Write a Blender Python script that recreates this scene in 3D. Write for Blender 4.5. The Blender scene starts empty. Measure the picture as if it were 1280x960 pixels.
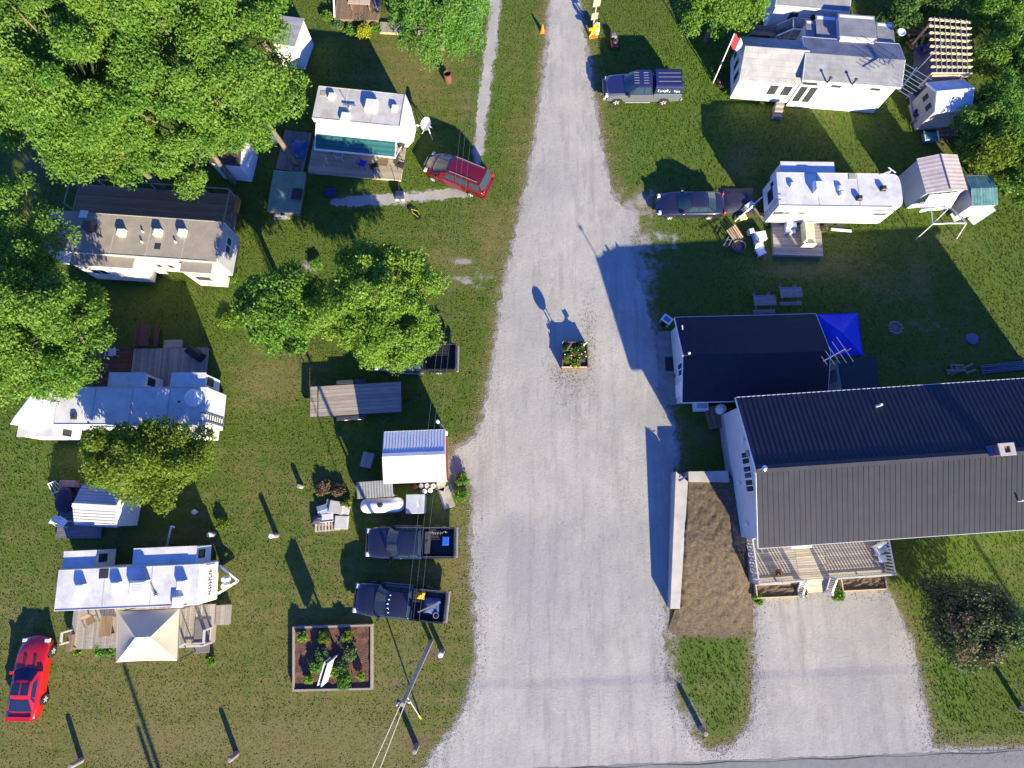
import bpy, bmesh, math, random
import numpy as np
from mathutils import Vector, Matrix, noise as mnoise
random.seed(7); RNG = np.random.default_rng(7)
SC = bpy.context.scene; COL = SC.collection
R = math.radians
# ------------------------------------------------------------------ camera
CAM_H = 40.0; FPX = 746.0; TH = math.atan(160/FPX)
cd = bpy.data.cameras.new('camera'); cam = bpy.data.objects.new('camera', cd); COL.objects.link(cam)
cam.location = (0, 0, CAM_H); cam.rotation_euler = (TH, 0, 0)
cd.sensor_fit = 'HORIZONTAL'; cd.sensor_width = 36; cd.lens = 36*FPX/1280; cd.clip_end = 3000
SC.camera = cam
CT, ST = math.cos(TH), math.sin(TH)
def P(px, py, z=0.0):
    """world point at height z measured at a pixel of the photograph (survey helper)"""
    u = (px-640)/FPX; v = (480-py)/FPX
    d = Vector((u, ST+v*CT, -CT+v*ST)); t = (CAM_H-z)/(-d.z)
    return Vector((d.x*t, d.y*t, z))
# ------------------------------------------------------------------ light
SUN_AZ, SUN_EL = R(26.5), R(19.5)
sd = Vector((math.sin(SUN_AZ)*math.cos(SUN_EL), -math.cos(SUN_AZ)*math.cos(SUN_EL), math.sin(SUN_EL)))
sl = bpy.data.lights.new('sun', 'SUN'); so = bpy.data.objects.new('sun', sl); COL.objects.link(so)
sl.energy = 5.0; sl.angle = R(0.5); sl.color = (1.0, 0.88, 0.58)
so.rotation_euler = sd.to_track_quat('Z', 'Y').to_euler(); so.location = (20, -40, 60)
w = bpy.data.worlds.new('World'); SC.world = w; w.use_nodes = True
wn = w.node_tree; bg = wn.nodes['Background']
sk = wn.nodes.new('ShaderNodeTexSky'); sk.sky_type = 'NISHITA'; sk.sun_disc = False
sk.sun_elevation = SUN_EL; sk.sun_rotation = math.pi-SUN_AZ
sk.ozone_density = 3.0; sk.dust_density = 0.0; sk.air_density = 1.0
wb = wn.nodes.new('ShaderNodeVectorMath'); wb.operation = 'MULTIPLY'; wb.inputs[1].default_value = (.50, .75, 1.70)   # camera white balance set for the sun
wn.links.new(sk.outputs[0], wb.inputs[0]); wn.links.new(wb.outputs[0], bg.inputs[0]); bg.inputs[1].default_value = 0.075
SC.view_settings.view_transform = 'Standard'; SC.view_settings.look = 'None'
SC.view_settings.exposure = 1.52; SC.view_settings.gamma = 1.0
SC.render.engine = 'CYCLES'
try:
    SC.cycles.max_bounces = 5; SC.cycles.diffuse_bounces = 2; SC.cycles.glossy_bounces = 2; SC.cycles.transparent_max_bounces = 4
except Exception: pass
# ------------------------------------------------------------------ materials
MATS = {}
def newmat(name):
    m = bpy.data.materials.new(name); m.use_nodes = True
    return m, m.node_tree.nodes, m.node_tree.links, m.node_tree.nodes['Principled BSDF']
def pm(name, c1, c2=None, scale=3.0, rough=.75, bump=0.0, bscale=None, metal=0.0, spec=.35, tint=.0, stretch=None, dirt=0.0, coat=0.0):
    """noise-varied principled material; tint = strength of the per-face 'tint' attribute; dirt = blotchy darker wear"""
    if name in MATS: return MATS[name]
    m, N, L, b = newmat(name)
    c2 = c2 or tuple(x*.8 for x in c1)
    tc = N.new('ShaderNodeTexCoord'); src = tc.outputs['Object']
    if stretch:
        mp = N.new('ShaderNodeMapping'); mp.inputs['Scale'].default_value = stretch; L.new(src, mp.inputs[0]); src2 = mp.outputs[0]
    else: src2 = src
    n = N.new('ShaderNodeTexNoise'); n.inputs['Scale'].default_value = scale; n.inputs['Detail'].default_value = 5
    L.new(src2, n.inputs['Vector'])
    mr = N.new('ShaderNodeMapRange'); mr.inputs[1].default_value = .3; mr.inputs[2].default_value = .7; L.new(n.outputs[0], mr.inputs[0])
    mx = N.new('ShaderNodeMix'); mx.data_type = 'RGBA'; mx.inputs[6].default_value = (*c1, 1); mx.inputs[7].default_value = (*c2, 1)
    L.new(mr.outputs[0], mx.inputs[0]); out = mx.outputs[2]
    if dirt:
        n3 = N.new('ShaderNodeTexNoise'); n3.inputs['Scale'].default_value = .9; n3.inputs['Detail'].default_value = 6; n3.inputs['Roughness'].default_value = .7
        L.new(src, n3.inputs['Vector'])
        r3 = N.new('ShaderNodeMapRange'); r3.inputs[1].default_value = .45; r3.inputs[2].default_value = .72; r3.inputs[4].default_value = dirt; L.new(n3.outputs[0], r3.inputs[0])
        m3 = N.new('ShaderNodeMix'); m3.data_type = 'RGBA'; m3.inputs[7].default_value = (.09, .08, .06, 1); L.new(r3.outputs[0], m3.inputs[0]); L.new(out, m3.inputs[6]); out = m3.outputs[2]
    if tint:
        at = N.new('ShaderNodeAttribute'); at.attribute_name = 'tint'
        mm = N.new('ShaderNodeMath'); mm.operation = 'MULTIPLY_ADD'; mm.inputs[1].default_value = tint; mm.inputs[2].default_value = 1.0
        L.new(at.outputs['Fac'], mm.inputs[0])
        vm = N.new('ShaderNodeVectorMath'); vm.operation = 'SCALE'; L.new(out, vm.inputs[0]); L.new(mm.outputs[0], vm.inputs['Scale']); out = vm.outputs[0]
    L.new(out, b.inputs['Base Color'])
    b.inputs['Roughness'].default_value = rough; b.inputs['Metallic'].default_value = metal
    b.inputs['Specular IOR Level'].default_value = spec
    if coat: b.inputs['Coat Weight'].default_value = coat; b.inputs['Coat Roughness'].default_value = .05
    if bump:
        n2 = N.new('ShaderNodeTexNoise'); n2.inputs['Scale'].default_value = bscale or scale*4; n2.inputs['Detail'].default_value = 4; L.new(src2, n2.inputs['Vector'])
        bp = N.new('ShaderNodeBump'); bp.inputs['Strength'].default_value = bump; bp.inputs['Distance'].default_value = .05
        L.new(n2.outputs[0], bp.inputs['Height']); L.new(bp.outputs[0], b.inputs['Normal'])
    MATS[name] = m; return m
def shingle(name, c1, c2, sx=.9, sy=.32):
    m, N, L, b = newmat(name)
    tc = N.new('ShaderNodeTexCoord')
    br = N.new('ShaderNodeTexBrick'); br.inputs['Color1'].default_value = (*c1, 1); br.inputs['Color2'].default_value = (*c2, 1)
    br.inputs['Mortar'].default_value = tuple(x*.88 for x in c1)+(1,); br.inputs['Scale'].default_value = 1.0
    br.inputs['Mortar Size'].default_value = .018; br.inputs['Brick Width'].default_value = sx; br.inputs['Row Height'].default_value = sy; br.inputs['Bias'].default_value = -.1
    L.new(tc.outputs['Object'], br.inputs['Vector'])
    n = N.new('ShaderNodeTexNoise'); n.inputs['Scale'].default_value = 1.3; n.inputs['Detail'].default_value = 6; L.new(tc.outputs['Object'], n.inputs['Vector'])
    mr = N.new('ShaderNodeMapRange'); mr.inputs[1].default_value = .3; mr.inputs[2].default_value = .7; mr.inputs[3].default_value = .78; mr.inputs[4].default_value = 1.15; L.new(n.outputs[0], mr.inputs[0])
    vm = N.new('ShaderNodeVectorMath'); vm.operation = 'SCALE'; L.new(br.outputs[0], vm.inputs[0]); L.new(mr.outputs[0], vm.inputs['Scale'])
    L.new(vm.outputs[0], b.inputs['Base Color']); b.inputs['Roughness'].default_value = .9; b.inputs['Specular IOR Level'].default_value = .2
    n2 = N.new('ShaderNodeTexNoise'); n2.inputs['Scale'].default_value = 30; L.new(tc.outputs['Object'], n2.inputs['Vector'])
    bp = N.new('ShaderNodeBump'); bp.inputs['Strength'].default_value = .4; bp.inputs['Distance'].default_value = .03; L.new(n2.outputs[0], bp.inputs['Height']); L.new(bp.outputs[0], b.inputs['Normal'])
    MATS[name] = m; return m
def leafmat(name, c1, c2, trans=.35, rough=.55, spec=.22):
    m, N, L, b = newmat(name)
    at = N.new('ShaderNodeAttribute'); at.attribute_name = 'tint'
    mx = N.new('ShaderNodeMix'); mx.data_type = 'RGBA'; mx.inputs[6].default_value = (*c1, 1); mx.inputs[7].default_value = (*c2, 1)
    L.new(at.outputs['Fac'], mx.inputs[0]); L.new(mx.outputs[2], b.inputs['Base Color'])
    b.inputs['Roughness'].default_value = rough; b.inputs['Specular IOR Level'].default_value = spec
    t = N.new('ShaderNodeBsdfTranslucent')
    vm = N.new('ShaderNodeVectorMath'); vm.operation = 'MULTIPLY'; vm.inputs[1].default_value = (1.1, 1.15, .5); L.new(mx.outputs[2], vm.inputs[0]); L.new(vm.outputs[0], t.inputs[0])
    ms = N.new('ShaderNodeMixShader'); ms.inputs[0].default_value = trans
    L.new(b.outputs[0], ms.inputs[1]); L.new(t.outputs[0], ms.inputs[2]); L.new(ms.outputs[0], N['Material Output'].inputs[0])
    MATS[name] = m; return m
# ------------------------------------------------------------------ mesh builder
class MB:
    def __init__(s): s.v = []; s.f = []; s.t = []; s.sm = []
    def add(s, vs, fs, t=0.0, smooth=False):
        o = len(s.v); s.v += [tuple(x) for x in vs]; s.f += [tuple(i+o for i in f) for f in fs]; s.t += [t]*len(fs); s.sm += [smooth]*len(fs); return s
    def box(s, x0, x1, y0, y1, z0, z1, t=0.0):
        if x1 < x0: x0, x1 = x1, x0
        if y1 < y0: y0, y1 = y1, y0
        if z1 < z0: z0, z1 = z1, z0
        return s.add([(x0,y0,z0),(x1,y0,z0),(x1,y1,z0),(x0,y1,z0),(x0,y0,z1),(x1,y0,z1),(x1,y1,z1),(x0,y1,z1)],
                     [(0,3,2,1),(4,5,6,7),(0,1,5,4),(1,2,6,5),(2,3,7,6),(3,0,4,7)], t)
    def bbox(s, x0, x1, y0, y1, z0, z1, b=.02, t=0.0):
        """box with chamfered top edges"""
        b = min(b, (x1-x0)*.45, (y1-y0)*.45, (z1-z0)*.45)
        vs = [(x0,y0,z0),(x1,y0,z0),(x1,y1,z0),(x0,y1,z0),(x0,y0,z1-b),(x1,y0,z1-b),(x1,y1,z1-b),(x0,y1,z1-b),(x0+b,y0+b,z1),(x1-b,y0+b,z1),(x1-b,y1-b,z1),(x0+b,y1-b,z1)]
        return s.add(vs, [(0,3,2,1),(0,1,5,4),(1,2,6,5),(2,3,7,6),(3,0,4,7),(4,5,9,8),(5,6,10,9),(6,7,11,10),(7,4,8,11),(8,9,10,11)], t)
    def bar(s, a, b, wd, h=None, up=(0,0,1), t=0.0):
        """rectangular bar from a to b"""
        a = Vector(a); b = Vector(b); h = h or wd; d = (b-a).normalized(); up = Vector(up)
        x = d.cross(up)
        if x.length < 1e-4: x = d.cross(Vector((1,0,0)))
        x.normalize(); y = x.cross(d).normalized(); x *= wd/2; y *= h/2
        vs = [a-x-y, a+x-y, a+x+y, a-x+y, b-x-y, b+x-y, b+x+y, b-x+y]
        return s.add(vs, [(0,1,2,3),(7,6,5,4),(4,5,1,0),(5,6,2,1),(6,7,3,2),(7,4,0,3)], t)
    def tube(s, pts, r, n=8, cap=True, t=0.0):
        pts = [Vector(p) for p in pts]; k = len(pts)
        rs = r if isinstance(r, (list, tuple)) else [r]*k
        vs = []; prev = None
        for i, p in enumerate(pts):
            d = (pts[min(i+1, k-1)]-pts[max(i-1, 0)]).normalized()
            x = d.cross(Vector((0,0,1)) if abs(d.z) < .9 else Vector((1,0,0))).normalized() if prev is None else (prev-d*prev.dot(d)).normalized()
            prev = x; y = d.cross(x)
            for j in range(n):
                a = 2*math.pi*j/n; vs.append(p+(x*math.cos(a)+y*math.sin(a))*rs[i])
        fs = [(i*n+j, i*n+(j+1)%n, (i+1)*n+(j+1)%n, (i+1)*n+j) for i in range(k-1) for j in range(n)]
        s.add(vs, fs, t, True)
        if cap:
            o = len(s.v)-k*n
            s.f += [tuple(o+j for j in reversed(range(n))), tuple(o+(k-1)*n+j for j in range(n))]; s.t += [t, t]; s.sm += [False, False]
        return s
    def lathe(s, c, prof, n=16, axis='z', t=0.0):
        """prof: (radius, height) pairs"""
        vs = []
        for r, h in prof:
            for j in range(n):
                a = 2*math.pi*j/n
                p = {'z': (r*math.cos(a), r*math.sin(a), h), 'x': (h, r*math.cos(a), r*math.sin(a)), 'y': (r*math.sin(a), h, r*math.cos(a))}[axis]
                vs.append((c[0]+p[0], c[1]+p[1], c[2]+p[2]))
        k = len(prof)
        fs = [(i*n+j, i*n+(j+1)%n, (i+1)*n+(j+1)%n, (i+1)*n+j) for i in range(k-1) for j in range(n)]
        fs += [tuple(reversed(range(n))), tuple((k-1)*n+j for j in range(n))]
        return s.add(vs, fs, t, True)
    def dome(s, c, rx, ry, rz, n=18, m=6, t=0.0, low=0.0):
        prof = [(math.cos(R(90)*i/m), math.sin(R(90)*i/m)) for i in range(m)]+[(.02, 1)]
        if low: prof = [(1, -low)]+prof
        vs = [(c[0]+rx*r*math.cos(2*math.pi*j/n), c[1]+ry*r*math.sin(2*math.pi*j/n), c[2]+rz*h) for r, h in prof for j in range(n)]
        k = len(prof)
        fs = [(i*n+j, i*n+(j+1)%n, (i+1)*n+(j+1)%n, (i+1)*n+j) for i in range(k-1) for j in range(n)]+[tuple(reversed(range(n))), tuple((k-1)*n+j for j in range(n))]
        return s.add(vs, fs, t, True)
    def prism(s, poly, z0, z1, t=0.0):
        n = len(poly)
        vs = [(p[0], p[1], z0) for p in poly]+[(p[0], p[1], z1) for p in poly]
        return s.add(vs, [tuple(reversed(range(n))), tuple(range(n, 2*n))]+[(i, (i+1)%n, n+(i+1)%n, n+i) for i in range(n)], t)
    def xprism(s, poly, x0, x1, t=0.0):
        """(y,z) outline extruded along x"""
        n = len(poly)
        vs = [(x0, p[0], p[1]) for p in poly]+[(x1, p[0], p[1]) for p in poly]
        return s.add(vs, [tuple(reversed(range(n))), tuple(range(n, 2*n))]+[(i, (i+1)%n, n+(i+1)%n, n+i) for i in range(n)], t)
    def yprism(s, poly, y0, y1, t=0.0):
        n = len(poly)
        vs = [(p[0], y0, p[1]) for p in poly]+[(p[0], y1, p[1]) for p in poly]
        return s.add(vs, [tuple(range(n)), tuple(reversed(range(n, 2*n)))]+[(i, n+i, n+(i+1)%n, (i+1)%n) for i in range(n)], t)
    def slab(s, a, b, c, d, th, t=0.0):
        """quad a,b,c,d (counter-clockwise from above) with a thickness downwards"""
        q = [Vector(x) for x in (a, b, c, d)]; n = (q[1]-q[0]).cross(q[3]-q[0]).normalized()
        if n.z < 0: q.reverse(); n = -n
        lo = [x-n*th for x in q]
        return s.add(lo+q, [(0,3,2,1),(4,5,6,7),(0,1,5,4),(1,2,6,5),(2,3,7,6),(3,0,4,7)], t)
    def build(s, name, mat, parent=None, bevel=0.0, fix=True):
        me = bpy.data.meshes.new(name); me.from_pydata(s.v, [], s.f); me.update()
        if fix:
            bm = bmesh.new(); bm.from_mesh(me); bmesh.ops.recalc_face_normals(bm, faces=bm.faces); bm.to_mesh(me); bm.free()
        a = me.attributes.new('tint', 'FLOAT', 'FACE'); a.data.foreach_set('value', s.t)
        me.polygons.foreach_set('use_smooth', s.sm)
        if any(s.sm):
            try: me.set_sharp_from_angle(angle=R(40))
            except Exception: pass
        o = bpy.data.objects.new(name, me); COL.objects.link(o)
        if mat: me.materials.append(mat)
        if parent: o.parent = parent
        if bevel:
            md = o.modifiers.new('bevel', 'BEVEL'); md.width = bevel; md.segments = 2; md.limit_method = 'ANGLE'
        return o
def M(): return MB()
def tag(o, label=None, cat=None, group=None, kind=None):
    if label: o['label'] = label
    if cat: o['category'] = cat
    if group: o['group'] = group
    if kind: o['kind'] = kind
    return o
def thing(name, label, cat, loc=(0,0,0), rz=0.0, group=None):
    o = bpy.data.objects.new(name, None); o.empty_display_size = .3; COL.objects.link(o); o.location = loc; o.rotation_euler = (0,0,rz)
    return tag(o, label, cat, group)
def single(name, mb, mat, label, cat, loc=(0,0,0), rz=0.0, group=None, bevel=0.0):
    o = mb.build(name, mat, None, bevel); o.location = loc; o.rotation_euler = (0,0,rz); return tag(o, label, cat, group)
KIDS = {}
def copy_tree(o, parent=None):
    c = o.copy(); COL.objects.link(c)
    if parent: c.parent = parent
    for ch in o.children: copy_tree(ch, c)
    return c
def kids(p, name): return [c for c in p.children if c.name.split('.')[0] == name]
def frame(nw, ne, sw, z):
    """origin under the roof, heading, length, width from three roof corners seen in the photograph"""
    a, b, c = P(*nw, z), P(*ne, z), P(*sw, z); ex = (b-a); L = ex.length; ex.normalize()
    ey = Vector((-ex.y, ex.x, 0)); wd = (c-a).dot(-ey)
    o = a+ex*L/2-ey*wd/2; o.z = 0
    return o, math.atan2(ex.y, ex.x), L, wd
def loc(o, rz, pt):
    """world point -> local xy of a thing at o turned by rz"""
    d = Vector(pt)-Vector(o); c, s = math.cos(-rz), math.sin(-rz)
    return Vector((d.x*c-d.y*s, d.x*s+d.y*c, d.z))
def heading(a, b): d = b-a; return math.atan2(d.y, d.x)
def jit(poly, step=.18, amp=.12, seed=1, closed=True):
    """resample an outline and roughen it"""
    rg = random.Random(seed); out = []; n = len(poly); ph = [rg.uniform(0, 6.28) for _ in range(6)]; acc = 0
    for i in range(n if closed else n-1):
        a = Vector(poly[i]).to_2d(); b = Vector(poly[(i+1) % n]).to_2d(); L = (b-a).length; k = max(1, int(L/step)); nn = Vector((-(b-a).y, (b-a).x)).normalized()
        for j in range(k):
            s = acc+L*j/k
            q_ = a.lerp(b, j/k); dd = amp*(1.5*mnoise.fractal(Vector((q_.x*.9+seed, q_.y*.9, 0)), .7, 2, 6)+rg.uniform(-.7, .7))
            out.append(a.lerp(b, j/k)+nn*dd)
        acc += L
    return out
def smooth_poly(px, z=0, it=2, closed=True):
    p = [P(x, y, z).to_2d() for x, y in px]
    for _ in range(it):
        q = []
        n = len(p)
        for i in range(n if closed else n-1):
            a, b = p[i], p[(i+1) % n]; q += [a.lerp(b, .25), a.lerp(b, .75)]
        p = q
    return p
def sheet(name, poly, z, mat, kind='structure', label=None):
    bm = bmesh.new(); vs = [bm.verts.new((p[0], p[1], z)) for p in poly]; es = [bm.edges.new((vs[i], vs[(i+1) % len(vs)])) for i in range(len(vs))]
    bmesh.ops.triangle_fill(bm, edges=es, use_beauty=True, use_dissolve=False)
    for f in bm.faces:
        if f.normal.z < 0: f.normal_flip()
    me = bpy.data.meshes.new(name); bm.to_mesh(me); bm.free()
    o = bpy.data.objects.new(name, me); COL.objects.link(o); me.materials.append(mat)
    if kind: o['kind'] = kind
    if label: o['label'] = label
    return o
def inpoly(pts, poly):
    x, y = pts[:, 0], pts[:, 1]; r = np.zeros(len(pts), bool); n = len(poly)
    for i in range(n):
        x1, y1 = poly[i]; x2, y2 = poly[(i+1) % n]
        c = ((y1 > y) != (y2 > y)); 
        if y2 != y1: r ^= c & (x < (x2-x1)*(y-y1)/(y2-y1)+x1)
    return r
def polydist(pts, poly):
    d = np.full(len(pts), 1e9); n = len(poly); pp = np.array([(p[0], p[1]) for p in poly])
    for i in range(n):
        a = pp[i]; b = pp[(i+1) % n]; ab = b-a; t = np.clip(((pts-a) @ ab)/max(ab @ ab, 1e-9), 0, 1)
        d = np.minimum(d, np.hypot(*(pts-(a+t[:, None]*ab)).T))
    return d
def faces_np(name, V, F, mat, parent=None, tint=None, smooth=False):
    """fast mesh from numpy arrays; F is (n,k)"""
    me = bpy.data.meshes.new(name); k = F.shape[1]
    me.vertices.add(len(V)); me.vertices.foreach_set('co', V.astype(np.float32).ravel())
    me.loops.add(F.size); me.loops.foreach_set('vertex_index', F.astype(np.int32).ravel())
    me.polygons.add(len(F)); me.polygons.foreach_set('loop_start', np.arange(0, F.size, k, dtype=np.int32)); me.polygons.foreach_set('loop_total', np.full(len(F), k, np.int32))
    if tint is not None:
        a = me.attributes.new('tint', 'FLOAT', 'FACE'); a.data.foreach_set('value', tint.astype(np.float32))
    me.update(calc_edges=True); me.validate()
    if smooth: me.polygons.foreach_set('use_smooth', np.ones(len(F), bool))
    me.materials.append(mat)
    o = bpy.data.objects.new(name, me); COL.objects.link(o)
    if parent: o.parent = parent
    return o
# ================================================================== SETTING
ROAD_L = [(690,-60),(689,0),(684,60),(677,120),(669,180),(655,250),(641,310),(629,370),(620,430),(610,500),(600,541),(584,556),(571,560),(564,575),(566,600),(590,596),(594,640),(590,660),(590,700),(595,760),(598,815),(590,868),(570,908),(547,938),(528,962)]
ROAD_R = [(528,1010),(1330,1010),(1330,938),(1165,940),(1162,925),(1150,860),(1138,800),(1122,765),(1108,737),(1040,738),(944,742),(946,800),(947,880),(935,915),(912,938),(885,942),(862,922),(845,885),(832,850),(828,800),(833,765),(836,700),(842,600),(846,560),(838,520),(826,490),(822,470),(818,420),(806,380),(797,340),(786,305),(800,270),(776,258),(764,245),(755,200),(748,165),(741,120),(736,80),(729,40),(722,0),(720,-60)]
road_poly = smooth_poly(ROAD_L+ROAD_R, 0, 1)
path_polys = [smooth_poly([(618,-40),(632,-40),(626,0),(620,60),(613,110),(606,160),(602,205),(592,205),(595,160),(600,110),(607,60),(614,0)], 0, 2),
              smooth_poly([(412,249),(450,246),(520,241),(590,233),(612,236),(600,243),(560,247),(520,252),(450,258),(414,257)], 0, 2)]
pad_polys = []
# ---- lawn: one sheet to the horizon, with wear maps baked on its vertices
xs = np.concatenate([[-1500,-600,-250,-120,-75], np.arange(-54, 54.01, .32), [75,120,250,600,1500]])
ys = np.concatenate([[-1500,-600,-250,-100,-45], np.arange(-24, 54.01, .32), [75,120,250,600,1500]])
GX, GY = np.meshgrid(xs, ys); gp = np.stack([GX.ravel(), GY.ravel()], 1)
nx, ny = len(xs), len(ys)
ii = np.arange(nx*ny).reshape(ny, nx)
GF = np.stack([ii[:-1,:-1].ravel(), ii[:-1,1:].ravel(), ii[1:,1:].ravel(), ii[1:,:-1].ravel()], 1)
def topix(p):
    d = np.stack([p[:,0], p[:,1], np.full(len(p), -CAM_H)], 1)
    depth = d[:,1]*ST-d[:,2]*CT; up = d[:,1]*CT+d[:,2]*ST
    depth = np.where(depth < 1, 1, depth)
    return 640+FPX*d[:,0]/depth, 480-FPX*up/depth
def blobs(px, py, L):
    r = np.zeros(len(px))
    for x, y, rx, ry, a in L: r = np.maximum(r, a*np.exp(-(((px-x)/rx)**2+((py-y)/ry)**2)))
    return r
def attrs(p):
    px, py = topix(p)
    near = (np.abs(p[:,0]) < 56) & (p[:,1] > -26) & (p[:,1] < 56)
    rd = np.full(len(p), 50.); rd[near] = polydist(p[near], road_poly)
    pd = np.full(len(p), 50.)
    for q in path_polys: pd[near] = np.minimum(pd[near], polydist(p[near], q))
    dry = np.clip((py-480)/380, 0, 1)*.62*(px < 640)
    dry = np.maximum(dry, blobs(px, py, [(520,85,70,60,.75),(470,70,40,30,.4),(580,130,40,30,.5),(650,180,22,120,.5),(620,300,40,60,.75),(560,330,60,40,.6),(330,470,60,50,.7),(330,600,70,60,.45),(570,700,40,100,.8),(560,830,60,50,.6),(420,930,240,50,1.0),(180,925,240,45,.95),(330,760,120,60,.6),(480,900,90,50,.55),(770,200,22,70,.4),(800,255,60,18,.9),(560,470,50,70,.35),(1010,330,70,25,.7),(1080,350,80,25,.35),(1150,340,20,40,.6),(1190,300,60,20,.4),(925,205,20,25,.45),(990,150,90,20,.2),(895,870,40,40,.3),(1240,720,60,60,.2),(640,120,25,150,.3)]))
    dry = np.maximum(dry, np.clip(1-rd/1.6, 0, 1)*.85)
    lush = blobs(px, py, [(880,90,80,70,.9),(830,180,80,60,.75),(1170,250,60,60,.5),(1250,310,40,70,.6),(900,840,60,60,.7),(1180,850,40,90,.9),(290,400,40,60,.6),(460,215,150,80,.35),(20,570,40,70,.8),(1110,130,30,40,.6),(1200,690,60,40,.5),(440,300,120,60,.25),(620,60,40,100,.5),(30,720,40,60,.4)])
    dirt = blobs(px, py, [(100,948,16,9,.9),(296,940,14,9,.9),(345,668,14,9,.9),(872,905,14,12,1.0),(520,930,22,16,.85),(548,818,30,12,.8),(562,100,12,7,.8),(412,650,38,26,.75),(470,590,60,28,.35),(1118,410,22,14,.6),(1215,430,50,22,.5),(915,265,30,12,.6),(940,300,40,28,.45),(810,330,40,60,.6),(860,310,60,30,.35),(870,545,50,36,.6),(940,272,22,12,.6),(415,868,62,7,.7),(365,470,40,22,.45),(400,520,40,12,.35),(905,690,30,90,.8),(880,780,50,25,.9),(960,640,80,70,.9),(945,760,18,20,.6),(1165,460,60,16,.6),(1178,262,34,14,.6),(1190,60,38,42,.85),(1180,170,36,26,.8),(40,210,26,40,.8),(500,640,60,30,.55),(560,610,24,40,.4),(85,810,36,14,.2),(1165,120,30,60,.5),(320,405,18,60,.4),(720,470,40,30,.0),(1000,310,28,30,.6)])
    dirt = np.maximum(dirt, np.clip(1-rd/.9, 0, 1)*.7)
    grav = blobs(px, py, [(578,325,16,5,1.0),(582,350,18,6,1.0),(600,345,22,20,.5),(392,332,14,9,1.0),(800,255,40,22,.75),(850,258,40,14,.6),(800,330,26,70,.85),(828,300,30,20,.6),(905,262,22,8,.7),(838,560,16,40,.8),(862,900,20,30,.8),(840,850,14,40,.8),(835,800,14,26,.7),(936,790,10,50,.4),(560,600,12,30,.7),(1160,410,30,12,.4),(920,262,20,7,.6),(715,470,0.1,.1,0)])
    grav = np.maximum(grav, np.clip(1-rd/.55, 0, 1)); grav = np.maximum(grav, np.clip(1-pd/.35, 0, 1)*.85)
    return dry, lush, dirt, grav
A4 = attrs(gp)
def lawn_mat():
    m, N, L, b = newmat('lawn')
    tc = N.new('ShaderNodeTexCoord'); O = tc.outputs['Object']
    def noise(sc, det=4, rough=.6, vec=None, stretch=None):
        n = N.new('ShaderNodeTexNoise'); n.inputs['Scale'].default_value = sc; n.inputs['Detail'].default_value = det; n.inputs['Roughness'].default_value = rough
        src = O
        if stretch: mp = N.new('ShaderNodeMapping'); mp.inputs['Scale'].default_value = stretch; L.new(O, mp.inputs[0]); src = mp.outputs[0]
        L.new(src, n.inputs['Vector']); return n.outputs[0]
    def mr(x, a, b_, c=0, d=1):
        n = N.new('ShaderNodeMapRange'); n.inputs[1].default_value = a; n.inputs[2].default_value = b_; n.inputs[3].default_value = c; n.inputs[4].default_value = d; L.new(x, n.inputs[0]); return n.outputs[0]
    def mth(op, x, y):
        n = N.new('ShaderNodeMath'); n.operation = op
        for i, q in enumerate((x, y)):
            if isinstance(q, (int, float)): n.inputs[i].default_value = q
            else: L.new(q, n.inputs[i])
        return n.outputs[0]
    def mix(f, a, c):
        n = N.new('ShaderNodeMix'); n.data_type = 'RGBA'; L.new(f, n.inputs[0])
        for i, q in ((6, a), (7, c)):
            if isinstance(q, tuple): n.inputs[i].default_value = (*q, 1)
            else: L.new(q, n.inputs[i])
        return n.outputs[2]
    def att(n): a = N.new('ShaderNodeAttribute'); a.attribute_name = n; return a.outputs['Fac']
    fine = noise(9, 5, .75); mid = noise(1.3, 5, .65); big = noise(.18, 3, .5); streak = noise(1, 3, .6, stretch=(.12, 1.6, 1))
    clump = noise(3.2, 4, .7); c = mix(mr(fine, .3, .7), (.088, .134, .020), (.056, .092, .014)); c = mix(mr(clump, .5, .72, 0, .6), c, (.050, .086, .013)); c = mix(mr(noise(.55, 4, .6), .5, .7, 0, .6), c, (.105, .112, .028))
    c = mix(mth('MULTIPLY', att('lush'), mr(mid, .25, .6)), c, (.080, .152, .019))
    dryf = mth('ADD', att('dry'), mr(mth('ADD', mid, mth('MULTIPLY', mth('ADD', big, mth('MULTIPLY', streak, 1.6)), .5)), .9, 1.45, -.4, .45))
    c = mix(mr(dryf, .12, .85, 0, .95), c, mix(mr(fine, .3, .72), (.178, .152, .060), (.138, .124, .044)))
    df = mth('ADD', att('dirt'), mr(mth('ADD', fine, mid), .7, 1.3, -.45, .45))
    c = mix(mr(df, .45, .8), c, mix(mr(fine, .3, .7), (.17, .125, .075), (.09, .066, .04)))
    st = noise(16, 3, .7)
    gf = mth('ADD', att('grav'), mr(mth('ADD', st, mid), .75, 1.25, -.5, .5))
    c = mix(mr(gf, .5, .72), c, mix(mr(st, .35, .65), (.38, .365, .335), (.18, .17, .15)))
    L.new(c, b.inputs['Base Color']); b.inputs['Roughness'].default_value = .9; b.inputs['Specular IOR Level'].default_value = .12
    bp = N.new('ShaderNodeBump'); bp.inputs['Strength'].default_value = .30; bp.inputs['Distance'].default_value = .10
    L.new(mth('ADD', mth('ADD', fine, mth('MULTIPLY', clump, .6)), mth('MULTIPLY', mid, .8)), bp.inputs['Height']); L.new(bp.outputs[0], b.inputs['Normal'])
    return m
lawn = faces_np('lawn', np.c_[gp, np.zeros(len(gp))], GF, lawn_mat()); tag(lawn, kind='structure')
for nme, a in zip(('dry', 'lush', 'dirt', 'grav'), A4):
    t = lawn.data.attributes.new(nme, 'FLOAT', 'POINT'); t.data.foreach_set('value', a.astype(np.float32))
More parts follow.
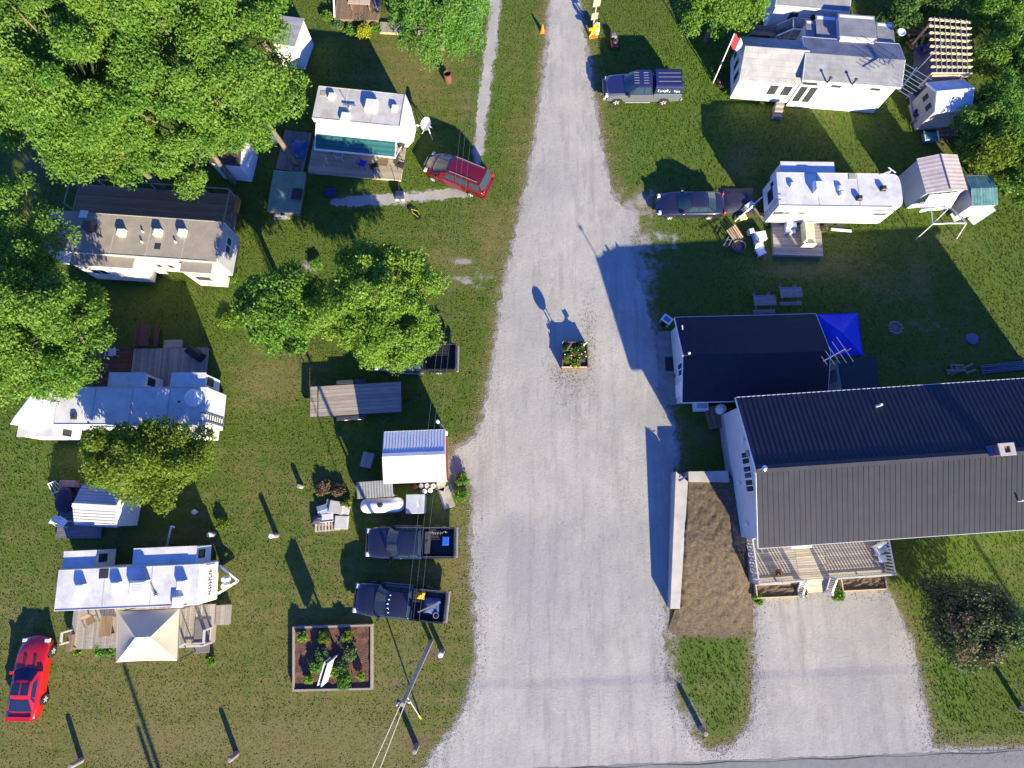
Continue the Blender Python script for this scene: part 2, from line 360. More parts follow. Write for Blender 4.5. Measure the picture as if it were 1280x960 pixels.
# ---- gravel
def gravel_mat(name, c1, c2, cs, streaks=True):
    m, N, L, b = newmat(name); tc = N.new('ShaderNodeTexCoord'); O = tc.outputs['Object']
    def noise(sc, det, rough, stretch=None):
        n = N.new('ShaderNodeTexNoise'); n.inputs['Scale'].default_value = sc; n.inputs['Detail'].default_value = det; n.inputs['Roughness'].default_value = rough
        mp = N.new('ShaderNodeMapping'); mp.inputs['Scale'].default_value = stretch or (1,1,1); L.new(O, mp.inputs[0]); L.new(mp.outputs[0], n.inputs['Vector']); return n.outputs[0]
    def mix(f, a, c, lo=.3, hi=.7, mx=1.0):
        r = N.new('ShaderNodeMapRange'); r.inputs[1].default_value = lo; r.inputs[2].default_value = hi; r.inputs[4].default_value = mx; L.new(f, r.inputs[0])
        n = N.new('ShaderNodeMix'); n.data_type = 'RGBA'; L.new(r.outputs[0], n.inputs[0])
        for i, q in ((6, a), (7, c)):
            if isinstance(q, tuple): n.inputs[i].default_value = (*q, 1)
            else: L.new(q, n.inputs[i])
        return n.outputs[2]
    c = mix(noise(.35, 5, .6), c1, c2)
    if streaks:
        c = mix(noise(1.0, 6, .75, (1.2, .10, 1)), c, cs, .50, .74, .8)
        c = mix(noise(1.0, 5, .75, (2.6, .2, 1)), c, tuple(x*1.12 for x in c1), .55, .8, .55)
        c = mix(noise(.5, 5, .7, (1, .45, 1)), c, tuple(x*.80 for x in c2), .54, .72, .75); c = mix(noise(.9, 5, .75), c, (.46, .425, .36), .54, .70, .8)
        c = mix(noise(.12, 3, .5), c, (.27, .27, .262), .46, .68, .7)
    sp = noise(22, 3, .8); c = mix(sp, c, tuple(x*.62 for x in c2), .56, .74, .8)
    sp2 = noise(5, 6, .8); c = mix(sp2, c, tuple(x*.74 for x in c2), .53, .74, .75)
    vo = N.new('ShaderNodeTexVoronoi'); vo.inputs['Scale'].default_value = 1.6; L.new(O, vo.inputs['Vector'])
    r = N.new('ShaderNodeMapRange'); r.inputs[1].default_value = .05; r.inputs[2].default_value = .02; r.inputs[4].default_value = .7; L.new(vo.outputs['Distance'], r.inputs[0])
    n = N.new('ShaderNodeMix'); n.data_type = 'RGBA'; L.new(r.outputs[0], n.inputs[0]); L.new(c, n.inputs[6]); n.inputs[7].default_value = (.17, .16, .15, 1); c = n.outputs[2]
    L.new(c, b.inputs['Base Color']); b.inputs['Roughness'].default_value = .95; b.inputs['Specular IOR Level'].default_value = .15
    ad = N.new('ShaderNodeMath'); ad.operation = 'ADD'; L.new(sp, ad.inputs[0]); L.new(sp2, ad.inputs[1])
    lr = noise(.8, 4, .6, (1, .35, 1)); ad2 = N.new('ShaderNodeMath'); ad2.operation = 'MULTIPLY_ADD'; ad2.inputs[1].default_value = 2.2; L.new(lr, ad2.inputs[0]); L.new(ad.outputs[0], ad2.inputs[2])
    bp = N.new('ShaderNodeBump'); bp.inputs['Strength'].default_value = .42; bp.inputs['Distance'].default_value = .07; L.new(ad2.outputs[0], bp.inputs['Height']); L.new(bp.outputs[0], b.inputs['Normal'])
    MATS[name] = m; return m
GRAV = gravel_mat('road gravel', (.45, .430, .378), (.335, .322, .288), (.225, .217, .196))
PGRAV = gravel_mat('path gravel', (.42, .405, .38), (.29, .28, .26), (.25, .24, .225), False)
sheet('gravel_road', jit(road_poly, .16, .13, 3), .006, GRAV)
sheet('gravel_path', jit(path_polys[0], .12, .12, 5), .005, PGRAV)
sheet('gravel_path', jit(path_polys[1], .12, .12, 6), .005, PGRAV)
# asphalt road along the bottom edge of the view
aspm = pm('asphalt', (.20, .20, .205), (.16, .16, .165), 2.5, .9, .15, 40)
a0, a1 = P(500, 966), P(1285, 936)
ex = (a1-a0).normalized(); eyv = Vector((-ex.y, ex.x, 0))
sheet('asphalt_road', jit([a0-ex*60, a0+ex*(20), a1+ex*60, a1+ex*60-eyv*9, a0-ex*60-eyv*9], .3, .05, 9), .010, aspm)
crack = pm('tar', (.03, .03, .03), None, 5)
mbk = M(); pts = [a0+ex*(i*.9+8)-eyv*(.12+.05*math.sin(i*1.3)) for i in range(34)]
for i in range(33):
    p, q = pts[i], pts[i+1]; wq = .02+.014*math.sin(i*.7)
    mbk.add([p-eyv*wq, q-eyv*wq, q+eyv*wq, p+eyv*wq], [(0,1,2,3)])
cr = mbk.build('asphalt_seam', crack, None); cr.location.z = .014; tag(cr, kind='structure')
# ---- grass blades that catch the low sun, and loose stones along the edges
NT = 330000
tp = np.stack([RNG.uniform(-43, 43, NT), RNG.uniform(-17, 43, NT)], 1)
inside = inpoly(tp, road_poly)
for q in path_polys: inside |= inpoly(tp, q)
px, py = topix(tp); inside |= (px < -40) | (px > 1320) | (py < -40) | (py > 1000)
tp = tp[~inside]
d4 = attrs(tp); keep = (RNG.uniform(0, 1, len(tp)) > np.clip(d4[2]*1.1, 0, .97)) & (RNG.uniform(0, 1, len(tp)) > np.clip(d4[3]*1.15, 0, .95))
tp = tp[keep]; dr = d4[0][keep]; lu = d4[1][keep]; n = len(tp)
hh = RNG.uniform(.03, .085, n)*(1+.5*lu)*(1-.7*dr); ang = RNG.uniform(0, 6.283, n); wd = RNG.uniform(.025, .06, n)
dx, dy = np.cos(ang)*wd, np.sin(ang)*wd; lx, ly = RNG.normal(0, .035, n), RNG.normal(0, .035, n)
V = np.empty((n, 3, 3)); V[:,0] = np.c_[tp[:,0]-dx, tp[:,1]-dy, np.zeros(n)]; V[:,1] = np.c_[tp[:,0]+dx, tp[:,1]+dy, np.zeros(n)]; V[:,2] = np.c_[tp[:,0]+lx, tp[:,1]+ly, hh]
gt = np.clip(dr*.8-lu*.3+RNG.normal(.2, .2, n)+.35*np.array([mnoise.noise(Vector((x*.7, y*.7, 3))) for x, y in tp]), 0, 1)
grass = faces_np('grass', V.reshape(-1, 3), np.arange(n*3).reshape(n, 3), leafmat('grass blade', (.086, .142, .020), (.168, .145, .052), .3, .95, .05), None, gt); tag(grass, kind='stuff')
NP = 16000
WEED = [(715,478,14,18,420),(734,405,6,22,260),(738,440,4,16,160),(700,466,8,6,120),(1005,747,40,3,60),(955,752,8,12,40),(1080,745,16,4,40),(575,330,20,14,60),(664,320,30,60,60),(760,650,40,90,60)]
seg = np.array([(p[0], p[1]) for p in jit(road_poly, .1, .05, 11)]); k = RNG.integers(0, len(seg), NP)
sp = seg[k]+RNG.normal(0, .36, (NP, 2)); r = RNG.uniform(.012, .038, NP)
V = np.empty((NP, 5, 3)); an = RNG.uniform(0, 6.28, NP)
for j in range(4):
    V[:,j] = np.c_[sp[:,0]+np.cos(an+j*1.571)*r*RNG.uniform(.7, 1.3, NP), sp[:,1]+np.sin(an+j*1.571)*r, np.full(NP, .004)]
V[:,4] = np.c_[sp[:,0], sp[:,1], r*.9+.006]
F = (np.arange(NP)[:, None, None]*5+np.array([[0,1,4],[1,2,4],[2,3,4],[3,0,4]])[None]).reshape(-1, 3)
wq_ = np.concatenate([np.c_[RNG.normal(x, sx, k_), RNG.normal(y, sy, k_)] for x, y, sx, sy, k_ in WEED]); wp = np.array([P(x, y)[:2] for x, y in wq_]); nw = len(wp)*4; wp = np.repeat(wp, 4, 0)+RNG.normal(0, .03, (nw, 2)); wr = RNG.uniform(.012, .03, nw); wa = RNG.uniform(0, 6.28, nw)
Vw = np.empty((nw, 3, 3)); Vw[:,0] = np.c_[wp[:,0]-np.cos(wa)*wr, wp[:,1]-np.sin(wa)*wr, np.full(nw, .005)]; Vw[:,1] = np.c_[wp[:,0]+np.cos(wa)*wr, wp[:,1]+np.sin(wa)*wr, np.full(nw, .005)]; Vw[:,2] = np.c_[wp[:,0]+RNG.normal(0, .02, nw), wp[:,1]+RNG.normal(0, .02, nw), RNG.uniform(.006, .03, nw)]
wd_ = faces_np('road_weeds', Vw.reshape(-1, 3), np.arange(nw*3).reshape(nw, 3), leafmat('road weed', (.10, .095, .05), (.20, .17, .12), .2, .95, .05), None, RNG.uniform(0, 1, nw)); tag(wd_, kind='stuff')
st = faces_np('loose_gravel', V.reshape(-1, 3), F, pm('stone', (.36, .35, .33), (.2, .19, .18), 3, .9)); tag(st, kind='stuff')
# ================================================================== VEHICLES
TYRE = pm('tyre', (.02, .02, .02), None, 8, .85)
RIM = pm('alloy', (.50, .50, .50), (.4, .4, .4), 5, .35, spec=.6)
GLASS = pm('car glass', (.020, .046, .066), (.025, .052, .075), 2, .16, spec=.45)  # bluish base colour stands in for the reflected blue sky
DGLASS = pm('dark tinted glass', (.010, .018, .05), (.012, .022, .06), 2, .15, spec=.35)
BLACKP = pm('black plastic', (.022, .022, .024), None, 6, .6)
CHROME = pm('chrome', (.34, .34, .34), None, 4, .4, metal=.5)
LAMPW = pm('lamp glass', (.62, .62, .6), None, 3, .12, spec=.7)
LAMPR = pm('tail lamp', (.4, .015, .015), None, 3, .2, spec=.6)
def paint(name, c): return pm(name, c, tuple(x*.88 for x in c), 1.5, .28, spec=.5, coat=1.0)
def arch(cx, r, zb, n=7):
    """wheel arch on the lower outline, walked from rear to front"""
    out = []
    a0 = math.asin(min(1, max(-.6, (zb-.36)/r)))
    for i in range(n+1):
        a = math.pi-a0-(math.pi-2*a0)*i/n; out.append((cx+r*math.cos(a), .36+r*math.sin(a)))
    return out
def loft(name, top, xr, xf, W, wheels, wr, mat, parent, crown=.07, nose=.22, tail=.12, zb=.3):
    """car body: outline (x,z) swept across the width with rounded shoulders and plan corners"""
    low = [(xr, zb)]
    for c in wheels: low += arch(c, wr, zb)
    low += [(xf, zb)]
    out = low+top[::-1]                      # top runs rear -> front
    S = [-1, -.975, -.9, -.7, -.35, 0, .35, .7, .9, .975, 1]; n = len(out); vs = []; mid = (xr+xf)/2; hl = (xf-xr)/2
    for s in S:
        a = abs(s)
        for i, (x, z) in enumerate(out):
            u = (x-mid)/hl; pl = 1-.085*max(0, (abs(u)-.72)/.28)**2
            xx = x-(nose if u > 0 else -tail)*a**3*max(0, (abs(u)-.4)/.6)
            zz = z-(crown*a**5+.05*max(0, a-.95)/.05*(1 if i >= len(low) else 0)*.6 if i >= len(low) else 0)
            bul = 1-.05*max(0, (z-.75)) - (.03 if z < .45 else 0)
            vs.append((xx, s*W*pl*bul, zz))
    fs = []
    for k in range(len(S)-1):
        for i in range(n): fs.append((k*n+i, k*n+(i+1)%n, (k+1)*n+(i+1)%n, (k+1)*n+i))
    mb = M(); mb.add(vs, fs, 0, True); o = len(S)-1
    mb.f += [tuple(range(n)), tuple(o*n+i for i in reversed(range(n)))]; mb.t += [0, 0]; mb.sm += [False, False]
    return mb.build(name, mat, parent)
def cabin(parent, base, topr, zb, zt, wb, wt, mat, side, roof_mat=None, glassmat=None, wsin=.07):
    """base/topr: (x rear, x front); side: list of (u0,u1) glass panes along the flank"""
    gm = glassmat or GLASS
    n = 6; mb = M(); S = [-1, -.85, -.45, 0, .45, .85, 1]
    vs = []
    for s in S:
        a = abs(s); dz = -.055*a**3
        vs += [(base[0]+.05*a**2, s*wb, zb), (topr[0]+.05*a**3, s*wt, zt+dz-.03), (topr[0]+.22, s*wt, zt+dz), (topr[1]-.22, s*wt, zt+dz), (topr[1]-.10*a**3, s*wt, zt+dz-.03), (base[1]-.22*a**3, s*wb, zb)]
    fs = [(k*n+i, k*n+i+1, (k+1)*n+i+1, (k+1)*n+i) for k in range(len(S)-1) for i in range(n-1)]
    mb.add(vs, fs, 0, True); o = (len(S)-1)*n
    mb.f += [tuple(range(n)), tuple(o+i for i in reversed(range(n)))]; mb.t += [0, 0]; mb.sm += [False, False]
    c = mb.build('cabin', mat, parent)
    def pane(name, q, off):
        q = [Vector(x) for x in q]; nn = (q[1]-q[0]).cross(q[3]-q[0]).normalized()
        if nn.dot((q[0]+q[2])/2-Vector((sum(topr)/2, 0, zb))) < 0: nn = -nn
        g = M(); g.add([x+nn*off for x in q], [(0,1,2,3)]); g.add([x-nn*.01 for x in q], [(0,1,2,3)])
        return g.build(name, gm, parent, fix=False)
    for nm, ix in (('windshield', (5, 4)), ('rear_window', (0, 1))):
        g = M(); vv = []
        for k in range(len(S)):
            s_ = S[k]*.93; kk_ = max(i for i in range(len(S)) if S[i] <= s_+1e-6); kk_ = min(kk_, len(S)-2); fr = (s_-S[kk_])/(S[kk_+1]-S[kk_])
            lo = Vector(vs[kk_*n+ix[0]]).lerp(Vector(vs[(kk_+1)*n+ix[0]]), fr); hi = Vector(vs[kk_*n+ix[1]]).lerp(Vector(vs[(kk_+1)*n+ix[1]]), fr)
            nrm = Vector((1 if nm == 'windshield' else -1, 0, .9)).normalized()*.022
            vv += [lo.lerp(hi, .07)+nrm, lo.lerp(hi, .95)+nrm]
        g.add(vv, [(2*k, 2*k+1, 2*k+3, 2*k+2) for k in range(len(S)-1)], 0, True); g.build(nm, gm, parent)
    for sgn in (-1, 1):
        kk = 0 if sgn < 0 else len(S)-1; A, B, Cc, D = [Vector(vs[kk*n+i]) for i in (0, 1, 4, 5)]
        for u0, u1 in side:
            lo0, lo1 = A.lerp(D, u0), A.lerp(D, u1); hi0, hi1 = B.lerp(Cc, max(0, min(1, (A.lerp(D, u0).x-B.x)/(Cc.x-B.x)))) , B.lerp(Cc, max(0, min(1, (A.lerp(D, u1).x-B.x)/(Cc.x-B.x))))
            pane('side_window', [lo0.lerp(hi0, .12), lo1.lerp(hi1, .12), lo1.lerp(hi1, .86), lo0.lerp(hi0, .86)], .012)
    return c
def wheels(parent, xs_, W, r=.37, w=.24, rim=RIM, spokes=5):
    for x in xs_:
        for s in (-1, 1):
            y = s*(W-.10)
            t = M(); t.lathe((x, y, r), [(r*.62, -w/2), (r*.93, -w/2), (r, -w/2+.04), (r, w/2-.04), (r*.93, w/2), (r*.62, w/2)], 22, 'y')
            wo = t.build('wheel', TYRE, parent)
            m = M(); m.lathe((x, y+s*w*.36, r), [(r*.63, -.03), (r*.63, .03), (r*.56, .035), (r*.5, .0), (r*.12, .01), (r*.10, .03)] if s > 0 else [(r*.63, .03), (r*.63, -.03), (r*.56, -.035), (r*.5, 0), (r*.12, -.01), (r*.10, -.03)], 20, 'y')
            for k in range(spokes):
                a = 2*math.pi*k/spokes; m.bar((x, y+s*(w*.36+.02), r), (x+r*.55*math.cos(a), y+s*(w*.36+.03), r+r*.55*math.sin(a)), .07, .03, (0, 1, 0))
            m.build('rim', rim, wo)
    d = M()
    for x in xs_: d.box(x-r*1.05, x+r*1.05, -W+.22, W-.22, .28, r*2.0)
    d.build('wheel_well', BLACKP, parent)
def lamps(parent, xf, xr, W, zf, zr, hl=.25, wdt=.28, tw=.2, th=.16):
    for s in (-1, 1):
        m = M(); m.bbox(xf-.26, xf-.05, min(s*(W-.1), s*(W-.1-wdt)), max(s*(W-.1), s*(W-.1-wdt)), zf-.09, zf+.09, .03); m.build('headlight', LAMPW, parent)
        m = M(); m.bbox(xr+.01, xr+.12, min(s*(W-.06), s*(W-.06-tw)), max(s*(W-.06), s*(W-.06-tw)), zr-th, zr+th, .02); m.build('tail_light', LAMPR, parent)
def mirrors(parent, x, W, z, mat=None):
    for s in (-1, 1):
        m = M(); m.bbox(x-.08, x+.1, min(s*(W-.08), s*(W+.2)), max(s*(W-.08), s*(W+.2)), z, z+.17, .03); m.build('mirror', mat or BLACKP, parent)
def place(front, rear, z=.8):
    a, b = P(*front, z), P(*rear, z); c = (a+b)/2; return Vector((c.x, c.y, 0)), heading(b, a), (a-b).length
def sedan(name, label, cat, front, rear, mat, L=4.8, W=.9, **kw):
    o, rz, _ = place(front, rear, .6); t = thing(name, label, cat, o, rz); h = L/2
    loft('body', [(-h, .55), (-h+.04, .88), (-h+.22, .98), (-h+.9, 1.0), (h-1.75, .98), (h-.9, .9), (h-.25, .76), (h-.03, .6)], -h, h, W, (-h+1.02, h-.95), .39, mat, t)
    cabin(t, (-h+.62, h-1.35), (-h+1.35, h-2.25), .95, 1.45, W*.86, W*.64, mat, ((.08, .2), (.24, .49), (.52, .8)))
    wheels(t, (-h+1.02, h-.95), W, .33); lamps(t, h, -h, W, .68, .82); mirrors(t, h-1.75, W*.95, .98, mat)
    M().bbox(h-.12, h+.04, -W*.72, W*.72, .32, .5, .04).build('front_bumper', mat, t); M().bbox(-h-.04, -h+.1, -W*.8, W*.8, .36, .56, .04).build('rear_bumper', mat, t)
    return t
def minivan(name, label, cat, front, rear, mat):
    o, rz, _ = place(front, rear, .8); t = thing(name, label, cat, o, rz); L, W = 5.1, .99; h = L/2
    loft('body', [(-h, .5), (-h+.02, 1.0), (-h+.12, 1.08), (h-1.5, 1.06), (h-.8, .98), (h-.22, .82), (h-.02, .6)], -h, h, W, (-h+1.02, h-1.0), .4, mat, t, nose=.42)
    cabin(t, (-h+.06, h-.85), (-h+.38, h-2.05), 1.03, 1.76, W*.9, W*.72, mat, ((.06, .27), (.31, .54), (.57, .78)))
    wheels(t, (-h+1.02, h-1.0), W, .35); lamps(t, h-.2, -h, W-.05, .78, 1.0, th=.2); mirrors(t, h-1.55, W*.97, 1.06, mat)
    for s in (-1, 1): M().bar((-h+.6, s*W*.62, 1.79), (h-2.3, s*W*.62, 1.79), .045, .05).build('roof_rail', CHROME, t)
    M().bbox(h-.2, h+.02, -W*.6, W*.6, .3, .52, .04).build('front_bumper', mat, t); M().bbox(-h-.06, -h+.1, -W*.85, W*.85, .35, .6, .05).build('rear_bumper', mat, t)
    m = M(); m.bbox(h-.09, h-.005, -.36, .36, .58, .74, .02); m.build('grille', CHROME, t)
    return t
def coupe(name, label, cat, front, rear, mat):
    o, rz, _ = place(front, rear, .6); t = thing(name, label, cat, o, rz); L, W = 4.75, .93; h = L/2
    loft('body', [(-h, .55), (-h+.03, .93), (-h+.16, 1.0), (-h+.75, .98), (h-2.0, .94), (h-1.0, .86), (h-.3, .72), (h-.03, .55)], -h, h, W, (-h+1.05, h-.95), .4, mat, t, nose=.34, tail=.1)
    cabin(t, (-h+.42, h-1.7), (-h+1.3, h-2.45), .93, 1.27, W*.84, W*.62, mat, ((.2, .32), (.36, .82)), None, DGLASS)
    wheels(t, (-h+1.05, h-.95), W, .33, .26); lamps(t, h-.12, -h, W, .62, .78, tw=.36, th=.1); mirrors(t, h-2.05, W*.84, .93, mat)
    m = M(); m.bbox(-h+.03, -h+.28, -W*.82, W*.82, 1.03, 1.07, .015)
    for s in (-1, 1): m.box(-h+.1, -h+.2, s*W*.74-.04, s*W*.74+.04, .96, 1.04)
    m.build('spoiler', mat, t)
    for s in (-1, 1): M().box(h-1.7, h-1.1, s*.3-.1, s*.3+.1, .90, .912).build('hood_vent', BLACKP, t)
    M().bbox(h-.09, h+.02, -W*.62, W*.62, .3, .45, .03).build('grille', BLACKP, t)
    m = M(); [m.bbox(-h+1.5, h-2.62, min(s*.03, s*W*.56), max(s*.03, s*W*.56), 1.262, 1.284, .01) for s in (-1, 1)]; m.build('roof_panel', DGLASS, t)
    return t
def pickup(name, label, cat, front, rear, mat, L=5.6, W=.98, cab=2.0, bedl=2.0, crew=False, cap=None, lights=False, lower=None):
    o, rz, _ = place(front, rear, .9); t = thing(name, label, cat, o, rz); h = L/2; xb = -h+bedl+.12
    wx = (-h+1.2, h-.95)
    loft('body', [(-h+.02, .62), (-h+.05, .8), (xb-.02, .8), (xb, 1.16), (h-1.6, 1.14), (h-.9, 1.11), (h-.2, 1.02), (h-.03, .85), (h, .6)], -h+.02, h, W, wx, .46, lower or mat, t, nose=.2, tail=.03, zb=.42)
    if lower:   # upper panels in the second colour: hood and roof
        m = M(); m.add([(h-1.62, -W*.8, 1.148), (h-.32, -W*.74, 1.06), (h-.25, 0, 1.10), (h-.32, W*.74, 1.06), (h-1.62, W*.8, 1.148), (h-1.62, 0, 1.19)], [(0,1,2,5),(5,2,3,4)], 0, True); m.build('hood', mat, t)
    xt = xb+.16
    cabin(t, (xb+.03, h-1.35), (xt, h-2.2), 1.12, 1.82, W*.9, W*.72, mat, ((.05, .32), (.36, .76)) if cab > 1.7 else ((.1, .74),))
    # cargo bed
    m = M()
    for s in (-1, 1): m.bbox(-h+.03, xb-.03, min(s*W*.97, s*(W*.97-.11)), max(s*W*.97, s*(W*.97-.11)), .78, 1.24, .03)
    m.bbox(xb-.1, xb-.03, -W*.86, W*.86, .78, 1.24, .02)
    bed = m.build('cargo_bed', lower or mat, t)
    m = M(); m.box(-h+.08, xb-.1, -W*.85, W*.85, .802, .83)
    for i in range(9): y = -W*.8+i*W*.2; m.box(-h+.1, xb-.12, y-.03, y+.03, .83, .845)
    m.build('bed_liner', BLACKP, bed)
    m = M(); m.bbox(-h, -h+.07, -W*.84, W*.84, .78, 1.24, .02); m.build('tailgate', lower or mat, t)
    m = M(); m.bbox(-h-.16, -h-.02, -W*.95, W*.95, .5, .68, .03); m.build('rear_bumper', CHROME, t)
    m = M(); m.bbox(h-.12, h+.08, -W*.88, W*.88, .46, .68, .04); m.build('front_bumper', CHROME, t)
    m = M(); m.bbox(h-.06, h+.015, -W*.5, W*.5, .7, .98, .02); m.build('grille', BLACKP, t)
    lamps(t, h, -h+.0, W-.02, .86, 1.0, tw=.12, th=.18); mirrors(t, h-1.75, W*.97, 1.15); wheels(t, wx, W, .4, .27)
    for s in (-1, 1): M().tube([(xb+.1, s*(W+.03), .44), (h-1.6, s*(W+.03), .44)], .045, 8).build('side_step', CHROME, t)
    if lights:
        for k in range(5):
            m = M(); m.dome((h-2.28-.05*abs(k-2), -.5+.25*k, 1.815-.02*abs(k-2)), .07, .05, .05, 10, 3); m.build('roof_light', LAMPW, t)
    if cap:
        x0, x1 = -h+.02, xb-.05
        m = M()
        ring = lambda x, ins=0: [(x, -W*.96, 1.25), (x+ins*.3, -W*.80, 1.78), (x+ins, -W*.66, 1.86), (x+ins, 0, 1.90), (x+ins, W*.66, 1.86), (x+ins*.3, W*.80, 1.78), (x, W*.96, 1.25)]
        vs = ring(x0, .12)+ring(x1, -.02); m.add(vs, [(i, i+1, 8+i, 7+i) for i in range(6)]+[(0,1,2,3,4,5,6), (13,12,11,10,9,8,7)], 0, False)
        c = m.build('bed_cap', mat, t, .02)
        for s in (-1, 1):
            a, b = Vector((x0, s*W*.96, 1.25)), Vector((x0, s*W*.80, 1.78)); nn = Vector((0, s*.96, .29))*.012
            m = M()
            for u0, u1 in ((.1, .38), (.44, .93)):
                q = [a.lerp(b, k_)+Vector(((x1-x0)*u, 0, 0))+nn for u, k_ in ((u0, .16), (u1, .16), (u1, .8), (u0, .8))]; m.add(q, [(0,1,2,3)])
            g = m.build('cap_window', GLASS, c, fix=False)
            m = M(); rg = random.Random(4)
            for i in range(9):
                u = (.12, .2, .28, .47, .55, .62, .70, .78, .87)[i]; k0 = rg.uniform(.25, .4); k1 = k0+rg.uniform(.2, .35); uw = rg.uniform(.03, .055)
                q = [a.lerp(b, k_)+Vector(((x1-x0)*uu, 0, 0))+nn*2 for uu, k_ in ((u, k0), (u+uw, k0+.05), (u+uw*.8, k1), (u-.01, k1-.06))]; m.add(q, [(0,1,2,3)], rg.uniform(-.3, .3))
            m.build('window_decal', pm('decal', (.75, .74, .72), (.5, .35, .3), 4, .5), c, fix=False)
        m = M()
        for y in (-.35, .0, .35): m.box(x0+.2, x1-.2, y-.02, y+.02, 1.885-.02*abs(y)*3, 1.915-.02*abs(y)*3)
        m.build('roof_rib', CHROME, c)
        m = M()
        for xx in (xt+.3, xt+1.0):
            for k in range(5): y = -.44+.22*k; m.box(xx, xx+.36, y-.02, y+.02, 1.81, 1.835)
        m.build('roof_groove', pm('roof ridge', (.2, .2, .26), None, 3, .4), t)
    return t
NAVY = paint('navy paint', (.012, .014, .03)); 
tr1 = pickup('pickup_truck', 'dark navy pickup parked below the white propane tank, blue box at its tailgate', 'pickup truck', (458, 678), (568, 678), NAVY, 5.65, .98, 2.3, 1.95, lights=False)
tr2 = pickup('pickup_truck', 'dark navy pickup with five small cab roof lights parked askew above the flower bed', 'pickup truck', (441, 747), (559, 759), paint('black navy paint', (.012, .013, .024)), 5.75, .98, 2.3, 2.0, lights=True)
tr3 = pickup('pickup_truck', 'black pickup half hidden under the light green tree, only its tail showing', 'pickup truck', (468, 447), (571, 447), paint('black paint', (.008, .008, .012)), 5.5, .96)
tr4 = pickup('pickup_truck', 'blue and silver pickup with a capped bed and window decals by the upper road', 'pickup truck', (756, 108), (850, 108), paint('deep blue paint', (.016, .02, .085)), 5.7, .98, 2.0, 2.0, cap=True, lower=paint('silver paint', (.105, .115, .135)))
minivan('minivan', 'dark red minivan with silver roof rails parked across the end of the gravel path', 'minivan', (532, 200), (611, 232), paint('dark red paint', (.11, .003, .010)))
sd = sedan('sedan', 'navy blue sedan parked nose to the gravel road beside the white camper', 'car', (824, 256), (901, 256), paint('sedan blue paint', (.016, .018, .042)))
coupe('sports_car', 'bright red two door coupe with dark windows on the lawn at the left edge', 'car', (46, 800), (30, 893), paint('red paint', (.50, .008, .012)))
# bed loads
def bedpt(t, x, y, z=.86): return t.matrix_basis @ Vector((x, y, z))
def mini(name, mb, mat, label, cat, tr, x, y, z=.86, rz=0, group=None):
    return single(name, mb, mat, label, cat, bedpt(tr, x, y, z), tr.rotation_euler.z+rz, group)
BLUEP = pm('blue plastic', (.03, .12, .55), (.02, .08, .4), 6, .4)
mini('cooler', M().bbox(-.2, .2, -.26, .26, 0, .36, .03).box(-.21, .21, -.27, .27, .3, .33), BLUEP, 'small blue cooler in the tail end of the upper navy pickup bed', 'cooler', tr1, -2.25, -.1)
mini('tool_box', M().bbox(-.18, .18, -.7, .7, 0, .3, .03).box(-.05, .05, -.1, .1, .3, .34), pm('bed box', (.06, .06, .07), None, 4, .4), 'black tool box across the front of the upper navy pickup bed', 'tool box', tr1, -1.1, 0)
m = M(); rg = random.Random(3)
for i in range(14): m.bar((-.6+i*.08, rg.uniform(-.06, .06), .02), (-.6+i*.08+rg.uniform(-.05, .06), rg.uniform(-.1, .16), .05), .02)
mini('rope', m, pm('pale rope', (.6, .58, .5), None, 4), 'pale tangle of rope along the side of the upper navy pickup bed', 'rope', tr1, -1.75, -.62, 1.26)
def tarp(sx, sy, h, seed):
    rg = random.Random(seed); n = 9; vs = []
    for i in range(n):
        for j in range(n):
            u, v = i/(n-1)*2-1, j/(n-1)*2-1; z = h*(1-max(abs(u), abs(v))**3)+rg.uniform(-.04, .05); vs.append((u*sx/2, v*sy/2, max(0, z)))
    m = M(); m.add(vs, [(i*n+j, i*n+j+1, (i+1)*n+j+1, (i+1)*n+j) for i in range(n-1) for j in range(n-1)], 0, True); return m
mini('tarp', tarp(1.1, 1.0, .3, 2), pm('blue grey tarp', (.05, .09, .24), (.09, .12, .2), 3, .5, .3), 'crumpled blue grey tarp heaped in the bed of the pickup above the flower bed', 'tarp', tr2, -2.0, .05)
mini('life_vest', tarp(.5, .45, .25, 5), pm('yellow orange cloth', (.75, .42, .03), (.6, .2, .02), 5, .7), 'yellow and orange bundle in the front corner of the loaded pickup bed', 'bundle', tr2, -1.25, -.55, 1.0)
m = M().bar((-.8, -.4, .4), (.5, .3, .45), .07, .05); mini('plank', m, pm('grey plank', (.24, .2, .16), None, 5), 'short plank lying slantwise over the tarp in the loaded pickup bed', 'plank', tr2, -1.75, .1)
mini('bucket', M().lathe((0,0,0), [(.14, 0), (.17, .34), (.18, .36), (.15, .36), (.13, .04)], 14), pm('grey bucket', (.3, .28, .3), None, 4, .5), 'small grey bucket at the tail of the loaded pickup bed', 'bucket', tr2, -2.35, .5)
